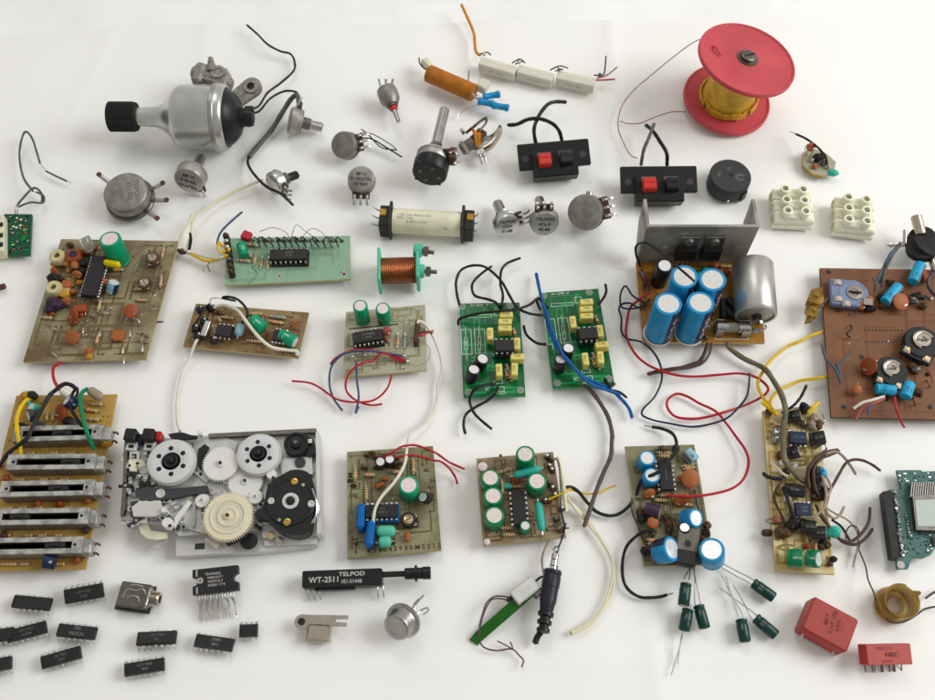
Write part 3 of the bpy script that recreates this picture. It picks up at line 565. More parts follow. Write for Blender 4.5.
wire(t, [(641, 165, 6), (643, 150, 12), (650, 137, 15), (654, 124, 14)], 1.1, 'greywire')
# ============================================================ spool
t = T('wire_spool', 'red plastic wire spool standing upright with yellow core and a steel centre screw', 'spool', (728, 100))
bc = P(726.5, 99.5, 3); ax = V((.10, -.02, .99)).normalized()
def flange(c, r, a):
    return MB().lathe(c - a * 1.2, a, [(0, r * .2), (0, r * .96), (.3, r), (2.0, r), (2.6, r * .985), (2.7, r * .955), (2.0, r * .93), (1.7, r * .8), (1.7, r * .36), (2.3, r * .3), (2.3, r * .1)], 'spool', 64)
rB = mm(44, 726, 99, 3); t.part('flange', flange(bc, rB, ax)); H = 33.5; tcn = bc + ax * H; tax = (ax + V((.08, .09, 0))).normalized()
t.part('flange', flange(tcn, rB * 1.09, tax))
core = MB()
for k in range(26):
    a_ = 6.2832 * k / 26; rn = random.Random(k); q_ = bc + ax * (2.6 + rn.uniform(0, 1.5)) + V((math.cos(a_), math.sin(a_), 0)) * rB * (.6 + rn.uniform(0, .05)); core.box((0, 0, 0), (6.5, 1.0, 3 + rn.uniform(0, 2)), 'spoolcore', frame(q_, V((-math.sin(a_), math.cos(a_), rn.uniform(-.2, .2)))), b=.3)
core.lathe(bc + ax * 1, ax, [(0, rB * .60), (1, rB * .61), (3, rB * .58), (10, rB * .555), (20, rB * .55), (27, rB * .56), (H - 6, rB * .57)], 'spoolcore', 44); t.part('core_tape', core)
mb = MB().lathe(tcn + tax * 1.1, tax, [(0, 6), (.5, 6), (.5, 4.2), (2.2, 4.2), (2.6, 3.6)], 'darksteel', 22); F = frame(tcn + tax * 3.8, V((1, .5, 0)), tax); mb.box((0, 0, 0), (7.4, .9, .3), 'blackp', F); t.part('screw', mb)
t.part('hook', MB(frame(tcn + tax * 1.2, V((1, 0, 0)), tax)).tube([(-rB * .75, 6, 0), (-rB * .7, 3, 1.2), (-rB * .62, -1, .5)], .6, 'spool', 8, 3))
cw = [(713, 45, 35), (703, 39.5, 34), (692, 43, 30), (672, 58, 20), (650, 76, 12), (632, 92, 7), (621, 108, 4), (618, 127, 3), (624, 143, 2), (631, 155, 2), (637, 158, 4)]
wire(t, cw, .3, 'copper', name='enamelled_wire'); wire(t, [(686, 112, 3), (672, 112, 3), (655, 117, 2), (640, 123, 1.5), (628, 123.5, 1), (620, 121, 1)], .3, 'copper', name='enamelled_wire')
# ============================================================ buzzer
mb = MB(); c = P(726.5, 186, 0); r = mm(20.5, 726, 186, 0); mb.lathe(V((c.x, c.y, 0)), (0, 0, 1), [(0, r * .96), (.5, r), (9, r), (9.8, r * .95), (9.8, r * .12), (9.2, r * .1)], 'buzz', 44)
t = T('buzzer', 'flat round dark grey buzzer with faint grey print', 'buzzer', (726, 186)); F = frame(V((c.x, c.y, 9.83)), (1, 0, 0)); 
for k, (x, y) in enumerate(((-6, 1), (0, 4.5))): mb.text(('485', '5V')[k], F @ MX.Translation((x, y, 0)) @ MX.Rotation(R(70), 4, 'Z'), 2.6, 'inkdim')
for rr in (1.6, 2.6): mb.tube([V((c.x + 5.2 + rr * math.cos(a), c.y - 1.2 + rr * .8 * math.sin(a), 9.82)) for a in [x * .5 for x in range(1, 12)]], .22, 'inkdim', 4, 2, flat=.03)
t.part('casing', mb); t.part('pin_recess', MB(frame(V((c.x, c.y, 0)) + V((r * .62, -r * .78, 3.5)), (.78, .62, 0))).box((0, 0, 0), (3.6, 2.2, 7), 'blackp', b=.2)); t.part('pin', MB().ball(V((c.x - 1, c.y - r, 2)), .9, 'tin'))
# ============================================================ small module
t = T('sensor_module', 'tiny round circuit module with a black wire tail and teal drop', 'module', (820, 160))
pl = [(803, 152), (813, 148), (826, 153), (836, 162), (834, 171), (823, 176), (813, 174), (803, 165)]
t.part('board', MB().slab([P(x, y, 3) for x, y in pl][::-1], 2.2, 'pcbC', 'amber'))
for k, (x, y, m) in enumerate(((817, 158, 'blackm'), (824, 163, 'darksteel'), (815, 166, 'disc'), (822, 156, 'rust'), (829, 167, 'tin'), (812, 160, 'tin'))): t.part('component', MB().blob(P(x, y, 4.5), (2.6, 1.8, 1.6, 2.2, 1.2, 1.2)[k], m, k, .15))
disc(t, 811, 147, 9, 2.6, 'disc', (0, -.8, .6), 1.6, zb=3); t.part('drop_capacitor', MB().blob(P(833, 173, 2.5), 2.6, 'teal', 4, .06, (1.3, .8, .8)))
wire(t, [(827, 165, 6), (826, 157, 9), (818, 147, 11), (806, 139, 8), (796, 134, 5)], .75, 'blackwire', tip=4); wire(t, [(807, 155, 4), (805, 148, 8), (808, 144, 10)], .35, 'tin')
# ============================================================ screw terminal blocks
TG = 'ivory three-pole screw terminal blocks'
t = T('terminal_block', 'yellowish three-pole terminal block, the one behind the silver capacitor', 'terminal block', None, TG)
for r_ in range(3):
    y = (1 - r_) * 7.2; b = MB().box((0, y, 4), (21.5, 6.6, 8), 'translu', b=.9); b.box((0, y, 8.4), (9, 5.2, 2), 'translu', b=.6); b.box((0, y - 3.6, 2), (21.8, 1.0, 3.0), 'translu', b=.2)
    for s in (-1, 1): b.cyl((s * 11, y, 4.4), (s * 10.4, y, 4.4), 2.3, 'ivory2', 14)
    bo = t.part('pole', b)
    for s in (-1, 1):
        q = MB().lathe((s * 4.6, y, 8), (s * .04, 0, 1), [(0, 2.9), (4.8, 2.6), (5.0, 2.3), (5.0, 1.7), (2.8, 1.6)], 'translu', 20); so = t.part('screw_tower', q, bo)
        b2 = MB().lathe((s * 4.7, y, 10.9), (0, 0, 1), [(0, 1.4), (.8, 1.3)], 'steel', 14); b2.box((s * 4.7, y, 11.75), (2.4, .4, .1), 'darksteel'); b2.parent = None; t.part('screw', b2, bo)
for r_ in range(2): t.part('web', MB().box((0, 3.6 - 7.2 * r_, 3), (10, 1.2, 4), 'translu'))
p = P(789, 213, 0); t.o.location = p * .001; t.o.rotation_euler = (0, 0, R(-3))
c2 = copy_thing(t.o); p = P(850, 222, 0); c2.location = p * .001; c2.rotation_euler = (0, 0, R(-9)); c2['label'] = 'whiter three-pole terminal block, the one near the tape-wrapped connector'
# ============================================================ taped connector
t = T('taped_connector', 'metal jack connector wrapped in black tape, above the brown board', 'connector', (920, 245))
mb = MB()
for k in range(7):
    rn = random.Random(k); c = P(924 + rn.uniform(-3, 5), 243 + rn.uniform(-5, 5), 10 + rn.uniform(-2, 3)); mb.lathe(c - V((0, 0, 2)), (rn.uniform(-.4, .4), rn.uniform(-.4, .4), 1), [(-2, 6.2), (-1.4, 7.4), (2.5, 7.6), (3, 6.4)], 'rubber', 22)
t.part('tape_wrap', mb)
t.part('sleeve', MB().cyl(P(921, 235, 12), P(916, 216, 14), 2.9, 'nickel', 18, ch=.4)); t.part('sleeve', MB().cyl(P(930, 252, 9), P(937, 272, 10), 2.4, 'nickel', 18, ch=.4))
t.part('tip', MB().lathe(P(886, 245, 8), P(910, 244, 9) - P(886, 245, 8), [(0, .3), (2, 1.3), (3.4, 1.5), (4, .9), (5, 1.4), (14, 1.5)], 'chrome', 14)); t.part('pin', MB().cyl(P(905, 244, 10), P(905, 230, 12), 1.1, 'nickel', 12, ch=.2))
# ============================================================ loose board with connector at the edge
t = T('small_circuit_board', 'small dark green circuit board with ivory socket and frayed grey wires', 'circuit board', (15, 235))
uv, b = pcb(t, [(4, 214), (32, 214), (30, 255), (3, 256)], 3, 'pcbdark', trace=None, edge='pcbkit')
mb = MB(); rn = random.Random(5)
for i in range(60): p = uv(rn.uniform(.15, .93), rn.uniform(.06, .94)); mb.box(p + V((0, 0, .3)), (rn.choice((.8, 1.3)), rn.choice((.6, 1)), .5), rn.choice(('tin', 'pcbkit2', 'ivory', 'blackp', 'pcbkit2', 'disc')))
t.part('component', mb)
mb = MB(fr(0, 233, 8, 90)).box((0, 2.5, -3.5), (24, 9, 8), 'ivory', b=.5); 
for k in (-8, -2, 5): mb.box((k, 0, .55), (3, 3.6, .3), 'blackm', b=.1)
t.part('socket', mb)
wire(t, [(17, 206, 4), (22, 200, 5), (33, 188, 5), (41, 193, 4), (42, 202, 3)], .7, 'greywire'); wire(t, [(33, 191, 4), (24, 178, 4), (19, 157, 3), (22, 140, 5), (25.5, 131.5, 6), (32, 138, 6), (37, 153, 4), (40, 163, 3)], .7, 'greywire')
wire(t, [(40, 163, 3), (43, 167, 2), (46, 171, 2)], .3, 'tin'); wire(t, [(46, 171, 2), (55, 176, 2), (67, 181, 2)], .65, 'greywire', tip=3); wire(t, [(18, 207, 5), (30, 202, 5), (42, 203, 4), (43, 196, 4), (36, 192, 4)], .65, 'greywire')
for x, y in ((15, 214), (17, 214)): wire(t, [(x, y, 3), (x + .5, y - 5, 6), (x + 2, y - 9, 5)], .3, 'tin')
# ============================================================ relay coil and bobbin
t = T('reed_relay', 'long cream cylindrical relay with black end plates and faint typed print', 'relay', (427, 225))
A, B = P(391, 220.5, 8), P(463, 224.5, 8); d = (B - A).normalized(); L = (B - A).length; M = frame(A, d)
t.part('coil_wrap', MB(M).lathe((1.0, 0, 0), (1, 0, 0), [(0, 6.6), (.2, 6.8), (L - 2.2, 6.8), (L - 2, 6.6)], 'ivory', 40)); tb = MB(M)
def cyltext(mb, txt, x0, a0, size, r):
    k0 = len(mb.v); mb.text(txt, MX.Identity(4), size, 'inkgrey', 'LEFT')
    for i in range(k0, len(mb.v)):
        q = M.inverted() @ mb.v[i]; a = a0 - q.y / r; mb.v[i] = M @ V((x0 + q.x, -math.sin(a) * r, math.cos(a) * r))
for tx, x0, a0, s_ in (('1100./1sch 80kHz 0,05', 3.5, .05, 2.0), ('MRG  1AH', 3.5, .33, 2.0), ('8.4870-12342', 9, .6, 2.0), ('1A', 28, 1.0, 2.6)): cyltext(tb, tx, x0, a0, s_, 6.85)
t.part('printing', tb)
for x, s in ((0, -1), (L, 1)):
    t.part('end_plate', MB(M).box((x, 0, 0), (1.6, 15, 15.8), 'blackp', b=.4))
    q = MB(M).box((x + s * 3.2, 0, -1), (5.4, 13, 12), 'blackm', b=.5); q.box((x + s * 3.8, 1.5, 5), (3.6, 4, 1.8), 'amber', b=.3); eb = t.part('end_block', q)
    for y in (-5, 0, 5):
        q = MB(M).tube([(x + s * 5, y, 1), (x + s * 7.5, y, 2), (x + s * (10 if s < 0 else 7.5), y * 1.1, 4)], .4, 'tin', 6, 2); t.part('pin', q, eb)
t = T('bobbin_coil', 'copper coil on a mint green bobbin with two screws', 'coil', (402, 272))
A, B = P(381, 271, 9), P(417, 270, 9); d = (B - A).normalized(); L = (B - A).length; M = frame(A, d)
q = MB(M); n = 46; q.lathe((0, 0, 0), (1, 0, 0), [(L * i / n, 6.9 + (.16 if i % 2 else -.1)) for i in range(n + 1)], 'copper', 36); t.part('winding', q)
t.part('flange', MB(M).box((-.6, 0, 0), (1.6, 20, 16), 'mint', b=.6)); t.part('flange', MB(M).box((L + .6, .5, 0), (2.0, 18.5, 16), 'mint', b=.6))
for px, py, qx, qy in ((416, 250, 434, 252.5), (418, 271, 437, 272)):
    a, b = P(px, py, 14), P(qx, qy, 14); e = (b - a).normalized(); q = MB().lathe(a - e * 1, e, [(0, 3.2), (.5, 3.6), (4, 3.6), (4.4, 3.2)], 'mint', 16); fo = t.part('lug', q)
    t.part('screw', MB().cyl(a, b, 1.1, 'darksteel', 12).cyl(a + e * 4, a + e * 6.5, 2.6, 'darksteel', 6), fo)
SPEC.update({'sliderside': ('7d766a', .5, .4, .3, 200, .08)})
# ============================================================ board A: skewed radio board
ZB = 4.6
t = T('circuit_board', 'skewed brown-green board with long black chip, one big green capacitor and orange discs', 'circuit board', (100, 330))
uv, b = pcb(t, [(61, 239), (179, 241), (146, 359), (23, 362)], ZB, 'pcbA', trace='traceA', seed=3, nt=46, solder=26, tw=1.0)
def A_(x, y): return (20 + x / 5, 225 + y / 5)
chip_px(t, A_(398, 152), A_(338, 352), ZB, 7, W=8.4, h=3.6, n=28, ink='inkdim', name='long_chip', spl=0)
cap(t, P(*A_(500, 178), ZB), P(*A_(448, 68), ZB + 17), 5.6, 'green', 'foilpink')
boxcap(t, *A_(455, 184), ZB + 5, 8.8, 3.2, 4, -10, 'yellowbright', b=.9)
cap(t, P(*A_(458, 335), ZB + 1), P(*A_(470, 285), ZB + 6), 2.9, 'resblue', 'foil', stripe=('navy', .05, .45), cut=False)
trimmer(t, *A_(660, 160), ZB, 3.6, 'rust', -80, 'nickel', h=4.5); trimmer(t, *A_(620, 285), ZB, 3.6, 'rust', -95, 'nickel', h=4.5)
for x, y, z, r, m, n in ((555, 430, 5, 3.7, 'disc2', (.4, -.3, .85)), (262, 562, 4, 3.6, 'disc', (.1, -.5, .85)), (268, 450, 5, 3.2, 'disc2', (-.5, -.4, .7)), (235, 382, 4, 2.6, 'disc', (.3, -.8, .5)), (265, 475, 3, 3.0, 'disc2', (.2, -.7, .6)), (345, 632, 4, 2.3, 'disc', (.6, -.6, .5)), (275, 200, 5, 2.3, 'disc', (.6, -.3, .7)), (285, 250, 4, 2.8, 'disc', (0, -.9, .4)), (345, 660, 3, 1.8, 'amber', (0, -.6, .8)), (425, 285, 4, 1.9, 'disc', (.5, -.6, .5)), (170, 232, 4, 2.4, 'disc2', (-.4, -.6, .6))):
    disc(t, *A_(x, y), ZB + z, r, m, n, zb=ZB)
boxcap(t, *A_(485, 548), ZB, 6.2, 6.2, 2.4, -6, 'disc', name='ceramic_capacitor'); boxcap(t, *A_(296, 414), ZB, 6.5, 4.6, 4, 12, 'disc2', name='ceramic_capacitor'); boxcap(t, *A_(228, 292), ZB, 5.0, 4.4, 4, -10, 'disc', name='ceramic_capacitor'); boxcap(t, *A_(160, 350), ZB, 3.5, 3.4, 2, 5, 'amber', name='ceramic_capacitor')
for x, y in ((183, 150), (165, 308)):
    p = P(*A_(x, y), ZB + 6); q = t.part('coil_former', MB().lathe(V((p.x, p.y, ZB)), (0, 0, 1), [(0, 3.6), (1.5, 4.2), (5, 4.2), (6, 3.6), (6, 1.6), (4.8, 1.4)], 'ivory2', 22)); t.part('tuning_core', MB().lathe(p - V((0, 0, 1.2)), (0, 0, 1), [(0, 1.4), (.4, 1.3)], 'rust', 12), q)
    t.part('coil_winding', MB().lathe(V((p.x + 5, p.y - 1.5, ZB)), (0, 0, 1), [(0, 2.6), (.5, 3.1), (3.2, 3.1), (3.6, 2.4)], 'amber', 18))
p = P(*A_(265, 145), ZB + 7); q = t.part('coil_can', MB(frame(V((p.x, p.y, ZB + 3.5)), (1, .2, 0))).box((0, 0, 0), (7.5, 7.5, 7), 'disc2', b=.9)); t.part('tuning_core', MB().lathe(p, (0, 0, 1), [(0, 2.2), (.3, 2.1), (.3, 1.2), (.05, 1.1)], 'purplecap', 18), q)
cap_lie(t, A_(355, 128), A_(318, 62), ZB + 4, 3.0, 'glass', z2=ZB + 9, topm='foil', name='quartz_can', cut=False)
for x, y, r in ((168, 262, 2.8), (165, 395, 3.8), (190, 398, 3.4), (330, 190, 3.2), (310, 235, 2.6), (150, 420, 2.8)): t.part('choke', MB().blob(P(*A_(x, y), ZB + r * .9), r, 'purplecap' if y > 300 else 'blackm', x, .14, (1.25, .9, 1)))
for x, y, m in ((240, 185, 'amber'), (210, 190, 'ivory2'), (330, 140, 'disc2'), (240, 330, 'ivory2'), (205, 335, 'disc'), (300, 290, 'amber'), (262, 335, 'disc'), (350, 215, 'rust'), (250, 100, 'rust'), (240, 385, 'amber'), (370, 110, 'disc2')): t.part('bead_capacitor', MB().blob(P(*A_(x, y), ZB + 2.0), 1.9, m, x, .12, (1.1, .8, 1)))
for a, b_, k in (((110, 468), (172, 470), 'a'), ((410, 370), (392, 440), 'c'), ((580, 380), (655, 382), 'b'), ((398, 545), (384, 605), 'a'), ((712, 255), (704, 320), 'a'), ((725, 115), (712, 175), 'd'), ((462, 230), (528, 228), 'b'), ((565, 330), (625, 320), 'c')): res(t, A_(*a), A_(*b_), ZB, k, .95)
rn = random.Random(44)
for k in range(26):
    x, y = rn.uniform(150, 400), rn.uniform(110, 460)
    if 330 < x < 400 and y < 370: x -= 130
    t.part('bead_capacitor' if k % 2 else 'transistor', MB().blob(P(*A_(x, y), ZB + 1.4), rn.uniform(1.0, 1.7), rn.choice(('disc2', 'rust', 'amber', 'blackm', 'disc2', 'flux', 'flux', 'beigewire')), k, .15, (1.1, .8, 1)))
for k in range(14):
    x, y, a_ = rn.uniform(110, 700), rn.uniform(380, 660), rn.choice((0, 1.57, .7)); x = min(x, 760 - y * .25); t.part('jumper', MB().tube([P(*A_(x, y), ZB), P(*A_(x + 3, y), ZB + 1.6), P(*A_(x + 35 * math.cos(a_), y + 35 * math.sin(a_)), ZB + 1.6), P(*A_(x + 38 * math.cos(a_), y + 38 * math.sin(a_)), ZB)], .3, 'tin', 6, 3))
for q in ([(300, 555, 3), (330, 550, 4), (360, 543, 1)], [(300, 600, 2), (330, 610, 4), (355, 622, 1)], [(580, 460, 3), (595, 480, 4), (612, 508, 1)], [(520, 490, 1), (545, 460, 4), (600, 480, 1)], [(255, 400, 2), (270, 375, 6), (280, 405, 1)], [(625, 380, 1), (670, 355, 4), (710, 325, 1)]): wire(t, [(*A_(x, y), ZB + z) for x, y, z in q], .35, 'tin')
wire(t, [(157, 322, ZB), (160, 321.5, ZB), (163, 321.8, 4)], .5, 'blackwire', name='pin')
mb = MB(); rn = random.Random(2)
for i in range(22): p = P(*A_(rn.uniform(575, 640), rn.uniform(530, 600)), ZB); mb.box(p + V((0, 0, .02)), (rn.choice((.4, 1.6)), .5, .04), 'flux')
mb.text('AB C82', fr(*A_(630, 575), ZB + .05, 75), 2.2, 'flux'); mb.text('D B', fr(*A_(590, 580), ZB + .05, 75), 2.2, 'flux'); t.part('printing', mb)
# ============================================================ green strip board
ZG = 4
t = T('circuit_board', 'pale green strip board with one chip and a row of bent bare leads', 'circuit board', (290, 270))
uv, b = pcb(t, [(226.5, 238.4), (350, 235.6), (350, 279), (224.8, 285.3)], ZG, 'pcbgreen', trace='tracegr', seed=9, nt=12, solder=8, dots=False, holes=((279.5, 276, 1.2), (344, 274, 1.7), (341, 272, 1.0)))
def G_(x, y): return (170 + x / 3.684, 180 + y / 3.684)
chip_px(t, G_(365, 273), G_(505, 270), ZG, 6, W=6.6, h=3.4, n=16, txt=['A277D', 'K 30'], ink='inkgrey', socket='blackm', ts=1.5)
rn = random.Random(8)
for i in range(14):
    x = 308 + i * 24; h = rn.uniform(7, 11); dx = rn.uniform(-14, 14)
    wire(t, [(*G_(x, 245), ZG), (*G_(x - 4, 238), ZG + h * .7), (*G_(x - 12 + dx * .6, 222), ZG + h), (*G_(x - 8 + dx, 210), ZG + 3), (*G_(x + 14 + dx, 228), ZG)], .42, 'blackm' if i % 3 else 'darksteel', name='bent_lead', sub=4)
mb = MB()
for i in range(15): mb.ball(P(*G_(305 + i * 23.5, 222 + (i % 3)), ZG + .4), .95, rn.choice(('darksteel', 'flux', 'rust')), 8, .8)
t.part('solder', mb)
for q in ([(440, 235, 1), (455, 185, 8), (470, 165, 9), (500, 190, 7), (540, 215, 1)], [(330, 190, 6), (380, 175, 9), (430, 195, 7), (445, 235, 1)], [(480, 220, 4), (520, 180, 8), (560, 195, 6), (590, 235, 1)]): wire(t, [(*G_(x, y), ZG + z) for x, y, z in q], .22, 'steel', name='bare_wire')
boxcap(t, *G_(280, 200), ZG, 5.2, 5.0, 3, -20, 'redwire', name='ceramic_capacitor', b=.5)
cap_lie(t, G_(262, 235), G_(274, 280), ZG + 3.6, 2.6, 'green', topm='green', cut=False)
for a, b_, k in (((272, 240), (330, 246), 'b'), ((246, 300), (302, 304), 'a'), ((318, 272), (312, 318), 'c'), ((342, 285), (336, 332), 'a'), ((366, 285), (362, 332), 'b'), ((290, 268), (300, 290), 'd')): res(t, G_(*a), G_(*b_), ZG, k, .9)
for k in range(7):
    x, y = G_(212 + k * 3.2, 222 + k * 22); q = MB().cyl(P(x, y, ZG), P(x, y, ZG) + V((0, 0, 5)), 1.7, 'blackm', 12, ch=.3); q.ball(P(x, y, ZG) + V((0, 0, 5.3)), 1.4, rn.choice(('tin', 'darksteel', 'flux')), 8); t.part('terminal_pin', q)
wire(t, [(*G_(300, 318), ZG + .3), (*G_(322, 345), ZG + .3), (*G_(290, 380), ZG + .3)], .25, 'tracegr', name='bare_wire')
WG = [([(229, 248, 9), (226, 255, 9), (218, 259, 6), (205, 260, 4), (190, 253, 3)], .9, 'yellow'), ([(230, 253, 8), (222, 257, 8), (211, 257, 5), (198, 254, 4), (186, 250, 3)], .9, 'whitewire'), ([(230, 250, 8), (221, 252, 9), (219, 248, 10), (219, 242, 9), (222, 245, 8), (229, 247, 9)], .8, 'yellow'),
 ([(218, 246, 8), (217.5, 240, 9), (222, 231, 8), (231, 221, 6), (242, 212, 4)], .7, 'bluewire'), ([(228, 258, 8), (215, 262, 5), (206, 266, 3), (203, 272, 1)], .3, 'tin'), ([(210, 260, 4), (208, 266, 2), (210, 272, 1)], .3, 'copper')]
for q, r, m in WG: wire(t, q, r, m)
wire(t, [(186, 251, 3), (190, 236, 5), (193, 222, 6), (200, 212, 4), (218, 201, 2), (238, 190, 3), (262, 180, 4)], .85, 'creamwire'); wire(t, [(186, 251, 3), (178, 246, 3), (183, 232, 6), (190, 222, 6), (192, 215, 5)], .85, 'creamwire')
for q in ([(189, 251, 3), (191, 240, 6), (190, 233, 8)], [(188, 252, 3), (182, 253, 4), (178, 250, 3)]): wire(t, q, .9, 'blackwire')
mb = MB().ball(P(182, 251, 3), 1.5, 'flux').ball(P(188, 252, 3), 1.6, 'tin'); t.part('solder', mb)
# ============================================================ board B
t = T('circuit_board', 'narrow brown board with white and black wires looped over it', 'circuit board', (245, 345))
uv, b = pcb(t, [(195.8, 303.5), (309, 312.5), (298.4, 357.8), (183, 346.4)], ZG, 'pcbB', trace='traceB', seed=12, nt=22, solder=18)
cap_lie(t, G_(345, 550), G_(300, 512), ZG + 4.5, 3.6, 'green', topm='green', cut=False, z2=ZG + 6); cap_lie(t, G_(405, 570), G_(462, 598), ZG + 4, 3.4, 'green', topm='foil', cut=False); 
chip_px(t, G_(168, 548), G_(228, 556), ZG, 6.5, W=6.5, h=3.4, n=8, ink='inkdim'); chip_px(t, G_(378, 566), G_(428, 574), ZG, 6, W=6.5, h=3.4, n=8, ink='inkdim')
capsule(t, G_(262, 528), G_(250, 575), ZG + 4, 2.3, 'resblue', zb=ZG, name='drop_capacitor')
for a, b_, k, bd in (((190, 508), (240, 514), 'a', 'resbody'), ((290, 496), (348, 498), 'b', 'resbody'), ((372, 506), (430, 512), 'c', 'resblue'), ((366, 524), (420, 532), 'b', 'resbody'), ((285, 596), (345, 600), 'a', 'resbody'), ((160, 488), (200, 494), 'd', 'phen'), ((180, 510), (190, 528), 'a', 'resbody')): res(t, G_(*a), G_(*b_), ZG, k, .95, bd)
for x, y in ((112, 476), (125, 520), (95, 545), (105, 575), (125, 572), (150, 470), (160, 590)): t.part('terminal_pin', MB().blob(P(*G_(x, y), ZG + 2.4), 2.3, 'blackm', x, .2).ball(P(*G_(x + 2, y - 8), ZG + 4), .9, 'tin'))
for q in ([(455, 520, 1), (450, 535, 4), (470, 545, 1)], [(440, 545, 1), (460, 525, 4), (475, 520, 1)]): wire(t, [(*G_(x, y), ZG + z) for x, y, z in q], .5, 'disc')
t.part('relay_contact', MB(fr(*G_(130, 545), ZG + 5, 70)).box((0, 0, -2), (9, 3, 4), 'steel', b=.3))
wire(t, [(*G_(240, 445), 8), (*G_(195, 436), 12), (*G_(215, 430), 13), (*G_(250, 442), 14), (*G_(278, 470), 13), (*G_(282, 505), 12), (*G_(262, 528), 9)], .75, 'blackwire')
wire(t, [(*G_(196, 440), 12), (*G_(180, 436), 12), (*G_(150, 438), 10), (*G_(148, 460), 8)], .3, 'tin')
wire(t, [(*G_(160, 470), 7), (*G_(200, 462), 9), (*G_(245, 478), 11), (*G_(285, 520), 13), (*G_(325, 575), 12), (*G_(370, 612), 9), (*G_(430, 628), 7), (*G_(466, 628), 6), (*G_(466, 645), 5)], 1.0, 'whitewire')
wire(t, [(*G_(112, 568), 7), (*G_(90, 600), 6), (*G_(66, 660), 2), (*G_(45, 705), 1), (178, 395, 1), (177, 418, 1), (180, 431, 1.5)], .9, 'whitewire')
wire(t, [(*G_(98, 560), 6), (*G_(80, 552), 6), (*G_(120, 490), 9), (*G_(135, 462), 8)], .6, 'blackwire')
# ============================================================ board C
t = T('circuit_board', 'small square grey-green board with two upright green capacitors and tangled red and blue wires', 'circuit board', (385, 345))
uv, b = pcb(t, [(346, 312), (425, 304.7), (426.7, 370), (342.8, 377)], ZG, 'pcbC', trace='traceC', seed=21, nt=20, solder=8)
def C_(x, y): return (280 + x / 3.183, 190 + y / 3.183)
mb = MB()
for x, y, r in ((405, 400, 5), (435, 520, 7), (350, 395, 4), (250, 530, 5), (390, 420, 3.5)):
    p = P(*C_(x, y), ZG); mb.strip([p + V((r * math.cos(a), r * math.sin(a), 0)) for a in [k * .42 for k in range(16)]], .4, 'traceC', .06)
mb.strip([P(*C_(222, 442), ZG), P(*C_(375, 427), ZG)], .8, 'flux', .07); t.part('printing', mb)
cap_up(t, *C_(255, 368), ZG, 15, 3.7, 'green', topm='foilpink'); cap_up(t, *C_(327, 377), ZG, 12, 3.7, 'green', topm='foilpink')
chip_px(t, C_(232, 470), C_(326, 456), ZG, 6, W=6.6, h=3.4, n=14, txt=['UCY7400N', '8103'], ts=1.4, socket='blackm')
res(t, C_(376, 458), C_(374, 505), ZG, 'a', .95); res(t, C_(399, 460), C_(397, 505), ZG, 'c', .95, 'resblue')
disc(t, *C_(340, 450), ZG + 4, 2.6, 'pinkwire', (.2, -.7, .5), zb=ZG); res(t, C_(330, 470), C_(350, 490), ZG, 'b', .9, 'pinkwire')
boxcap(t, *C_(435, 450), ZG, 2.6, 13, 5, -3, 'phen', name='pin_header'); mb = MB()
for x, y in ((436, 430), (436, 450), (440, 470), (230, 530), (245, 520), (270, 525), (395, 528), (405, 545)): mb.ball(P(*C_(x, y), ZG + 2), 1.2, 'tin', 8)
t.part('solder', mb)
wire(t, [(*C_(438, 425), 9), (*C_(446, 418), 9), (*C_(470, 435), 6), (*C_(498, 490), 4), (*C_(514, 560), 3), (*C_(506, 620), 2), (436, 402, 1), (428, 420, 2), (412, 433, 4), (407, 447, 9), (404, 465, 13), (395, 481, 15), (382, 495, 14), (375, 508, 14), (373.5, 520, 12), (374, 529, 8)], .85, 'whitewire', name='white_wire')
WC = [([(160, 555, 3), (185, 528, 6), (235, 508, 9), (300, 510, 8), (360, 530, 6), (410, 546, 5)], 'redwire'), ([(300, 545, 6), (270, 548, 9), (235, 565, 8), (210, 600, 6), (212, 640, 3), (245, 672, 2), (290, 683, 1), (325, 681, 1)], 'redwire'), ([(38, 608, 2), (90, 612, 2), (130, 632, 2), (180, 665, 3), (240, 676, 4), (300, 668, 3), (340, 635, 4), (356, 588, 5)], 'redwire'), ([(300, 540, 7), (330, 520, 9), (370, 540, 6), (405, 548, 5)], 'redwire'),
 ([(198, 702, 1), (170, 660, 1), (156, 615, 2), (165, 560, 5), (205, 520, 8), (270, 512, 10), (330, 520, 8), (390, 528, 6)], 'bluewire'), ([(250, 690, 1), (240, 710, 1), (252, 660, 3), (244, 600, 6), (243, 545, 7)], 'bluewire'), ([(430, 470, 8), (455, 460, 8), (488, 448, 6)], 'redwire'), ([(430, 462, 8), (460, 452, 8), (485, 455, 6)], 'phen')]
for q, m in WC: wire(t, [(*C_(x, y), z) for x, y, z in q], .62, m)
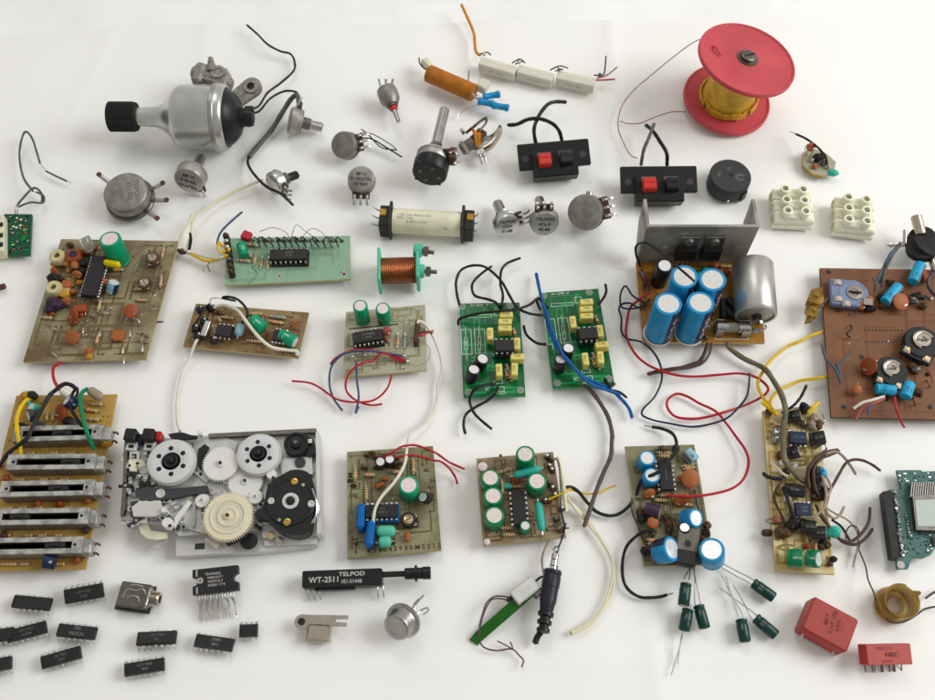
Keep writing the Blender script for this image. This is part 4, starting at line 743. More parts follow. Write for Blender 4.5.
# ============================================================ two green kit boards
def kit(label, cn, at):
    t = T('amplifier_kit_board', label, 'circuit board', at, 'pair of green preamplifier kit boards'); z = 4.2
    uv, b = pcb(t, cn, z, 'pcbkit', trace='pcbkit2', seed=30, nt=26, edge='pcbkit2', tw=.9, dots=False)
    X = lambda x, y: ((x - 45) / 228, (y - 188) / 347)           # kit drawing coordinates -> u, v
    def at_(x, y, h=0):          # the point at height h above the board that hides board point (x, y)
        p = uv(*X(x, y)); p.z = z; return p + (CAM - p) * (h / (CAM.z - z))
    dx = (uv(1, .5) - uv(0, .5))
    def F(x, y, h, a=0): return frame(at_(x, y, h), dx) @ MX.Rotation(R(a), 4, 'Z')
    s = MB()
    def rect(x0, y0, x1, y1, w_=.28):
        c = [at_(x0, y0), at_(x1, y0), at_(x1, y1), at_(x0, y1), at_(x0, y0)]; s.strip(c, w_, 'silk', .09)
    rect(78, 205, 165, 243); rect(78, 205, 165, 232, .2); rect(46, 288, 84, 380); rect(97, 288, 134, 378); rect(58, 318, 68, 362, .25); rect(108, 316, 118, 364, .25); rect(160, 478, 192, 488); rect(175, 214, 200, 236); rect(166, 500, 196, 516)
    for x in (63, 113): s.strip([at_(x, 278), at_(x, 318)], .25, 'silk', .09); s.strip([at_(x, 362), at_(x, 398)], .25, 'silk', .09)
    for tx, x, y, sz in (('A+ AMP -V', 120, 196, 2.0), ('10k', 63, 340, 2.0), ('1k', 113, 340, 2.0), ('IC', 135, 508, 2.4), ('IN OUT', 180, 524, 1.8), ('~+', 88, 405, 2.0)): s.text(tx, F(x, y, .1, 90 if 'k' in tx else 0), sz, 'silk')
    t.part('printing', s)
    for x, y in ((54, 200), (64, 517), (256, 514), (236, 200)):
        q = MB(); p = at_(x, y); q.lathe(p - V((0, 0, .05)), (0, 0, 1), [(0, 1.9), (.16, 1.9), (.16, 1.2), (0, 1.1)], 'tracegr', 22); q.dot(p, 1.15, 'inkgrey', .12, 16); t.part('mounting_hole', q)
    for x, y, a in ((220, 232, 0), (214, 258, 0), (212, 284, 0), (155, 303, 90), (254, 342, 90), (252, 391, 0), (181, 438, 90), (239, 436, 90)):
        M = F(x, y, 6.8, a + random.Random(x).uniform(-4, 4)); q = MB(M).box((0, 0, -3.2), (6.9, 3.3, 6.2), 'capyellow', b=.45); q.text('104J', MX.Translation((0, .2, -.08)), 2.0, 'bandbrown')
        for k in (-2.5, 2.5): q.tube([(k, 0, -6), (k, 0, -6.8)], .3, 'tin', 6, 1)
        t.part('film_capacitor', q)
    chip(t, F(207, 347, 9.2), 9.6, 6.6, 3.6, 8, 5.5, socket='blackp')
    for bx, by, tx, ty, h in ((108, 428, 123, 397, 8), (76, 470, 88, 435, 8)):
        cap(t, at_(bx, by), at_(tx, ty, h), 3.3, 'blackp', 'foilshine', stripe=('darkgrey', .1, .3))
    for a, b_ in (((158, 390), (196, 392)), ((208, 422), (216, 450)), ((218, 440), (226, 490)), ((242, 290), (250, 320)), ((204, 440), (212, 475))):
        p0, p1 = at_(*a), at_(*b_); d = p1 - p0; L = min(6, d.length); c = (p0 + p1) / 2 + V((0, 0, 1.1)); d.normalize()
        q = MB().lathe(c - d * L / 2, d, [(0, .4), (.3, .9), (L * .2, 1), (L * .28, .8), (L * .4, .8), (L * .5, .8), (L * .7, .8), (L * .8, 1), (L - .3, .9), (L, .4)], ['resblue', 'resblue', 'bandbrown', 'resbody', 'bandred', 'resbody', 'resbody', 'bandbrown', 'resbody'], 12); q.tube([p0, p0 + V((0, 0, 1.1)), p1 + V((0, 0, 1.1)), p1], .28, 'tin', 6, 1); t.part('resistor', q)
    return t, at_
def K_(x, y): return (450 + x / 3.784, 255 + y / 3.784)
def L_(x, y): return (440 + x / 2.69, 180 + y / 2.69)
t, at_ = kit('green kit board with black wires only, yellow box capacitors and one black chip', [(459.5, 303.5), (519.5, 302.5), (525.5, 396), (463.5, 397.5)], (492, 350))
KW = [[(36, 188, 5), (24, 150, 5), (22, 100, 5), (42, 58, 5), (85, 38, 6), (130, 45, 6), (165, 70, 6), (198, 108, 6), (225, 160, 7), (258, 202, 9), (300, 218, 8), (335, 224, 7), (352, 228, 6)],
 [(265, 12, 3), (240, 18, 3), (210, 32, 3), (192, 62, 4), (192, 110, 5), (198, 150, 7), (196, 185, 9), (190, 208, 5)], [(157, 43, 5), (128, 62, 5), (96, 92, 4), (84, 122, 5), (98, 152, 6), (140, 165, 8), (175, 180, 9), (190, 205, 5)],
 [(32, 264, 4), (38, 245, 6), (70, 228, 9), (130, 218, 11), (190, 214, 12), (250, 205, 11), (300, 190, 9), (330, 166, 8), (345, 168, 8)], [(58, 676, 2), (50, 640, 2), (62, 600, 2), (100, 572, 3), (140, 550, 4), (168, 525, 7), (180, 498, 6)], [(157, 658, 2), (125, 635, 2), (95, 600, 2), (75, 562, 3), (78, 530, 6), (100, 505, 9), (135, 492, 9), (170, 488, 6)]]
for q in KW: wire(t, [(*K_(x, y), z) for x, y, z in q], .82, 'blackwire')
t, at_ = kit('green kit board with a bright blue wire pair crossing over it, yellow box capacitors', [(541, 292.8), (598, 288.6), (614.5, 384.5), (553, 388.5)], (578, 340))
BW = [([(259, 252, 2), (266, 290, 5), (275, 330, 9), (290, 378, 13), (308, 435, 13), (342, 482, 13), (380, 525, 11), (420, 548, 8), (460, 562, 4), (490, 590, 2), (506, 615, 2), (517, 640, 2)], 1.0, 'brightblue'), ([(270, 322, 6), (285, 350, 12), (300, 400, 16), (325, 462, 16), (360, 508, 14), (400, 545, 10), (445, 562, 6), (485, 578, 3)], .9, 'brightblue'),
 ([(445, 281, 3), (447, 300, 5), (438, 322, 8), (425, 335, 8)], .85, 'blackwire'), ([(455, 565, 4), (480, 572, 3), (502, 585, 2)], .75, 'blackwire'), ([(225, 392, 3), (235, 415, 3), (258, 438, 4), (285, 442, 6)], .85, 'blackwire'), ([(270, 350, 5), (262, 325, 6), (268, 316, 8), (280, 335, 9), (290, 345, 6)], .8, 'blackwire'), ([(445, 535, 5), (455, 555, 6), (470, 548, 5)], .8, 'blackwire'),
 ([(388, 552, 6), (415, 575, 3), (440, 610, 2), (457, 645, 2), (463, 680, 2), (464, 705, 2), (458, 740, 2), (445, 780, 2), (425, 830, 3), (405, 880, 3), (388, 932, 3)], 1.25, 'umberwire')]
for q, r, m in BW: wire(t, [(*L_(x, y), z) for x, y, z in q], r, m)
# ============================================================ power amplifier board with heat sink
t = T('power_supply_board', 'amber power supply board with metal heat sink, four tall blue capacitors and a silver can', 'circuit board', (700, 310))
ZA = 3.5
uv, b = pcb(t, [(636, 262), (759, 259), (764.8, 343), (643, 342)], ZA, 'pcbamp', trace='traceamp', seed=41, nt=26, solder=14, tw=1.5)
def M_(x, y): return (610 + x / 3.184, 190 + y / 3.184)
def W_(x, y): return (630 + x / 4.514, 195 + y / 4.516)
HH = 34; bl, br = P(635.5, 262, ZA), P(742.5, 261, ZA); tl = P(648, 230.5, ZA + HH); trr = P(760.5, 226.5, ZA + HH)
y0 = (bl.y + br.y) / 2; x0, x1 = (bl.x + tl.x) / 2, (br.x + trr.x) / 2
mb = MB(); mb.box(((x0 + x1) / 2, y0, ZA + HH / 2), (x1 - x0, 1.6, HH), 'heatsink', b=.2); hs = t.part('heat_sink', mb)
for x, s in ((x0, 1), (x1, -1)):
    mb = MB(); D = 17; lean = 1.5 * s; 
    pl = [(y0 + .8, ZA + 2), (y0 + .8, ZA + HH), (y0 + D, ZA + HH - 1), (y0 + D * .9, ZA + HH * .45), (y0 + 6, ZA)]
    vs = [(x, p[0], p[1]) for p in pl] + [(x + 1.6 * s, p[0], p[1]) for p in pl]; n = 5
    mb.add(vs, [list(range(n)), [n + k for k in range(n)][::-1]] + [[k, n + k, n + (k + 1) % n, (k + 1) % n] for k in range(n)], 'heatsink')
    c = V((x + (.8 * s) - 1.0 * s, y0 + D * .72, ZA + HH * .8))
    for o_ in (-.95, .95): mb.lathe(c + V((.2 * s + o_, 0, 0)), (1, 0, 0), [(0, 2.0), (.05, 2.0)], 'inkwhite', 16)
    t.part('side_wing', mb, hs)
t.part('screw_hole', MB().lathe(V((P(665, 251, ZA + 14).x, y0 - .83, ZA + 15)), (0, -1, 0), [(0, 1.6), (.05, 1.5)], 'inkwhite', 16), hs)
for px in (684.5, 709.5):
    c = P(px, 256, ZA + 10); x = c.x; mb = MB().box((x, y0 - 1.7, ZA + 18), (10, 1.3, 17), 'steel', b=.15); mb.lathe((x, y0 - 2.4, ZA + 23), (0, -1, 0), [(0, 2.4), (1.4, 2.2), (1.5, .8)], 'zinc', 16)
    q = t.part('power_transistor', mb); t.part('transistor_body', MB().box((x, y0 - 3.1, ZA + 13), (10.4, 3.6, 9.6), 'blackp', b=.4), q)
    for k in (-2.5, 0, 2.5): t.part('lead', MB().tube([(x + k, y0 - 3.4, ZA + 9), (x + k, y0 - 3.6, ZA)], .5, 'tin', 6, 1), q)
def bluecap(base, top, ring=True):
    B_ = P(*base, ZA); T_ = P(*top, ZA + 29); B_ = V((T_.x * .6 + B_.x * .4, T_.y * .6 + B_.y * .4, ZA)); o = cap(t, B_, T_, 6.9, 'blue', 'foil', stripe=('navy', .02, .22), ring='foil' if ring else None)
    a = (T_ - B_).normalized(); g = V((0, -1, .2)); u = (g - a * g.dot(a)).normalized(); w_ = a.cross(u); q = MB()
    for k in range(3):
        c = B_ + a * (6.5 + k * 6.8); th = .75
        for i in range(20):
            f = [6.2832 * i / 20, 6.2832 * (i + 1) / 20]; vs = []
            for ff in f:
                for rr in (1.0, .62):
                    la = th + rr * 1.5 * math.cos(ff) / 7.3 * 1.0; vs.append(c + a * (rr * 2.5 * math.sin(ff)) + (u * math.cos(la) + w_ * math.sin(la)) * 6.96)
            q.add(vs, [(0, 1, 3, 2)], 'foil')
    t.part('printing', q, o)
bluecap((679, 302), (684.5, 276.5), False); bluecap((706, 305), (712.5, 279.5), False); bluecap((657, 337), (668.5, 303.5)); bluecap((688.5, 338), (700.8, 302.6))
cap(t, P(*W_(128, 395), ZA), P(*W_(157, 318), ZA + 19), 4.1, 'blackp', 'foilshine', stripe=('darkgrey', .1, .3), ring='traceamp')
A0, A1 = P(752.5, 268, 15), P(755.5, 311, 14); ax = (A1 - A0).normalized(); L = (A1 - A0).length + 6; A0 = A0 - ax * 3; rr = 10.6
q = t.part('silver_can', MB().lathe(A0, ax, [(0, rr * .8), (.6, rr * .93), (1.8, rr), (L - 2.4, rr), (L - 1.4, rr * .96), (L - .8, rr * 1.0), (L - .2, rr * .97), (L - .2, rr * .88), (L - 1.2, rr * .86)], 'canalu', 60)); e_ = A0 + ax * (L - 1.2)
mb = MB().lathe(e_, ax, [(0, rr * .85), (.2, rr * .84)], 'aludull', 40); mb.lathe(e_ + V((1, 0, -2)), ax, [(0, 2.6), (1.6, 2.2)], 'blackm', 18); mb.tube([e_ + V((1, 0, -2)), e_ + V((1.5, -4, -2)), e_ + V((2, -5, 1))], .9, 'steel', 8, 3); t.part('end_seal', mb, q)
q0, q1 = P(*M_(338, 436), ZA + 5), P(*M_(446, 440), ZA + 5); d = (q1 - q0).normalized(); L = (q1 - q0).length
fo = t.part('fuse', MB().lathe(q0, d, [(0, 2.4), (.3, 2.8), (6, 2.8), (6, 2.5), (L - 6, 2.5), (L - 6, 2.8), (L - .3, 2.8), (L, 2.4)], ['steel', 'steel', 'steel', 'glass', 'steel', 'steel', 'steel'], 22)); t.part('fuse_wire', MB().cyl(q0, q1, .25, 'darksteel', 6), fo)
for k in (.12, .88):
    c = q0.lerp(q1, k); F = frame(c, d)
    for s in (-1, 1): t.part('fuse_clip', MB(F).box((0, s * 3.1, -.8), (4.4, .45, 6), 'steel', b=.1).box((0, s * 1.6, -4.1), (4.4, 3.4, .4), 'steel'))
t.part('fuse_clip', MB(frame(q1, d)).box((3.5, -.5, -1.5), (4, 3, .5), 'steel', b=.1).tube([(5, -.5, -1), (7.5, -.5, 1), (7.5, 1.5, 1.2)], .5, 'tin', 6, 3))
for a, b_ in (((372, 345), (405, 378)), ((365, 375), (395, 405)), ((360, 350), (362, 410))): t.part('diode', MB().cyl(P(*M_(*a), ZA + 3), P(*M_(*b_), ZA + 3), 2.0, 'blackm', 14, ch=.3))
for x, y, m, r in ((300, 260, 'green', 2.6), (280, 272, 'green', 2.4), (350, 262, 'disc', 2.0), (372, 262, 'disc2', 2.2), (335, 240, 'disc', 1.8), (305, 470, 'flux', 1.6), (112, 300, 'flux', 1.6), (140, 262, 'disc2', 1.6)): t.part('drop_capacitor', MB().blob(P(*M_(x, y), ZA + 2.2), r, m, x, .1))
res(t, M_(340, 245), M_(395, 248), ZA, 'a', .9); res(t, M_(95, 262), M_(120, 305), ZA, 'c', .8); res(t, M_(415, 330), M_(418, 400), ZA, 'b', .9)
mb = MB(); p = [P(*M_(x, y), ZA) for x, y in ((335, 415), (335, 475), (440, 475), (440, 468))]; mb.strip(p, .35, 'silk', .07); mb.text('A', fr(*M_(310, 432), ZA + .1), 5, 'silk'); t.part('printing', mb)
for q, r, m in (([(708, 344, 3), (705, 353, 3), (700, 362.5, 2), (692, 365.5, 2), (681, 367.5, 2), (665, 371, 2), (648, 374, 2)], 1.2, 'brownwire'), ([(712, 344, 3), (708, 354, 3), (702, 364, 3), (690, 368, 2), (676, 370, 2), (660, 373, 1)], .8, 'umberwire'),
 ([(727, 343, 4), (731, 350, 3), (745, 359, 3), (757, 364.5, 3), (767, 371, 5), (775, 382, 8), (782, 396, 12), (785, 412, 15), (784, 430, 15), (783, 448, 14), (786, 461, 13), (793, 471, 11), (800, 478, 9), (807, 483, 7)], 1.45, 'olivewire')): wire(t, q, r, m)
wire(t, [(649, 292, 7), (640, 299, 6), (631, 308, 3), (626.5, 322, 1), (626, 335, 1), (633, 352, 1), (646, 364, 2), (662, 371, 5), (680, 375, 3), (697, 376, 1), (718, 374.5, 1), (740, 373.5, 2), (757, 377, 3), (767, 386, 3), (767.5, 393, 3), (758, 400, 2), (742, 406, 1), (724, 413, 3), (706, 417, 1), (690, 419.5, 1), (676, 416.5, 1), (667.5, 408, 1), (668, 399, 1), (677, 394, 1), (687, 396.5, 1), (700, 403, 1), (716, 412, 1), (727, 424, 1), (738, 438, 2), (746, 451, 3), (748.5, 463, 4), (743.5, 479, 6), (730, 490, 8), (708, 495.5, 12), (690, 496.5, 12), (668, 495.6, 9)], .75, 'redwire', name='red_wire')
wire(t, [(650, 299, 6), (641, 308, 5), (630, 303, 5), (622, 305, 3), (619, 309, 3), (622, 318, 2), (621, 330, 1), (627, 338.5, 1), (641, 342, 2), (652, 351, 1), (660, 364, 2), (661.5, 380, 1), (655, 397, 1), (644, 409, 1), (642.5, 415.5, 1), (652, 419.5, 1), (668, 423.5, 1), (690, 427, 1), (710, 424.5, 1), (727, 418, 2), (739, 408, 2), (746, 397, 3), (748.5, 386, 4), (749.5, 373, 5)], .62, 'navy', name='blue_wire')
wire(t, [(645, 303, 5), (633, 296, 7), (626, 286, 6), (621, 294, 4), (622, 307, 3), (634, 309, 4), (646, 305, 6)], .6, 'navy', name='blue_wire')
wire(t, [(640, 266, 5), (636, 254, 12), (637, 246, 18), (645, 243, 24), (655, 248, 32), (671, 262, 38), (683, 272, 41), (694, 281, 38)], .7, 'blackwire')
for q in ([(641, 270, 4), (648, 282, 6), (645, 296, 5)], [(639, 272, 4), (645, 280, 7), (650, 292, 5)]): wire(t, q, .55, 'purplewire')
# ============================================================ brown radio board at the edge
t = T('circuit_board', 'reddish brown board with a blue-grey trimmer, two black trimmers and rows of empty holes', 'circuit board', (885, 350))
ZR = 5
uv, b = pcb(t, [(820, 268), (952, 270), (957, 420), (831.4, 417)], ZR, 'pcbbrown', trace='tracebr', seed=51, nt=16, solder=18, dots=False, th=1.8, edge='phen')
def R_(x, y): return (770 + x / 3.5, 220 + y / 3.5)
mb = MB()
for i in range(11): mb.dot(P(*R_(332 + i * 13, 385 + i * .2), ZR), .55, 'blackm', .06)
for i in range(9): mb.dot(P(*R_(334 + i * 12, 427), ZR), .5, 'blackm', .06)
for x, y in ((258, 655), (205, 182), (545, 270), (560, 655), (320, 480)): t.part('mounting_hole', MB().dot(P(*R_(x, y), ZR), 1.3, 'blackm', .06, 14))
mb.text('A 2', fr(*R_(285, 332), ZR + .06, 0), 3, 'blackm'); mb.text('1', fr(*R_(252, 318), ZR + .06, 0), 3, 'blackm'); t.part('drill_hole', mb)
M = fr(*R_(272, 252), ZR + 5, -6); q = MB(M).box((-3, 0, -2.2), (11, 15.5, 4), 'trimblue', b=.5); q.lathe((3, 0, -4), (0, 0, 1), [(0, 8), (3.4, 8), (4, 7.3)], 'trimblue', 34); o = t.part('trimmer', q)
t.part('wiper', MB(M).lathe((3.5, 0, .1), (0, 0, 1), [(0, 4.4), (.5, 4.2), (.6, 2.2), (.2, 1.8)], 'nickel', 24).box((3.5, 0, .9), (6.5, 1, .5), 'blackm', MX.Rotation(0, 4, 'Z')).box((10, -4.8, .3), (5, 4, .8), 'nickel', b=.2), o)
for x, y in ((-5, 5.2), (-5, -4.6), (-1, -10)): t.part('terminal', MB(M).box((x, y if y > -9 else -7, .2), (4.6, 3.6, .5), 'nickel', b=.2).lathe((x + .4, y if y > -9 else -7, .3), (0, 0, 1), [(0, 1.5), (.4, 1.4), (.4, .7)], 'tin', 12), o)
def bigtrim(x, y, s, a):
    M = fr(*R_(x, y), ZR + 6, a); q = MB(M).lathe((0, 0, -4), (0, 0, 1), [(0, s), (3, s), (3.6, s * .95)], 'blackm', 36); q.box((0, -s * .7, -2.5), (s * 1.7, s * .9, 2.6), 'blackm', b=.3); o = t.part('trimmer', q)
    t.part('wiper', MB(M).lathe((0, s * .1, -.3), (0, 0, 1), [(0, s * .42), (.8, s * .4), (.8, s * .2), (.2, s * .18)], 'nickel', 22).tube([(s * .5 * math.cos(k * .5 + .8), s * .1 + s * .5 * math.sin(k * .5 + .8), .5) for k in range(9)], .9, 'nickel', 8, 2, flat=.3).box((0, s * .1, .6), (s * .7, .9, .4), 'darksteel', MX.Rotation(.6, 4, 'Z')), o)
    for k in (-1, 1): t.part('terminal', MB(M).box((k * s * .55, -s * .85, -.9), (s * .42, s * .42, .5), 'nickel', b=.2).lathe((k * s * .55, -s * .85, -.6), (0, 0, 1), [(0, s * .14), (.4, s * .13)], 'gold', 12), o)
bigtrim(535, 425, 9.0, -25); bigtrim(428, 525, 8.0, -18)
cap_lie(t, R_(500, 218), R_(527, 155), ZR + 4, 3.1, 'cyan', topm='cyan', cut=False, stripe=('inkdim', .1, .25)); cap_lie(t, R_(402, 288), R_(450, 232), ZR + 4, 3.0, 'cyan', topm='cyan', cut=False, stripe=('inkdim', .1, .25)); cap_lie(t, R_(370, 590), R_(438, 597), ZR + 3.5, 2.7, 'cyan', topm='cyan', cut=False); cap_lie(t, R_(472, 620), R_(488, 572), ZR + 4, 3.0, 'cyan', topm='cyan', cut=False)
disc(t, *R_(458, 286), ZR + 5, 4.6, 'disc', (.2, -.3, .9), zb=ZR); disc(t, *R_(348, 282), ZR + 3.5, 2.6, 'disc', (.2, -.6, .7), zb=ZR); disc(t, *R_(345, 512), ZR + 4.5, 4.6, 'disc2', (-.7, -.2, .6), zb=ZR); disc(t, *R_(304, 594), ZR + 3.5, 2.6, 'disc', (0, -.3, .9), zb=ZR); disc(t, *R_(545, 195), ZR + 4, 3.4, 'disc2', (.6, -.2, .6), zb=ZR); disc(t, *R_(320, 300), ZR + 3.5, 2.4, 'disc', (.2, -.6, .7), zb=ZR)
for k, (x, y) in enumerate(((510, 270), (520, 262), (500, 280), (535, 300), (395, 270), (495, 510), (510, 525), (395, 300), (350, 310), (520, 600), (455, 605), (430, 220))): t.part('component', MB().blob(P(*R_(x, y), ZR + 1.8), 2.0 if k % 2 else 2.6, ('blackm', 'rust', 'darksteel', 'flux')[k % 4], k, .18, (1.2, .8, .9)))
rn = random.Random(45)
for k in range(30):
    x, y = rn.choice(((rn.uniform(340, 570), rn.uniform(190, 320)), (rn.uniform(330, 570), rn.uniform(470, 640)), (rn.uniform(230, 360), rn.uniform(260, 320)))); t.part('solder_joint', MB().blob(P(*R_(x, y), ZR + .5), rn.uniform(.6, 1.3), rn.choice(('flux', 'darksteel', 'tin', 'blackm', 'rust')), k, .25, (1, 1, .8)))
for k in range(10):
    x, y = rn.uniform(380, 560), rn.choice((rn.uniform(200, 310), rn.uniform(480, 640))); a_ = rn.uniform(0, 3); wire(t, [(*R_(x, y), ZR), (*R_(x + 12 * math.cos(a_), y + 12 * math.sin(a_)), ZR + 4), (*R_(x + 28 * math.cos(a_), y + 28 * math.sin(a_)), ZR)], .35, rn.choice(('tin', 'blackm', 'darksteel')), name='jumper')
RW = [([(368, 240, 6), (380, 205, 9), (400, 165, 10), (425, 125, 12), (458, 80, 14)], 1.0, 'greywire'), ([(392, 235, 6), (398, 200, 9), (410, 160, 11), (432, 120, 12), (456, 86, 14)], .95, 'greywire'), ([(376, 215, 7), (398, 180, 8), (405, 150, 12), (430, 108, 13)], .7, 'bluewire'), ([(365, 250, 5), (372, 225, 8), (360, 205, 8)], .7, 'greywire'),
 ([(182, 438, 7), (200, 485, 9), (225, 520, 9), (248, 570, 6)], .9, 'greywire'), ([(248, 570, 6), (235, 520, 8), (260, 490, 8), (284, 462, 6)], .8, 'greywire'), ([(232, 505, 9), (242, 530, 8), (246, 568, 6)], .8, 'bluewire'),
 ([(292, 660, 4), (320, 640, 6), (360, 632, 7), (400, 618, 7)], .85, 'whitewire'), ([(300, 698, 3), (318, 665, 5), (355, 648, 7), (400, 625, 7)], .85, 'pinkwire'), ([(345, 680, 6), (350, 655, 7), (385, 630, 7)], .7, 'bluewire'), ([(436, 620, 6), (444, 665, 6), (452, 692, 3), (467, 720, 1), (472, 726, 1)], .65, 'redwire'), ([(545, 520, 6), (562, 535, 8), (570, 570, 6)], .6, 'pinkwire'),
 ([(590, 172, 9), (560, 200, 9), (555, 230, 8), (575, 262, 8), (600, 260, 6)], .8, 'navy'), ([(280, 368, 1), (285, 380, 3), (270, 400, 3), (282, 412, 1)], .45, 'blackwire')]
for q, r, m in RW: wire(t, [(*R_(x, y), ZR + z) for x, y, z in q], r, m)
wire(t, [(827, 331, 3), (812, 334.5, 3), (800, 341.7, 3), (790, 345, 2), (782, 350.5, 2), (771, 360, 3), (763, 370, 3), (759, 383, 3), (762, 394, 4), (768, 403, 6), (775, 412, 8)], .95, 'yellow', name='yellow_wire'); wire(t, [(830, 376, 3), (812, 379, 3), (800, 381.7, 2), (787, 386, 2), (777, 391.5, 3), (770, 399, 4), (769, 405, 6), (772, 412, 8)], .95, 'yellow', name='yellow_wire')
mb = MB(); rn = random.Random(4)
mb.slab([P(x, y, z) for x, y, z in ((812, 289, 9), (823, 287, 11), (822, 300, 9), (817, 309, 8), (812, 321, 7), (805, 323, 4), (809, 310, 6), (806, 303, 7))][::-1], 1.6, 'kelp'); mb.blob(P(816, 299, 8), 4.2, 'kelp', 3, .3, (.9, 1.2, .6)); mb.blob(P(812, 312, 6), 3.8, 'kelp', 9, .3, (.9, 1.2, .6)); t.part('mica_capacitor', mb)
wire(t, [(820, 307, 8), (826, 300, 8), (832, 292, 6)], .4, 'greywire')
# ============================================================ slider board
t = T('slider_board', 'amber equaliser board with five grey metal slide potentiometers', 'circuit board', (45, 500))
ZS = 4.5
uv, b = pcb(t, [(16.4, 395.7), (117, 394.3), (85.4, 569), (-27, 572)], ZS, 'pcbslide', trace='tracesl', seed=61, nt=36, solder=40, tw=1.2)
def S_(x, y): return (x / 7, 380 + y / 7)
SL = [((13, 434), (101, 431.5), .55), ((7, 462), (94.5, 461), .72), ((0, 489), (93, 487), .62), ((-8, 517), (88, 515.5), .28), ((-15, 546.5), (81.5, 544.5), .72)]
for i, (a, b_, kn) in enumerate(SL):
    h = 9; p0, p1 = P(*a, ZS + h), P(*b_, ZS + h); L = (p1 - p0).length; M = frame((p0 + p1) / 2, p1 - p0); W = 7.8
    q = MB(M); 
    q.box((0, W / 2 - 1.2, -.4), (L, 2.4, .8), 'slidermetal', b=.2); q.box((0, -W / 2 + 1.2, -.4), (L, 2.4, .8), 'slidermetal', b=.2)
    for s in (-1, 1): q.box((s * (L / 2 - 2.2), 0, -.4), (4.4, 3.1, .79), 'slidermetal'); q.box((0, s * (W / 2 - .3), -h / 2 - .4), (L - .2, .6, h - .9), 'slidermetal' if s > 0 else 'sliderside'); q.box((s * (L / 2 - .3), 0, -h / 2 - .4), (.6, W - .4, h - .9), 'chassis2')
    o = t.part('slide_potentiometer', q)
    for s in (-1, 1): t.part('screw_hole', MB(M).lathe((s * (L / 2 - 3), 0, 0), (0, 0, 1), [(0, .8), (.05, .8)], 'blackm', 12), o); t.part('track', MB(M).box((0, 0, -3), (L - 10, 2.7, 1), 'blackm'), o)
    t.part('slider_lever', MB(M).box(((kn - .5) * L, 0, -1.4), (9, 2.4, 3.0), 'blackm', b=.3).box(((kn - .5) * L, 0, .3), (3.2, 1.2, 1.6), 'blackm', b=.2), o)
    t.part('end_bracket', MB(M).box((L / 2 + 1.8, 0, -h / 2 - 1), (3.6, W - 1, h - 2), 'slidermetal', b=.4), o)
    for y in (-2.5, 2.0): t.part('lug', MB(M).tube([(L / 2 + 3.4, y, -h + 1.5), (L / 2 + 4.6, y + .3, -h + 2.2), (L / 2 + 5.4, y - .2, -h + .5)], .6, 'rust', 6, 3, flat=.3), o)
for i, (y, xs) in enumerate(((454, (32, 55, 72)), (480, (22, 45, 66)), (508.5, (10, 24, 40, 70)), (536, (8, 30, 44, 60)), (564.5, (6, 14, 26, 62)))):
    for j, x in enumerate(xs): res(t, (x - 6, y + .5), (x + 5, y), ZS, 'abcd'[(i + j) % 4], .85)
for k, (x, y) in enumerate(((6, 478), (38, 503.5), (90, 470), (60, 504), (88, 500), (86, 530), (77, 560), (80, 552), (4, 535))): t.part('bead_capacitor', MB().blob(P(x, y, ZS + 1.6), 1.9, ('disc2', 'disc', 'flux')[k % 3], k, .12))
disc(t, *S_(430, 222), ZS + 5, 4.6, 'disc2', (-.5, -.2, .75), zb=ZS)
cap_lie(t, S_(530, 178), S_(465, 140), ZS + 5, 3.3, 'navy', z2=ZS + 9, topm='foil', cut=False); cap_lie(t, S_(262, 235), S_(195, 252), ZS + 5, 3.2, 'darkgrey', z2=ZS + 7, topm='foil', cut=False); cap_lie(t, S_(255, 210), S_(215, 190), ZS + 5, 2.6, 'teal', z2=ZS + 8, topm='foil', cut=False); cap_lie(t, (56, 563), (43, 561), ZS + 4, 3.3, 'navy', z2=ZS + 6, topm='foil', cut=False)
for a, b_, k in (((630, 172), (735, 180), 'd'), ((590, 210), (700, 228), 'b'), ((610, 280), (710, 285), 'a'), ((338, 230), (330, 300), 'a'), ((380, 230), (372, 300), 'c'), ((640, 345), (700, 348), 'b')): res(t, S_(*a), S_(*b_), ZS, k, 1.0)
for k, (x, y) in enumerate(((480, 290), (510, 305), (150, 330), (185, 110), (225, 110), (270, 320), (720, 400), (745, 440))): t.part('transistor', MB().blob(P(*S_(x, y), ZS + 2.4), 2.8, ('blackm', 'darkgrey', 'blackm', 'amber')[k % 4], k, .12, (1.1, .8, 1)))
capsule(t, S_(620, 65), S_(715, 130), ZS + 6, 2.4, 'beigewire', name='sleeved_joint'); capsule(t, S_(425, 70), S_(490, 105), ZS + 8, 2.0, 'whitewire', name='sleeved_joint')
SW = [([(225, 130, 6), (185, 140, 9), (135, 200, 12), (110, 280, 14), (118, 370, 15), (135, 450, 14), (150, 560, 10)], 1.15, 'yellow'), ([(-15, 610, 4), (10, 575, 8), (50, 510, 12), (130, 445, 15), (190, 400, 16), (230, 310, 16), (290, 205, 14), (350, 115, 13), (400, 62, 13), (450, 35, 13), (500, 40, 13), (545, 72, 11)], 1.2, 'blackwire'), ([(612, 62, 11), (575, 90, 13), (558, 160, 15), (570, 240, 16), (598, 330, 17), (630, 410, 16), (655, 480, 11)], 1.15, 'greenwire'),
 ([(520, 75, 10), (490, 120, 12), (490, 180, 13), (520, 240, 13), (560, 300, 14), (600, 345, 12)], .9, 'blackwire'), ([(200, 150, 8), (215, 200, 9), (240, 260, 9), (290, 320, 7)], .9, 'teal'), ([(545, 80, 9), (530, 130, 9), (545, 180, 7)], .8, 'darkgrey')]
for q, r, m in SW: wire(t, [(*S_(x, y), z) for x, y, z in q], r, m)
wire(t, [(60, 390, 13), (55, 380, 10), (52.5, 370, 6), (58, 363, 3), (72, 359, 1.5), (83, 352, 1)], .9, 'redwire', name='red_wire')
SPEC.update({'plugblack': ('20232c', .4, 0, .1)})
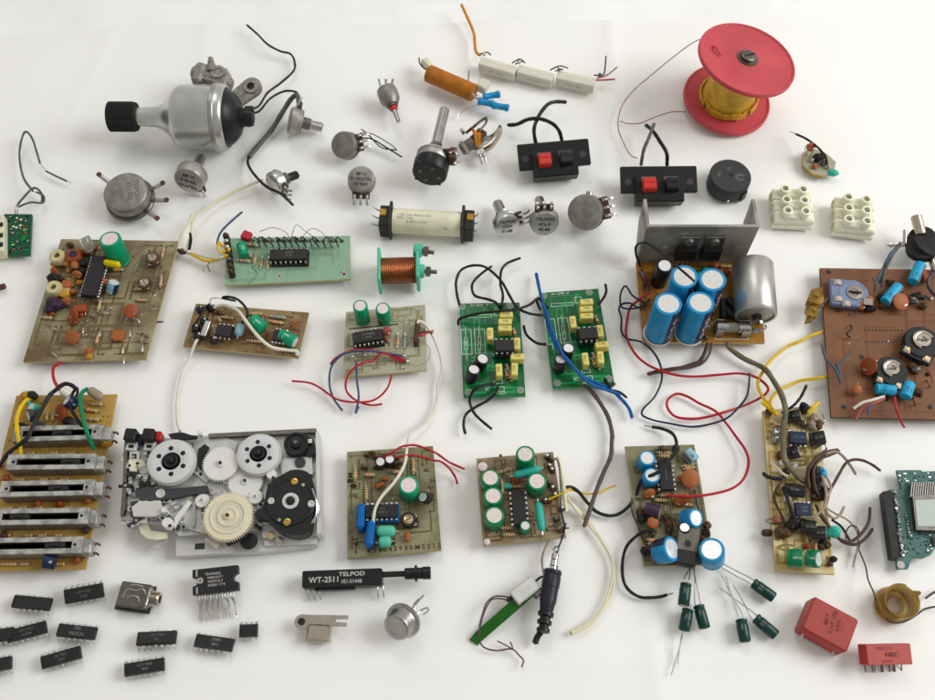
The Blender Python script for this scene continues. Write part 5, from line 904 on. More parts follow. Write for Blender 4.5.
# ============================================================ cassette tape mechanism
t = T('tape_mechanism', 'cassette tape mechanism, a grey metal chassis with white reels, cream gears and black motor', 'tape mechanism', (220, 500))
def X_(x, y): return (110 + x / 4.065, 410 + y / 4.065)
def XP(x, y, z): return P(*X_(x, y), z)
def plate(name, pl, z, th, m, parent=None, label=None, extra=None):
    mb = MB().slab([XP(x, y, z) for x, y in pl][::-1], th, m)
    if extra: extra(mb)
    return t.part(name, mb, parent)
plate('chassis', [(62, 128), (150, 118), (400, 104), (838, 78), (848, 200), (856, 505), (840, 512), (622, 520), (615, 490), (280, 512), (236, 470), (45, 450)], 9, 9, 'chassis2')
plate('top_rail', [(400, 96), (838, 74), (840, 90), (400, 112)], 12, 3, 'darksteel'); plate('side_rail', [(836, 90), (850, 90), (858, 500), (842, 508)], 12.5, 11, 'chassis')
lp = plate('front_panel', [(268, 512), (470, 500), (620, 486), (624, 548), (836, 540), (838, 552), (628, 575), (268, 594)], 5, 5, 'chassis'); plate('front_panel', [(622, 520), (842, 505), (838, 545), (628, 552)], 7, 6, 'lightgrey')
t.part('panel_slot', MB().slab([XP(x, y, 5.05) for x, y in ((308, 545), (385, 541), (385, 566), (308, 570))][::-1], .04, 'darkgrey'), lp); t.part('slot_cover', MB().slab([XP(x, y, 5.1) for x, y in ((308, 545), (345, 543), (345, 568), (308, 570))][::-1], .04, 'lightgrey'), lp)
plate('deck_plate', [(190, 290), (400, 240), (520, 250), (640, 200), (800, 190), (830, 250), (640, 300), (620, 470), (380, 500), (300, 480), (215, 400)], 10.5, 1.2, 'chassis2'); plate('deck_plate', [(340, 120), (470, 110), (520, 130), (500, 200), (380, 240), (345, 200)], 10.2, 1, 'chassis2')
plate('corner_plate', [(690, 200), (820, 190), (826, 260), (700, 270)], 11.5, 1, 'chassis2')
rn = random.Random(77)
for i in range(120):      # small levers, springs and screws crowded on the deck
    x, y = (rn.uniform(62, 250), rn.uniform(170, 460)) if i < 78 else (rn.uniform(250, 640), rn.uniform(235, 480))
    a = rn.choice((0, 90, 0, 90, 30, -40)); M = fr(*X_(x, y), 10 + rn.uniform(0, 1.6), a); m_ = rn.choice(('chassis', 'lightgrey', 'chassis2', 'chassis2', 'darkgrey', 'ivory', 'blackm', 'gearwhite', 'steel'))
    if i % 5 == 0: t.part('screw', MB(M).lathe((0, 0, 0), (0, 0, 1), [(0, 1.3), (.8, 1.2), (1, .7)], 'steel', 14).box((0, 0, 1.02), (1.5, .3, .05), 'darksteel'))
    else: t.part('lever', MB(M).box((0, 0, 0), (rn.uniform(3, 10), rn.uniform(1.2, 3.2), 1.6), m_, b=.25).lathe((0, 0, .8), (0, 0, 1), [(0, .8), (.5, .7)], 'blackm' if i % 2 else 'steel', 10))
def reel(x, y, r, z):
    R_mm = mm(r / 4.065, *X_(x, y), z); c = XP(x, y, z); F = frame(c, (1, 0, 0)); n = 60; hole = []
    q = MB(F).lathe((0, 0, -2.6), (0, 0, 1), [(0, R_mm * .99), (.2, R_mm), (1.0, R_mm), (1.0, R_mm * .96), (2.2, R_mm * .96), (2.6, R_mm * .94)], 'lightgrey', 64)
    q.lathe((0, 0, 0), (0, 0, 1), [(0, R_mm * .9), (.12, R_mm * .88), (.12, R_mm * .40), (0, R_mm * .38)], 'gearwhite', 64)
    o = t.part('reel', q)
    for k in range(6):
        a = R(98 + 60 * k); t.part('reel_hole', MB(F).lathe((R_mm * .56 * math.cos(a), R_mm * .56 * math.sin(a), .1), (0, 0, 1), [(0, R_mm * .105), (.06, R_mm * .1)], 'motor', 16), o)
    q = MB(F).lathe((0, 0, 0), (0, 0, 1), [(0, R_mm * .31), (1.2, R_mm * .3), (1.4, R_mm * .26), (1.1, R_mm * .16), (2.6, R_mm * .13), (3.2, R_mm * .05)], 'motor', 30); t.part('hub', q, o)
reel(248, 208, 100, 17); reel(603, 178, 92, 17)
def gear(x, y, r, z, th, m, teeth, hub=True, name='gear'):
    Rm = mm(r / 4.065, *X_(x, y), z); F = frame(XP(x, y, z), (1, 0, 0)); pl = []
    for k in range(teeth):
        for f, rr in ((0, .915), (.28, .915), (.42, 1.0), (.6, 1.0), (.74, .915)): a = 6.2832 * (k + f) / teeth; pl.append((Rm * rr * math.cos(a), Rm * rr * math.sin(a)))
    q = MB(F).prism(pl, -th, 0, m)
    if hub:
        q.lathe((0, 0, 0), (0, 0, 1), [(0, Rm * .70), (.5, Rm * .69), (.5, Rm * .62), (.12, Rm * .6), (.12, Rm * .42), (.7, Rm * .40), (.7, Rm * .3), (.3, Rm * .28), (.3, Rm * .16), (1.6, Rm * .14), (1.7, Rm * .09)], m, 44)
    else: q.lathe((0, 0, 0), (0, 0, 1), [(0, Rm * .22), (.8, Rm * .2), (.8, Rm * .1)], m, 24)
    o = t.part(name, q, sharp=28); t.part('spindle', MB(F).lathe((0, 0, .2), (0, 0, 1), [(0, Rm * .085), (1.8, Rm * .08)], 'rust' if hub else 'blackm', 14), o); return o
gear(550, 290, 74, 13, 1.5, 'gearwhite', 60, False); gear(450, 218, 76, 15, 2, 'gearwhite', 44, False); gear(480, 432, 106, 15.5, 2.5, 'gearcream', 64)
gear(375, 368, 30, 13, 2.5, 'gearwhite', 20, False); gear(592, 353, 30, 13.5, 2.5, 'gearwhite', 20, False); gear(405, 250, 18, 12, 2, 'blackp', 14, False)
c = XP(755, 135, 15); Rm = mm(50 / 4.065, *X_(755, 135), 15); q = t.part('pulley', MB().lathe(c - V((0, 0, 4)), (0, 0, 1), [(0, Rm), (1.2, Rm), (1.6, Rm * .9), (2.6, Rm * .9), (3, Rm), (4, Rm * .98), (4, Rm * .8), (3.2, Rm * .74), (3.2, Rm * .45), (4.6, Rm * .4), (4.8, Rm * .2)], 'motor', 44)); t.part('spindle', MB().lathe(c + V((0, 0, .5)), (0, 0, 1), [(0, Rm * .18), (1.0, Rm * .15)], 'darksteel', 14), q)
plate('idler_arm', [(795, 100), (828, 118), (838, 180), (806, 190), (790, 150)], 13, 2, 'motor'); plate('chrome_post', [(805, 118), (822, 118), (822, 134), (805, 134)], 15, 2, 'chrome')
# motor
mo = [(640, 300), (700, 262), (745, 238), (812, 250), (826, 300), (836, 360), (822, 420), (815, 505), (740, 512), (680, 490), (636, 440), (592, 448), (586, 410), (626, 395)]
for _ in range(2): mo = sum([[(a_[0] * .75 + b_[0] * .25, a_[1] * .75 + b_[1] * .25), (a_[0] * .25 + b_[0] * .75, a_[1] * .25 + b_[1] * .75)] for a_, b_ in zip(mo, mo[1:] + mo[:1])], [])
q = MB().slab([XP(x, y, 16) for x, y in mo][::-1], 7, 'motor'); F = frame(XP(735, 372, 16), (1, 0, 0)); q.lathe(V((0, 0, 0)), (0, 0, 1), [(0, 11.6), (.5, 11.5), (.9, 11), (.9, 9.9), (.6, 9.6), (.6, 4), (.9, 3.8)], 'motor', 48, M=F); mo_ = t.part('motor', q)
t.part('bearing', MB(F).lathe((0, 0, .6), (0, 0, 1), [(0, 3.9), (.5, 3.8), (.6, 3.2), (.4, 2.2)], 'lightgrey', 30), mo_); t.part('spindle', MB(F).lathe((0, 0, .8), (0, 0, 1), [(0, 2.2), (1, 2), (1.2, .8)], 'blackp', 20), mo_)
for x, y, m_, r in ((750, 292, 'brass', 1.6), (720, 457, 'brass', 1.7), (655, 370, 'lightgrey', 1.5), (818, 382, 'lightgrey', 1.6), (688, 448, 'steel', .8), (785, 305, 'lightgrey', .7)): t.part('screw', MB().lathe(XP(x, y, 17), (0, 0, 1), [(-1, r), (.4, r), (.5, r * .6), (.1, r * .5)], m_, 18), mo_)
wire(t, [(*X_(822, 320), 17), (*X_(838, 370), 17), (*X_(835, 430), 16), (*X_(805, 480), 15)], .4, 'chrome', name='spring'); wire(t, [(*X_(828, 340), 16), (*X_(846, 400), 15), (*X_(828, 460), 14)], .35, 'chrome', name='spring')
for x, y, r in ((663, 275, 21), (243, 470, 22), (372, 106, 10), (230, 420, 11)):
    Rm = mm(r / 4.065, *X_(x, y), 16); q = t.part('roller', MB().lathe(XP(x, y, 11), (0, 0, 1), [(0, Rm), (4.4, Rm), (5, Rm * .9), (5, Rm * .35)], 'gearwhite', 26)); t.part('spindle', MB().lathe(XP(x, y, 16), (0, 0, 1), [(-.2, Rm * .34), (.1, Rm * .3)], 'motor', 12), q)
plate('slide_arm', [(98, 330), (150, 312), (230, 322), (395, 306), (402, 332), (330, 345), (225, 362), (160, 372), (120, 362)], 14, 2.4, 'darkgrey'); t.part('rivet', MB().lathe(XP(205, 340, 14), (0, 0, 1), [(0, 2.2), (.5, 2.1), (.5, 1.4), (.1, 1.2)], 'lightgrey', 18))
plate('brake_arm', [(355, 200), (358, 160), (385, 138), (402, 150), (378, 185), (372, 235), (360, 232)], 14, 2, 'motor'); plate('head_bracket', [(88, 395), (120, 370), (205, 368), (215, 420), (180, 432), (95, 432)], 14, 3, 'lightgrey'); plate('lever', [(262, 438), (318, 366), (332, 376), (285, 440), (262, 482)], 12.5, 2, 'gearwhite'); plate('lever', [(116, 470), (150, 452), (166, 490), (230, 500), (232, 522), (190, 528), (150, 522), (124, 500)], 8, 2, 'ivory'); plate('lever', [(176, 545), (232, 520), (236, 536), (205, 548), (200, 566), (172, 562)], 5, 1, 'chassis2')
plate('lever', [(330, 480), (336, 380), (348, 382), (344, 470)], 12.5, 1, 'steel'); plate('lever', [(390, 520), (440, 545), (430, 562), (385, 530)], 9, 1.5, 'ivory'); plate('black_lever', [(470, 542), (500, 528), (540, 510), (545, 520), (585, 520), (585, 545), (555, 552), (535, 525), (480, 552)], 9, 1.6, 'motor')
for i, x in enumerate((85, 158)):
    q = t.part('push_button', MB(fr(*X_(x, 104), 15, -4)).box((0, 0, -2), (5.6, 6.2, 8), 'motor', b=.6)); t.part('button_clip', MB(fr(*X_(x + 2, 145), 13, -4)).box((0, 0, -1), (5.2, 4.8, 2), 'lightgrey', b=.3).box((0, -.4, .05), (2.4, 1.6, .2), 'motor'), q)
t.part('push_button', MB(fr(*X_(197, 106), 13, -4)).box((0, 0, -2), (2.8, 4.6, 6), 'redwire', b=.5)); t.part('push_button', MB(fr(*X_(122, 118), 12, -4)).box((0, 0, -2), (3.0, 4.6, 6), 'navy', b=.5))
plate('black_lever', [(235, 98), (280, 90), (300, 92), (330, 102), (355, 104), (350, 114), (300, 118), (245, 112)], 14, 2, 'motor'); plate('connector', [(45, 435), (100, 430), (102, 446), (46, 450)], 12, 4, 'aludull')
plate('latch', [(80, 168), (118, 168), (118, 205), (80, 205)], 12, 1.5, 'lightgrey'); plate('latch_slot', [(88, 178), (108, 178), (108, 198), (88, 198)], 12.1, .1, 'motor'); plate('latch', [(75, 205), (115, 205), (140, 208), (145, 230), (110, 232), (108, 250), (80, 248)], 12.4, 1.5, 'ivory'); plate('edge_frame', [(58, 130), (72, 130), (66, 280), (62, 400), (48, 440), (42, 430), (52, 280)], 12, 10, 'darksteel')
t.part('pivot', MB().lathe(XP(773, 213, 12), (0, 0, 1), [(0, 2.6), (.4, 2.5), (.4, 1.2)], 'darkgrey', 18)); t.part('pivot', MB().lathe(XP(565, 534, 9), (0, 0, 1), [(0, 4.0), (.8, 3.8), (1, 2)], 'motor', 20)); t.part('screw', MB().lathe(XP(655, 512, 8), (0, 0, 1), [(0, 2.2), (1.2, 2.0), (1.4, 1)], 'gold', 12)); t.part('screw', MB().lathe(XP(688, 533, 8), (0, 0, 1), [(0, 2.0), (1.2, 1.8), (1.4, 1)], 'steel', 12))
# ============================================================ board D
ZD = 4.5
t = T('circuit_board', 'khaki board with socketed chip, two blue box capacitors and handwriting along its lower edge', 'circuit board', (393, 505))
uv, b = pcb(t, [(347, 452), (433, 446), (441.5, 550), (347.5, 558.5)], ZD, 'pcbD', trace='traceD', seed=71, nt=30, solder=18, th=2.2)
def D_(x, y): return (340 + x / 5.83, 440 + y / 5.83)
for x0, y0, x1, y1, h in ((238, 150, 235, 118, 6), (290, 140, 290, 103, 6), ): cap(t, P(*D_(x0, y0), ZD), P(*D_(x1, y1 + 8), ZD + 8), 2.5, 'blackp', 'foilshine', cut=False)
cap(t, P(*D_(512, 345), ZD + 2.6), P(*D_(482, 332), ZD + 7), 2.7, 'blackp', 'foilshine', cut=False)
cap_up(t, *D_(400, 262), ZD, 12, 4.7, 'green', topm='foilpink')
for a, b_, k in (((90, 150), (90, 245), 'a'), ((138, 208), (215, 208), 'b'), ((156, 272), (156, 370), 'c'), ((300, 190), (370, 192), 'b'), ((428, 115), (428, 205), 'd')): res(t, D_(*a), D_(*b_), ZD, k, 1.05)
capsule(t, D_(205, 280), D_(262, 252), ZD + 1.8, 1.2, 'disc'); capsule(t, D_(240, 225), D_(285, 225), ZD + 1.6, 1.2, 'disc'); capsule(t, D_(205, 262), D_(252, 268), ZD + 1.4, 1.1, 'disc2'); capsule(t, D_(395, 535), D_(392, 595), ZD + 2, 1.4, 'disc')
chip_px(t, D_(148, 414), D_(338, 408), ZD, 7.5, W=6.6, h=3.4, n=14, txt=['UCY', '7400 N'], ink='inkdim', ts=1.5, socket='bluedeep')
trimmer(t, *D_(398, 462), ZD, 3.6, 'blackm', -3, 'gold', h=4)
for x, y, a in ((118, 440, 92), (172, 540, 97)): boxcap(t, *D_(x, y), ZD, 12, 3.9, 9, -a, 'bluedeep', b=1.2)
capsule(t, D_(208, 532), D_(326, 532), ZD + 3.8, 2.7, 'mint', zb=ZD); capsule(t, D_(222, 598), D_(300, 592), ZD + 3.8, 2.7, 'mint', zb=ZD)
mb = MB(); rn = random.Random(6)
mb.text('4 3 4 0 4 5 9 8 0 M 5 2 1 2', fr(*D_(375, 632), ZD + .07, 4.5), 3.1, 'flux', bold=.02); mb.text('(', fr(*D_(165, 645), ZD + .07, 4), 2.4, 'flux')
for tx, x, y, a in (('H', 70, 325, 0), ('K', 100, 330, 10), ('E5', 90, 590, 80), ('R', 505, 175, 90), ('T', 505, 130, 0), ('N', 540, 240, 10), ('K', 528, 275, 50), ('E', 330, 115, 0), ('F', 130, 155, 0), ('1', 150, 90, 40), ('Z', 310, 250, 60), ('M', 60, 205, 90), ('R', 100, 610, 0), ('5', 540, 350, 90), ('+', 505, 60, 0), ('A', 230, 85, 20)): mb.text(tx, fr(*D_(x, y), ZD + .07, a), 3.6, 'flux', bold=.02)
t.part('handwriting', mb)
for k, (x, y) in enumerate(((160, 90), (185, 75), (205, 100), (265, 90), (330, 110), (345, 140), (140, 165), (210, 160), (330, 160), (310, 600), (530, 320), (60, 235), (80, 265), (420, 250))): t.part('jumper', MB().blob(P(*D_(x, y), ZD + .8), 1.3, 'flux', k, .2, (1.3, .7, .8)))
for q in ([(245, 112, 5), (290, 78, 9), (345, 42, 8), (395, 28, 6), (450, 30, 6), (520, 52, 5), (570, 80, 3), (640, 130, 1), (727, 170, 1)], [(255, 120, 4), (330, 100, 7), (400, 88, 7), (480, 102, 6), (540, 118, 5), (590, 130, 4), (630, 155, 2), (665, 210, 1), (685, 255, 1)], [(235, 100, 4), (270, 92, 6), (310, 85, 5)]): wire(t, [(*D_(x, y), z if z < 2 else ZD + z) for x, y, z in q], .62, 'redwire')
# ============================================================ board E
t = T('circuit_board', 'square brownish board with six green capacitors and a long cream cable', 'circuit board', (520, 500))
uv, b = pcb(t, [(476.3, 458.8), (553, 451.8), (566, 537.4), (483.4, 546)], ZD, 'pcbE', trace='traceE', seed=81, nt=30, solder=24)
def E_(x, y): return (470 + x / 6.367, 440 + y / 6.367)
cap(t, P(*E_(350, 165), ZD), P(*E_(352, 90), ZD + 14), 4.5, 'green2', 'foilpink'); cap_up(t, *E_(130, 240), ZD, 11, 4.5, 'green2', topm='foilpink'); cap_up(t, *E_(147, 355), ZD, 11, 4.5, 'green2', topm='foilpink'); cap_up(t, *E_(155, 480), ZD, 11, 4.6, 'green2', topm='foilpink'); cap_up(t, *E_(427, 262), ZD, 12, 4.6, 'green2', topm='foilpink'); cap_up(t, *E_(352, 545), ZD, 8, 2.5, 'green2', topm='foil')
chip_px(t, E_(305, 320), E_(322, 540), ZD, 6, W=6.4, h=3.4, n=14, ink='inkdim')
capsule(t, E_(275, 228), E_(452, 180), ZD + 6, 2.0, 'teal', zb=ZD); capsule(t, E_(432, 392), E_(460, 585), ZD + 5, 2.0, 'teal', zb=ZD)
for a, b_, k in (((178, 565), (275, 565), 'a'), ((200, 608), (298, 606), 'c'), ((245, 302), (345, 302), 'a'), ((204, 258), (206, 358), 'd'), ((270, 190), (170, 215), 'a')): res(t, E_(*a), E_(*b_), ZD, k, 1.0)
disc(t, *E_(288, 262), ZD + 3, 2.4, 'disc2', (0, -.9, .4), zb=ZD); boxcap(t, *E_(240, 290), ZD, 4, 3, 2, 0, 'teal', name='ceramic_capacitor')
for k, (x, y) in enumerate(((490, 100), (515, 115), (505, 160), (520, 185), (505, 270), (525, 300), (540, 345), (500, 375), (480, 380), (585, 430), (545, 500), (570, 560), (590, 545))): t.part('solder_joint', MB().ball(P(*E_(x, y), ZD + 1.6), 1.25, ('tin', 'darksteel', 'tin')[k % 3], 8).blob(P(*E_(x + 4, y + 8), ZD + 1), 1.5, 'flux', k, .25))
t.part('mounting_screw', MB().lathe(P(*E_(80, 172), ZD), (0, 0, 1), [(0, 2.4), (1.0, 2.2), (1.4, .9)], 'foilpink', 18)); t.part('mounting_screw', MB().lathe(P(*E_(108, 650), ZD), (0, 0, 1), [(0, 1.6), (1.0, 1.4), (1.4, .6)], 'foilpink', 16))
mb = MB().dot(P(*E_(245, 200), ZD), 2.2, 'pcbG', .07, 18); mb.dot(P(*E_(195, 100), ZD), .8, 'flux', .07); t.part('mounting_hole', mb)
t.part('edge_strip', MB().tube(pts([(*E_(560, 110), ZD + .5), (*E_(590, 250), ZD + .6), (*E_(612, 460), ZD + .5)]), 1.0, 'creamwire', 8, 3))
EW = [([(520, 120, 4), (560, 140, 3), (575, 300, 3), (580, 420, 3)], .5, 'darksteel'), ([(640, 310, 3), (600, 330, 5), (560, 350, 4), (500, 380, 3)], .55, 'yellow'), ([(575, 430, 3), (600, 540, 3), (590, 620, 2), (565, 690, 2), (550, 740, 3)], .5, 'navy'), ([(530, 540, 3), (570, 560, 4), (628, 562, 2)], .5, 'darksteel')]
for q, r, m in EW: wire(t, [(*E_(x, y), ZD + z if z > 2 else z) for x, y, z in q], r, m)
wire(t, [(567, 490, 4), (575, 491, 3), (588, 494, 2), (600, 493, 2), (608, 488, 2), (616, 485.5, 3)], .5, 'yellow', name='yellow_wire')
wire(t, [(564, 488, 5), (570, 488, 4), (578, 492, 3), (586, 502, 2), (597, 512, 1), (609, 515.5, 1), (622, 512, 1), (634, 500, 3), (640, 482, 8), (650, 476, 14), (660, 470, 16), (668, 460, 15), (676, 451, 12), (677, 440, 8), (672, 433, 4), (662, 428, 2), (652, 427, 1)], .95, 'blackwire', name='black_wire', tip=4)
wire(t, [(567, 498, 4), (577, 512, 2), (590, 527, 1.2), (603, 545, 1.2), (612, 565, 1.2), (610, 590, 1.2), (600, 611, 1.2), (588, 624, 1.2), (571, 632, 1.2)], .78, 'creamwire', name='cream_cable'); wire(t, [(568, 500, 3), (582, 514, 1.2), (595, 529, 1.2), (606, 547, 1.2), (614, 567, 1.2), (612, 590, 1.2), (603, 609, 1.2), (590, 625, 1.2), (572, 634, 1.2)], .78, 'creamwire', name='cream_cable')
wire(t, [(551, 538, 3), (546, 545, 2), (542, 558, 1), (543, 572, 2), (545, 578, 3)], .5, 'beigewire')
# ============================================================ board F
t = T('circuit_board', 'upright khaki board with five blue capacitors, orange discs and a dark power transistor', 'circuit board', (668, 510))
uv, b = pcb(t, [(625, 446.5), (694.3, 444.6), (714.8, 564.5), (644, 566.4)], ZD, 'pcbF', trace='traceF', seed=91, nt=30, solder=22)
def F_(x, y): return (620 + x / 5.38, 440 + y / 5.38)
cap(t, P(*F_(130, 135), ZD), P(*F_(146, 96), ZD + 10), 3.9, 'blue', 'foilshine', stripe=('blackp', .4, .6)); cap(t, P(*F_(150, 225), ZD), P(*F_(172, 190), ZD + 10), 3.9, 'blue', 'foilshine')
chip_px(t, F_(238, 100), F_(258, 268), ZD, 7, W=6.6, h=3.4, n=14, txt=['SN76013'], ink='inkdim', ts=1.3)
cap_lie(t, F_(355, 62), F_(402, 112), ZD + 3.5, 3.0, 'resblue', topm='blue', cut=False, stripe=('inkdim', .1, .2))
disc(t, *F_(378, 208), ZD + 5, 4.5, 'disc', (.1, -.35, .93), zb=ZD, th=2.6); disc(t, *F_(158, 290), ZD + 4, 3.0, 'disc', (.2, -.8, .5), zb=ZD); disc(t, *F_(335, 325), ZD + 3.5, 4.4, 'disc', (.1, -.85, .5), zb=ZD); disc(t, *F_(178, 445), ZD + 3.5, 2.9, 'disc', (.2, -.2, .95), zb=ZD); disc(t, *F_(398, 480), ZD + 3, 2.2, 'disc2', (0, -.8, .5), zb=ZD); disc(t, *F_(325, 210), ZD + 3, 1.8, 'disc', (-.6, -.3, .6), zb=ZD)
cap_lie(t, F_(135, 368), F_(214, 392), ZD + 3.5, 3.2, 'purplecap', z2=ZD + 4.5, topm='foil', cut=False)
cap(t, P(*F_(350, 425), ZD + 3), P(*F_(410, 420), ZD + 9), 4.4, 'blue', 'foilshine', stripe=('resblue', .3, .5)); cap(t, P(*F_(345, 510), ZD), P(*F_(348, 470), ZD + 8), 2.7, 'blackp', 'foilshine', cut=False)
cap(t, P(*F_(205, 605), ZD + 5), P(*F_(280, 585), ZD + 11), 5.8, 'blue', 'foilshine', stripe=('navy', .55, .75)); cap(t, P(*F_(495, 640), ZD), P(*F_(493, 590), ZD + 12), 5.8, 'blue', 'foilshine')
for a, b_, k in (((190, 72), (285, 76), 'a'), ((195, 92), (275, 92), 'c'), ((175, 328), (260, 330), 'a'), ((325, 148), (405, 132), 'd'), ((335, 162), (405, 150), 'b'), ((140, 540), (210, 552), 'b'), ((145, 560), (190, 575), 'c'), ((325, 350), (395, 355), 'a'), ((300, 520), (330, 540), 'b'), ((200, 300), (280, 300), 'd')): res(t, F_(*a), F_(*b_), ZD, k, 1.05)
q = t.part('power_transistor', MB(fr(*F_(370, 560), ZD + 10, -12)).box((0, 2, -4.5), (10, 16, 4), 'darksteel', b=.5).box((0, -6, -3.4), (9, 7, 4.8), 'blackm', b=.6).lathe((0, 1, -2.4), (0, 0, 1), [(0, 1.6), (.1, 1.5)], 'blackm', 14)); 
for k, (x, y) in enumerate(((110, 390), (115, 420), (250, 420), (262, 455), (262, 480), (130, 600), (150, 590), (470, 460), (465, 500), (410, 500), (345, 640), (385, 640), (225, 50), (300, 45), (175, 500), (445, 540), (320, 575))): t.part('component', MB().blob(P(*F_(x, y), ZD + 1.4), 1.9, ('flux', 'blackm', 'flux', 'rust')[k % 4], k, .2, (1, 1.1, .8)))
for q in ([(450, 450, 2), (470, 480, 5), (480, 520, 2)], [(240, 400, 1), (255, 450, 4), (265, 490, 1)], [(400, 270, 1), (410, 330, 3), (440, 420, 1)]): wire(t, [(*F_(x, y), ZD + z) for x, y, z in q], .5, 'flux')
wire(t, [(654.7, 531.4, 7), (647, 530.5, 8), (638, 535.6, 6), (628, 546, 3), (623.5, 560, 1.2), (623.5, 578, 1.2), (629, 590, 1), (640, 596.5, 1), (652, 598, 1), (660, 596, 1), (667, 595, 1)], .85, 'blackwire', name='black_wire', tip=3); wire(t, [(632, 498, 5), (632.5, 512, 5), (638, 525, 5), (645, 540, 5), (650, 552, 5)], .5, 'flux')
# ============================================================ board G
ZQ = 4.5
t = T('circuit_board', 'long narrow cream board with black capacitors, two green ones and tangled brown wires', 'circuit board', (800, 500))
uv, b = pcb(t, [(762.6, 411), (817.5, 405), (834.5, 574.5), (776, 570.5)], ZQ, 'pcbG', trace='traceG', seed=101, nt=34, solder=30, tw=1.3)
mb = MB(); rn = random.Random(3)
def H_(x, y): return (760 + x / 7.78, 400 + y / 7.78)
def I_(x, y): return (760 + x / 7, 480 + y / 7)
def J_(x, y): return (740 + x / 3.18, 370 + y / 3.18)
for c in ((H_(130, 195)), (H_(310, 450)), (H_(300, 485)), (I_(200, 470)), (I_(115, 285))):
    for k in range(3): p = P(c[0] + k * 1.2 - 2, c[1] + k * .6, ZQ); mb.strip([p + V((4.4 * math.cos(a), 1.3 * math.sin(a), 0)) for a in [j * .5 for j in range(13)]], .35, 'traceG2', .06)
t.part('printing', mb)
for a, b_, r, z2 in ((H_(215, 138), H_(318, 120), 3.2, 6), (H_(385, 308), H_(508, 286), 3.2, 6), (H_(215, 420), H_(306, 398), 3.1, 6), (I_(170, 62), I_(315, 84), 3.0, 5), (I_(285, 325), I_(396, 336), 3.2, 6), (I_(360, 372), I_(466, 370), 3.2, 6)): cap_lie(t, a, b_, ZQ + 3.4, r, 'blackp', z2=ZQ + z2, topm='foilshine', cut=False, stripe=('darkgrey', .1, .25))
cap_lie(t, I_(190, 545), I_(302, 550), ZQ + 4.5, 4.1, 'green2', z2=ZQ + 7, topm='foilshine'); cap_lie(t, I_(335, 550), I_(414, 555), ZQ + 4.5, 4.1, 'green2', z2=ZQ + 8, topm='foilshine')
chip_px(t, H_(230, 284), H_(368, 292), ZQ, 6, W=6.6, h=3.4, n=8, ink='inkdim', mtl='navy', txt=['TDA 2006']); chip_px(t, I_(250, 200), I_(365, 208), ZQ, 6, W=6.8, h=3.4, n=8, ink='inkgrey', mtl='navy', txt=['TDA', '1022'])
for k, (x, y, m, r) in enumerate(((120, 250, 'steel', 2.0), (120, 305, 'steel', 2.0), (430, 150, 'beigewire', 2.6), (445, 190, 'rust', 2.6), (410, 200, 'beigewire', 2.4), (340, 60, 'blackm', 2.4), (365, 75, 'darksteel', 2.0), (155, 430, 'rust', 1.9), (165, 490, 'foil', 1.4), (270, 520, 'foil', 1.6), (340, 190, 'darksteel', 1.7), (70, 90, 'rust', 1.8), (440, 330, 'steel', 1.9), (290, 175, 'rust', 1.2), (205, 560, 'flux', 2), (480, 570, 'cyan', 2.4), (425, 560, 'blackm', 3), (440, 610, 'blackm', 2.6))): t.part('component', MB().blob(P(*H_(x, y), ZQ + r * .9), r, m, k, .15, (1, 1.15, 1)))
for k, (x, y, m, r) in enumerate(((150, 368, 'flux', 2.8), (180, 370, 'flux', 2.4), (210, 330, 'blackm', 2.6), (120, 285, 'pinkwire', 1.6), (515, 365, 'teal', 3.0), (330, 465, 'disc2', 1.5), (440, 440, 'blackm', 1.8), (470, 455, 'flux', 1.9), (430, 470, 'flux', 1.7), (190, 130, 'ivory', 1.8), (515, 555, 'blackm', 1.6), (490, 590, 'flux', 1.3), (240, 300, 'blackm', 3), (290, 290, 'blackm', 2.6), (400, 60, 'blackm', 3.0), (430, 110, 'blackm', 2.6), (460, 80, 'blackm', 2.4), (385, 120, 'flux', 2.0))): t.part('component', MB().blob(P(*I_(x, y), ZQ + r * .9), r, m, k + 30, .15, (1.15, 1, 1)))
t.part('pin', MB().lathe(P(766, 533, 3), (1, 0, 0), [(-2, 1), (-1, 1.8), (2, 1.8), (3, 1)], 'flux', 12))
for a, b_, k in ((I_(322, 385), I_(322, 450), 'c'), (I_(385, 440), I_(385, 500), 'b'), (I_(195, 95), I_(190, 240), 'a'), (H_(90, 190), H_(175, 205), 'd'), (H_(465, 520), H_(475, 590), 'a')): res(t, a, b_, ZQ, k, 1.0, 'resbody')
wire(t, [(*H_(480, 110), ZQ + 1), (*H_(500, 160), ZQ + 5), (*H_(470, 215), ZQ + 1)], .4, 'steel'); wire(t, [(*H_(430, 380), ZQ), (*H_(500, 340), ZQ + 5), (*H_(515, 380), ZQ + 5), (*H_(490, 400), ZQ + 1)], .5, 'steel')
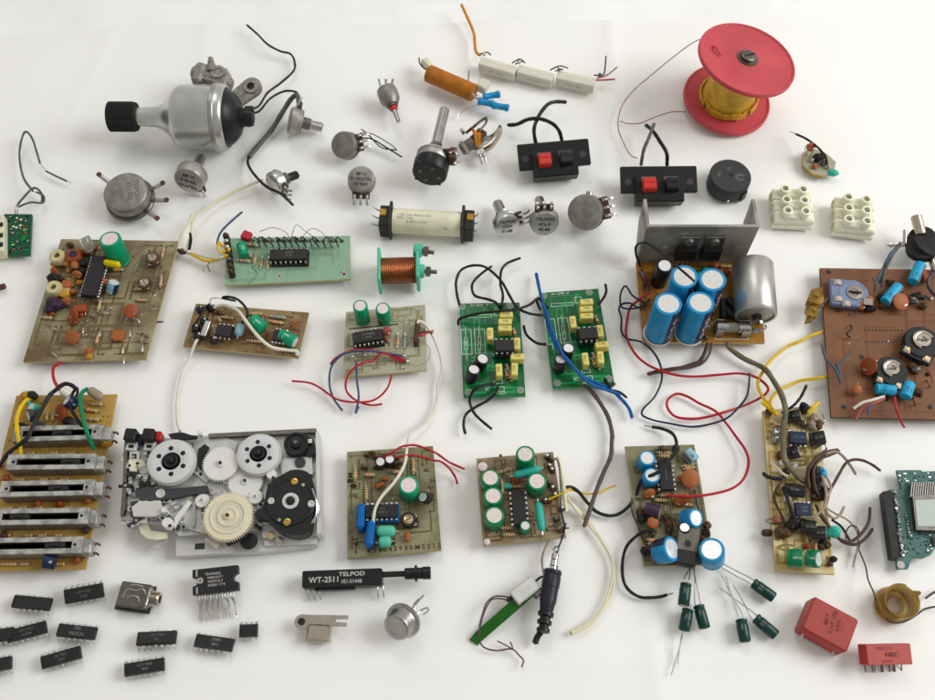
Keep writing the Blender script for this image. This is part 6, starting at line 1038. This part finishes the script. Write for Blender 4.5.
GW = [([(782, 413, 8), (792, 406, 11), (800, 398, 12), (806.5, 385.5, 14)], .95, 'blackwire'), ([(808, 413, 8), (813, 407, 9), (819, 402, 9)], 1.2, 'yellow'), ([(762, 402, 9), (769, 408, 9), (777, 415, 7)], 1.3, 'yellow'),
 ([(763.5, 473.5, 6), (768, 477.5, 7), (777, 479, 8), (785, 478, 8)], 1.25, 'blackwire'), ([(785, 478, 8), (781, 484, 9), (775, 491, 8), (775, 500, 7), (781, 515, 7), (789, 528, 7)], .85, 'brownwire'), ([(770.5, 462.5, 8), (776, 468, 9), (782, 474, 9), (788, 476.5, 9)], .9, 'whitewire'),
 ([(837.5, 450, 8), (827, 451.5, 10), (817, 457.5, 12), (810, 467, 12), (808, 478, 10), (809, 488, 9)], 1.2, 'brownwire'), ([(839, 451, 7), (830, 455, 9), (820, 460, 11), (813, 470, 11), (814, 486, 10), (820, 498, 8)], 1.0, 'brownwire'),
 ([(880, 470.6, 2), (872, 465, 3), (862, 460, 6), (853, 459.5, 8), (846, 464, 9), (839, 474, 10), (831, 487, 10), (826, 496, 9)], .95, 'brownwire'), ([(855.5, 474, 4), (850, 466, 7), (843, 456, 9), (834, 452.5, 10), (824, 455, 10)], .95, 'beigewire'),
 ([(844, 507, 5), (840, 515, 7), (833, 518, 9), (827, 511, 10), (825, 500, 11), (830, 488, 11), (827, 478, 10)], .9, 'beigewire'), ([(800, 517, 9), (812, 517, 12), (821, 511, 13), (826, 501, 12), (826, 489, 11), (822, 476, 9)], .95, 'beigewire'),
 ([(870, 508, 3), (868, 521, 4), (862, 533, 4), (852, 541, 4), (841, 539, 6), (830, 529, 8), (822, 517, 9), (816, 505, 9)], 1.0, 'brownwire'), ([(872.5, 529, 3), (866, 537, 3), (856, 544.5, 3), (845, 544, 4), (835, 536, 7), (828, 524, 9), (820, 512, 9)], 1.0, 'brownwire'),
 ([(826, 508, 9), (836, 514, 6), (848, 521, 4), (857, 531, 2), (858, 545, 2), (853, 567, 1)], .6, 'beigewire'), ([(860, 545, 2), (856, 556, 1), (853, 567, 1)], .5, 'brownwire'), ([(860, 538, 4), (857, 528, 5), (850, 526, 5), (846, 533, 4), (847, 545, 3)], .45, 'brownwire'),
 ([(783, 488, 8), (786, 494, 11), (790, 504, 12), (794, 516, 10), (795, 526, 7)], 1.3, 'blackm'), ([(823, 480, 9), (828, 492, 9), (826, 504, 9)], 1.1, 'purplewire'), ([(832, 520, 8), (842, 528, 4), (850, 541, 2)], .8, 'blackwire')]
for q, r, m in GW: wire(t, q, r * .85, m)
# ============================================================ display module
t = T('lcd_module', 'corroded teal circuit board carrying a small grey display and a black edge connector', 'display module', (915, 520))
def N_(x, y): return (865 + x / 4.12, 460 + y / 4.12)
q = MB().slab([P(*N_(x, y), 3.5) for x, y in ((130, 42), (230, 42), (236, 48), (330, 44), (330, 355), (288, 362), (270, 392), (240, 405), (195, 398), (178, 448), (132, 450), (130, 405), (82, 130), (104, 122), (152, 122))][::-1], 1.6, 'pcbteal', 'pcbdark'); t.part('board', q)
t.part('edge_connector', MB().slab([P(*N_(x, y), 9) for x, y in ((74, 130), (108, 124), (140, 404), (112, 402))][::-1], 5.4, 'blackm')); rn = random.Random(9)
for i in range(16): x, y = N_(124 + i * 1.9 + rn.uniform(-3, 3), 136 + i * 17); t.part('solder_joint', MB().blob(P(x, y, 4.2), 1.0, 'tin', i, .3))
for i in range(18): x, y = N_(168 + i * .8, 215 + i * 5.5); t.part('solder_joint', MB().blob(P(x, y, 4), .55, 'tin', i, .3)) if i % 2 else None
mb = MB()
for i in range(46): x, y = N_(rn.uniform(150, 290), rn.uniform(300, 390)); mb.box(P(x, y, 3.7), (rn.uniform(.5, 1.6), rn.uniform(.5, 1.2), .5), rn.choice(('pcbteal', 'tin', 'pcbdark', 'blackm', 'pcbteal')), b=.1)
t.part('component', mb); mb = MB()
for i in range(22): x, y = N_(rn.uniform(140, 290), rn.uniform(52, 100)); mb.box(P(x, y, 3.7), (rn.uniform(.5, 2), rn.uniform(.4, 1.0), .4), rn.choice(('pcbteal', 'pcbdark', 'tin')), b=.1)
t.part('component', mb)
q = t.part('display_frame', MB().slab([P(*N_(x, y), 7) for x, y in ((196, 150), (330, 140), (330, 292), (212, 288))][::-1], 3.4, 'darksteel')); t.part('display_glass', MB().slab([P(*N_(x, y), 7.2) for x, y in ((206, 166), (330, 160), (330, 274), (218, 272))][::-1], .15, 'lcd'), q)
for i in range(15): 
    x, y = N_(192 + i * 9.5, 122); t.part('contact_rib', MB(fr(x, y, 6.5, 84)).box((0, 0, -1), (8, .55, 2.2), 'steel', b=.15))
t.part('contact_base', MB().slab([P(*N_(x, y), 5.6) for x, y in ((186, 104), (330, 98), (330, 142), (192, 148))][::-1], 2.2, 'darksteel'))
t.part('chip', MB().slab([P(*N_(x, y), 4.6) for x, y in ((276, 318), (330, 316), (330, 352), (280, 352))][::-1], 1.1, 'blackm')); t.part('mounting_hole', MB().lathe(P(*N_(148, 432), 3.52), (0, 0, 1), [(0, 1.8), (.05, 1.8)], 'inkwhite', 16))
# ============================================================ loose chips
CG = 'loose chips laid out in the lower rows'
def dip(px, py, ang, label, txt=None, n=14, L=17.4, gap=4.6, ts=1.6, lean=(0, 0), ink='inkdim', flip=0, spl=-14, W=5.7):
    t = T('integrated_circuit', label, 'chip', (px, py), CG); M = fr(px, py, gap, ang, (lean[0], lean[1], 1)); chip(t, M, L, W, 3.3, n, gap, txt=txt, ts=ts, ink=ink, flip=flip, name='body', spl=spl); return t
dip(31, 602, -5, 'loose chip lying flat without readable print, nearest to the slider board', None, lean=(0, .1))
dip(83, 594, 10.5, 'loose tilted chip showing its comb of pins, between the blank chip and audio jack', ['UCY 7420', '8 081'], lean=(.05, -.35), W=6.6)
dip(25.5, 632, 14.5, 'loose chip sloping upward, directly below the blank chip', ['UCY 7430', 'N 8044'], lean=(0, -.2))
dip(76, 631, -6, 'loose chip with bright two-line print beside the sloping chip', ['MSI', '7407CN'], ts=2.1, ink='inkgrey', lean=(0, .08))
dip(60, 657.5, 15.5, 'loose chip lowest and most sloping of the rows below the slider board', ['SN 7522', '7644'], lean=(0, -.15))
dip(156, 637, 3, 'loose chip with shiny pins along its upper side, below the audio jack', ['UCY 7400', '81'], lean=(0, .2), W=5.9)
dip(143.6, 667, 9, 'loose chip alone at the bottom edge, printed with two faint lines', ['UCY 7404', '7947'], lean=(0, -.08), ink='inkgrey')
dip(213.7, 642, -8, 'loose chip with thick bent pins, printed with a small emblem, beside the eight-pin chip', ['  37889', '  8841'], lean=(0, .1), ts=1.8, ink='inkgrey')
dip(248, 630.5, 2, 'tiny eight-pin loose chip, shortest of all the chips', None, n=8, L=8.3, lean=(0, -.1))
dip(-7, 635.5, 8, 'loose chip cut off by the picture edge, level with the sloping chip', None); dip(-10, 665.5, 10, 'lowest loose chip cut off by the picture edge', None)
# audio jack
t = T('audio_jack', 'grey metal audio jack on a bit of board, its threaded nose sticking out', 'jack', (137, 596)); M = fr(134, 594.5, 7, -8)
t.part('body', MB(M).box((-.5, 0, -4), (14, 11, 6), 'darksteel', b=.5)); t.part('board', MB(M).box((-1, -.3, -6.3), (16, 12.5, 1.4), 'darkgrey')); t.part('nose', MB(M).lathe((6.5, 0, -3.6), (1, 0, 0), sum([[(i * .6, 2.9), (i * .6 + .3, 3.3)] for i in range(7)], []) + [(4.4, 3.0), (4.4, 1.8), (2.6, 1.7)], 'nickel', 22)); t.part('collar', MB(M).box((6.2, 0, -3.6), (1.4, 8.5, 6.6), 'steel', b=.4))
for pl in ([(-5, -2), (-4, 2), (0, 2), (3, 3), (5, 1)], [(-3, -2), (-1, -.5), (2, -1), (3, -3)], [(-3, 4), (0, 4.5), (3, 4)]): t.part('spring', MB(M).tube([(x, y, -.9) for x, y in pl], .3, 'nickel', 6, 3, flat=.2))
# multiwatt chip
t = T('power_chip', 'flat black power chip with notched ends, a white emblem and long bent legs', 'chip', (214, 585)); p0, p1 = P(192.5, 582.5, 8), P(238, 577.5, 8); L = (p1 - p0).length; M = frame((p0 + p1) / 2, p1 - p0, (0, -.12, 1)); w_, h_ = L / 2, 5.6
pl = [(-w_, -h_), (w_, -h_), (w_, -2.0)] + [(w_ - .6 - 1.6 * math.sin(a), -1.8 * math.cos(a)) for a in [k * .393 for k in range(9)]] + [(w_, 2.0), (w_, h_), (-w_, h_), (-w_, 2.0)] + [(-w_ + .6 + 1.6 * math.sin(a), 1.8 * math.cos(a)) for a in [k * .393 for k in range(9)]] + [(-w_, -2.0)]
q = MB(M).prism(pl, -4, 0, 'chip'); 
for i, (s, x) in enumerate((('TDA8560Q', -1), ('NM0125/Y1', 0), ('NSZ0123 2', 0), ('5D8251 37 B', .5))): q.text(s, MX.Translation((x, 2.9 - i * 1.7, .04)), 1.45, 'inkwhite', bold=.01)
q.lathe((-6.8, .4, .03), (0, 0, 1), [(0, 1.5), (.02, 1.5)], 'inkwhite', 6); q.box((-6.8, .4, .07), (.35, 2.4, .02), 'chip'); q.box((-6.8, .5, .08), (2.2, .3, .02), 'chip')
for y in (3.8, -3.8): q.box((-w_ + 1.9, y, .03), (.8, 3.0, .04), 'tin')
b = t.part('body', q)
for i in range(13):
    x = -w_ + 2.2 + i * (L - 5) / 12; k = 1 if i % 2 else 0; dx = -.6 if i < 9 else .8; t.part('pin', MB(M).tube([(x, -h_ + .3, -2.6), (x, -h_ - 2, -2.6), (x + dx * (.3 + k), -h_ - 4.2, -3.4 - k), (x + dx * (.4 + k * 1.4), -h_ - 7, -4.4 - k * 1.2), (x + dx * (1.0 + k), -h_ - 10.5 - (.6 if i % 3 else 0), -5.2 - k * .8)], .42, 'tin', 6, 3, flat=.3), b)
# slide switch bar
t = T('push_switch', 'long flat black push switch with white lettering and a plunger knob', 'switch', (350, 580)); p0, p1 = P(302, 579.5, 9), P(382, 576.5, 9); L = (p1 - p0).length; M = frame((p0 + p1) / 2, p1 - p0, (0, -.1, 1))
q = MB(M).box((0, 0, -4), (L, 7.6, 8), 'blackp', b=.5); q.box((-L * .1, -4.2, -5), (L * .5, 1.2, 5), 'blackp', b=.3)
q.text('WT-2511', MX.Translation((-L / 2 + 10.0, -.6, .05)), 3.5, 'inkwhite', bold=.02, sx=1.0); q.text('TELPOD', MX.Translation((4.4, 1.6, .05)), 2.6, 'inkwhite', bold=.02, sx=1.25); q.text('1E1-S144B', MX.Translation((4.2, -1.7, .05)), 2.4, 'inkwhite', bold=.01, sx=.92); t.part('body', q)
q = t.part('plunger', MB(M).box((L / 2 + 5, 1.3, -3.6), (12, 2.4, 2.6), 'blackp', b=.4).cyl((L / 2 + 10, 1.3, -3.6), (L / 2 + 21.5, 1.3, -3.6), 2.6, 'blackp', 20, ch=.4)); t.part('knob_ring', MB(M).lathe((L / 2 + 14.5, 1.3, -3.6), (1, 0, 0), [(0, 2.7), (.2, 3.7), (1.2, 3.7), (1.4, 2.7)], 'blackp', 24), q); t.part('knob_end', MB(M).cyl((L / 2 + 18, 1.3, -3.6), (L / 2 + 21.9, 1.3, -3.6), 2.9, 'blackp', 20, ch=.3), q)
for x in (2, 4.5, 7.2, 33.5, 36): t.part('pin', MB(M).tube([(-L / 2 + x, -3.4, -6), (-L / 2 + x, -5.5, -6.4), (-L / 2 + x + .2, -8.2, -8)], .4, 'tin', 6, 2))
# crystal bracket
t = T('metal_bracket', 'nickel fork bracket with a ring end holding a small square metal cap', 'bracket', (320, 628)); M = fr(320, 620, 5, -1)
pl = [(-8 + 3.4 * math.cos(a), .2 + 3.4 * math.sin(a)) for a in [1.2 + k * .45 for k in range(9)]] + [(-4, -1.8), (12, -1.4), (12, .2), (7, .4), (7, 1.6), (12.5, 1.8), (12.5, 3.4), (-5, 3.4)]
q = t.part('fork', MB(M).prism([(x, y - 1.2) for x, y in pl], -1, 0, 'nickel')); t.part('ring_hole', MB(M).lathe((-8.2, -.9, .02), (0, 0, 1), [(0, 1.7), (.05, 1.7)], 'blackm', 16), q)
t.part('cap', MB(fr(318, 632.5, 6, -3)).box((0, 0, -3), (10.4, 7.6, 5.6), 'nickel', b=.9)); t.part('foot', MB(fr(318, 640.5, 1, -3)).box((0, 0, 0), (11.4, 1.2, .8), 'brass', b=.2))
# metal can transistor
t = T('metal_can_transistor', 'round shiny metal can transistor with a flange and long thin leads', 'transistor', (405, 621)); c = P(403, 621, 7.5); a = V((-.42, -.62, .66)).normalized()
q = MB().lathe(c - a * 1, a, [(0, 7.9), (.2, 8.2), (1.2, 8.2), (1.5, 7.6), (1.6, 6.8), (2.2, 6.5), (6.4, 6.4), (7.2, 6.1), (7.6, 5.4), (7.5, 4.6)], 'steel', 44); b = t.part('can', q)
t.part('base_header', MB().lathe(c - a * 4.2, a, [(0, 5.2), (.6, 5.8), (3.4, 5.8)], 'steel', 36), b)
t.part('lead', MB().tube([c - a * 4 + V((2.0, 1, 0)), P(417, 603, 5), P(424, 595, 7)], .5, 'tin', 6, 4)); t.part('lead', MB().tube([c - a * 4 + V((3.2, -1, 0)), P(419, 612, 3), P(427, 608, 3), P(428, 611, 2.5), P(423, 615, 2)], .45, 'tin', 6, 4)); t.part('lead', MB().tube([c - a * 4 + V((1.5, 2, 0)), P(414, 605, 4), P(419, 599, 6)], .45, 'tin', 6, 4))
# green strip with switch
t = T('strip_switch', 'silver slide switch on a bent strip of bright green board with thin maroon leads', 'switch', (508, 615)); p0, p1 = P(474, 640.5, 1.5), P(531, 591, 3.5); M = frame((p0 + p1) / 2, p1 - p0, (-.1, -.25, 1)); L = (p1 - p0).length
t.part('strip', MB(M).prism([(-L / 2, -2.8), (-L / 2 + 1.5, -2.4), (L / 2, -2.6), (L / 2, 2.6), (-L / 2 + 3, 2.4), (-L / 2 - 1.5, 1.6)], -.6, .6, 'strip')); M = fr(525, 590, 8, 38)
q = t.part('housing', MB(M).box((0, 0, -3), (12.5, 7.0, 6), 'chassis', b=.5).box((.5, 0, .02), (5, 2, .12), 'lightgrey')); t.part('slider', MB(M).box((-7.6, 1.5, -3), (3.0, 1.6, 2), 'blackm', b=.3), q); t.part('side_slot', MB(M).box((5.2, -3.4, -2.8), (3.4, .5, 3), 'blackm'), q); t.part('end_cap', MB(M).box((4.6, -4.6, -3.4), (5, 2.4, 4.6), 'darksteel', b=.4), q); t.part('side_slot', MB(M).box((-3.6, -3.4, -2.8), (2.6, .5, 3.2), 'blackm'), q)
wire(t, [(511, 598, 5), (503, 596.5, 4), (494, 596.5, 4), (487, 603, 4), (482.5, 614, 4), (480, 624, 4), (479.5, 634, 4), (480, 643, 2), (485, 648.5, 1), (496, 651, 1), (507, 649.5, 1), (513, 650, 1.5), (519, 656, 1), (524, 661, 1), (521.5, 667.5, 1)], .42, 'purplewire'); wire(t, [(510, 601, 4), (500, 598.5, 4), (491, 600, 4), (485, 609, 4), (481, 622, 4), (478, 636, 3)], .4, 'umberwire'); wire(t, [(513, 649.5, 1), (505, 645, 1), (497, 641, 1)], .35, 'umberwire'); wire(t, [(513, 650, 1), (512, 645, 1.5), (510, 642, 2)], .35, 'brownwire'); wire(t, [(535, 582, 6), (541, 577.5, 5), (549, 578, 4)], .6, 'blackwire')
# jack plug
t = T('jack_plug', 'black jack plug standing tip up with a ridged grip and a short black cable', 'plug', (548, 595)); A, B = P(557, 546, 7), P(547, 607, 6.5); d = (B - A).normalized(); L = (B - A).length; z = .98
t.part('tip', MB().lathe(A, d, [(0, .4), (1.2, 1.5), (2.4, 1.75), (3.4, 1.0), (3.9, 1.75), (6.4, 1.75)], 'chrome', 18)); t.part('sleeve', MB().lathe(A + d * 6.4, d, [(0, 1.45), (.5, 1.45), (.5, 1.8), (3.0, 1.8), (3.0, 1.45), (3.5, 1.45), (3.5, 1.8), (8, 1.8), (13, 2.2)], ['blackp', 'chrome', 'chrome', 'blackp', 'blackp', 'chrome', 'chrome', 'chrome'], 18))
g0 = A + d * (L * .40); q = MB().lathe(g0, d, [(0, 2.6), (.3, 4.0), (1.5, 4.2), (2.4, 3.8), (3, 4.1), (8, 4.1)] + sum([[(8.4 + k * 1.6, 3.7), (9.2 + k * 1.6, 3.9)] for k in range(4)], []) + [(16, 3.4), (19, 3.0)], 'plugblack', 28); t.part('grip', q)
q = MB().lathe(g0 + d * 18.5, d, [(0, 2.6), (1, 3.6), (2.6, 3.6), (3, 2.4), (4.2, 2.4), (4.6, 3.3), (6.2, 3.3), (6.6, 2.2), (7.8, 2.2), (8.2, 3.0), (9.6, 3.0), (10, 2)], 'blackp', 24); t.part('strain_relief', q)
wire(t, [(545, 624, 5), (542, 630, 3), (538, 637, 2), (535, 643.5, 1.6)], 1.5, 'blackwire', name='cable'); wire(t, [(566, 523, 3), (562, 538, 5), (558, 548, 8), (555.5, 560, 8), (557, 570, 7), (551, 574, 8)], .45, 'navy')
# loose green capacitors
GG = 'loose dark green electrolytic capacitors'
def gcap(a, b, z0, z1, leads, label, at):
    t = T('electrolytic_capacitor', label, 'capacitor', at, GG); p0, p1 = P(*a, z0 - .5), P(*b, z1 - .5)
    ax = (p1 - p0).normalized(); L = (p1 - p0).length; r = 2.6
    t.part('sleeve', MB().lathe(p0, ax, [(0, r * .86), (.3, r * .98), (.9, r), (1.6, r * .88), (2.4, r), (L - .5, r), (L, r * .86)], 'darkgreen', 28, lambda i, f: 'inkgrey' if .40 < f < .46 and 3 < i < 6 else 'darkgreen'))
    t.part('end_disc', MB().lathe(p1 - ax * .05, ax, [(0, r * .78), (.08, r * .76)], 'blackm' if z1 < 5 else 'foil', 24)); t.part('rubber_end', MB().lathe(p0 - ax * .06, ax, [(0, r * .8), (.1, r * .8)], 'blackp', 20))
    side = ax.cross(V((0, 0, 1))).normalized(); t.part('printing', wrap_text(MB(), p0, ax, r, ('220u 16V', '85C'), 1.25, 'inkgrey', 2.8))
    for i, q in enumerate(leads): e = P(*q, .6); s = p0 + side * (1.2 * (1 if i else -1)); t.part('lead', MB().tube([s + ax * .3, s - ax * 2, s.lerp(e, .5), e], .28, 'tin', 6, 3))
gcap((686, 583.5), (683.5, 606), 9, 8.5, [(692, 552), (695, 556)], 'dark green capacitor propped on another one, its leads reaching over the khaki board', (685, 595))
gcap((688, 609), (684, 631), 4.5, 3.2, [(671.3, 675), (677.5, 664)], 'lower dark green capacitor of the stacked pair with leads trailing toward the bottom edge', (685, 618))
gcap((698.5, 605.5), (704.8, 628.5), 3.4, 3.2, [(690, 553), (694, 560)], 'dark green capacitor lying slanted just beside the stacked pair', (701, 617))
gcap((741, 619.5), (745.3, 642), 3.2, 3.2, [(721.5, 575), (726, 577)], 'dark green capacitor standing nearly straight, below the crossing leads', (743, 631))
gcap((755.5, 618), (776, 635.8), 3.2, 3.2, [(720, 588), (733, 585)], 'dark green capacitor slanting away from the straight one, its leads crossing', (765, 627))
gcap((753, 583), (774, 598), 3.2, 3.2, [(716, 560), (722, 568)], 'dark green capacitor on its own between the khaki board and the cream board', (763, 590))
# red box capacitor
t = T('box_capacitor', 'big brick red box capacitor with dark upside-down print', 'capacitor', (827, 625)); z = 11.5; c = [P(813.5, 595.5, z), P(859, 619.5, z), P(848.5, 653.0, z), P(801.5, 629, z)]; ce = sum(c, V((0, 0, 0))) / 4; ex = (c[1] - c[0] + c[2] - c[3]) / 2; M = frame(ce, ex, (.05, -.03, 1)); L = ex.length; W = ((c[0] + c[1]) / 2 - (c[2] + c[3]) / 2).length
q = MB(M).box((0, 0, -5.5), (L, W, 11), 'redbox', b=.9); 
for i, (s, sz) in enumerate((('MKT', 2.6), ('0,1uF 10%', 2.6), ('630V-', 2.6))): q.text(s, MX.Translation((-2 + i * 2.6, 1 + .2 * i, .05)) @ MX.Rotation(R(93), 4, 'Z'), sz, 'inkred', bold=.02)
q.text('SOVIT', MX.Translation((5.5, 1, .05)) @ MX.Rotation(R(93), 4, 'Z'), 2.2, 'relaydark'); b = t.part('casing', q)
t.part('resin_recess', MB(M).box((0, -W / 2 - .02, -5.5), (L - 3, .1, 8.4), 'relaydark'), b); t.part('lead', MB(M).tube([(-L / 2 + 3, -W / 2, -6), (-L / 2 + 3, -W / 2 - 2, -7)], .5, 'tin', 6, 1)); t.part('lead', MB(M).tube([(L / 2 - 4, -W / 2, -6), (L / 2 - 3, -W / 2 - 1, -7)], .5, 'tin', 6, 1))
# red relay
t = T('reed_relay', 'small salmon red relay block with bent pins beneath, lowest at the corner', 'relay', (889, 658)); M = fr(889.5, 654.5, 10, 1, (.12, -.2, 1)); q = MB(M).box((0, 0, -3.8), (20.4, 8.8, 7.6), 'relayred', b=.25); q.box((-10.25, 0, -3.8), (.12, 8.0, 7), 'relaydark')
q.text('MRX71-5', MX.Translation((-2.0, 2.4, .04)), 1.9, 'inkred'); q.text('NEC', MX.Translation((1.0, -.2, .04)), 2.4, 'inkred', bold=.05, sx=1.3); q.text('JAPAN', MX.Translation((-1.4, -2.9, .04)), 1.7, 'inkred'); b = t.part('casing', q)
for x in (-7.5, -4.2, -3.2, 0, .6, 3.8, 5.6, 6.3, 9.6): t.part('pin', MB(M).tube([(x - .6, -3.6, -7.2), (x - .2, -5.2, -8.2), (x + (.6 if x < 9 else .2), -7.6, -9.4)], .3, 'darksteel', 6, 2), b)
# coil former
t = T('coil_former', 'amber translucent plastic coil former with a torn rim and a thin dark wire', 'coil former', (892, 604)); c = P(894, 606, 0); r = mm(18, 894, 603, 6); q = MB(); vs = []; fs = []; n = 48; c.z = .4
prof = [(r * 1.02, 0), (r * 1.04, 1.2), (r * .80, 1.6), (r * .78, 7), (r * .92, 8.2), (r * .98, 9.6), (r * .93, 9.7), (r * .84, 8.2), (r * .74, 4), (r * .70, 1.6), (r * .52, 1.2), (r * .46, .9), (r * .44, .1)]
for k in range(n):
    a = 6.2832 * k / n; tear = 1.6 if .3 < a < .62 else (-.9 if .62 < a < 1.1 else 0)
    for i, (rr, z) in enumerate(prof): vs.append((c.x + math.cos(a) * (rr + (tear * .8 if i in (4, 5, 6) else 0)) - (1.2 if i < 3 else 0), c.y + math.sin(a) * rr, c.z + z + (tear if i in (5, 6) else 0)))
m_ = len(prof)
for k in range(n):
    for i in range(m_): fs.append((k * m_ + i, ((k + 1) % n) * m_ + i, ((k + 1) % n) * m_ + (i + 1) % m_, k * m_ + (i + 1) % m_))
q.add(vs, fs, 'former'); b = t.part('bobbin', q, sharp=60); t.part('core', MB().lathe(c + V((0, 0, .1)), (0, 0, 1), [(0, r * .46), (.9, r * .44)], 'beigewire', 26), b)
wire(t, [(858, 548, 1), (865, 566, 3), (868, 580, 6), (873, 592, 9), (877, 603, 10)], .42, 'brownwire'); wire(t, [(886, 619, 9), (896, 622.5, 8), (906, 621, 5), (915, 615.5, 2), (925, 609.5, 1), (940, 606, 1)], .5, 'brownwire')
mb = MB().tube(pts([(925.5, 598.5, .8), (931, 594.5, .8), (940, 589, .8)]), .5, 'brownwire', 8, 3); single('wire_offcut', 'short dark wire piece at the picture edge beside the amber coil former', 'wire', mb, (932, 594))
mb = MB().cyl(P(-6, 289, 1.6), P(5.5, 286, 1.6), 1.6, 'rust', 12, ch=.3); single('metal_pin', 'rusty metal pin end poking in at the picture edge below the small dark green board', 'pin', mb, (0, 288))
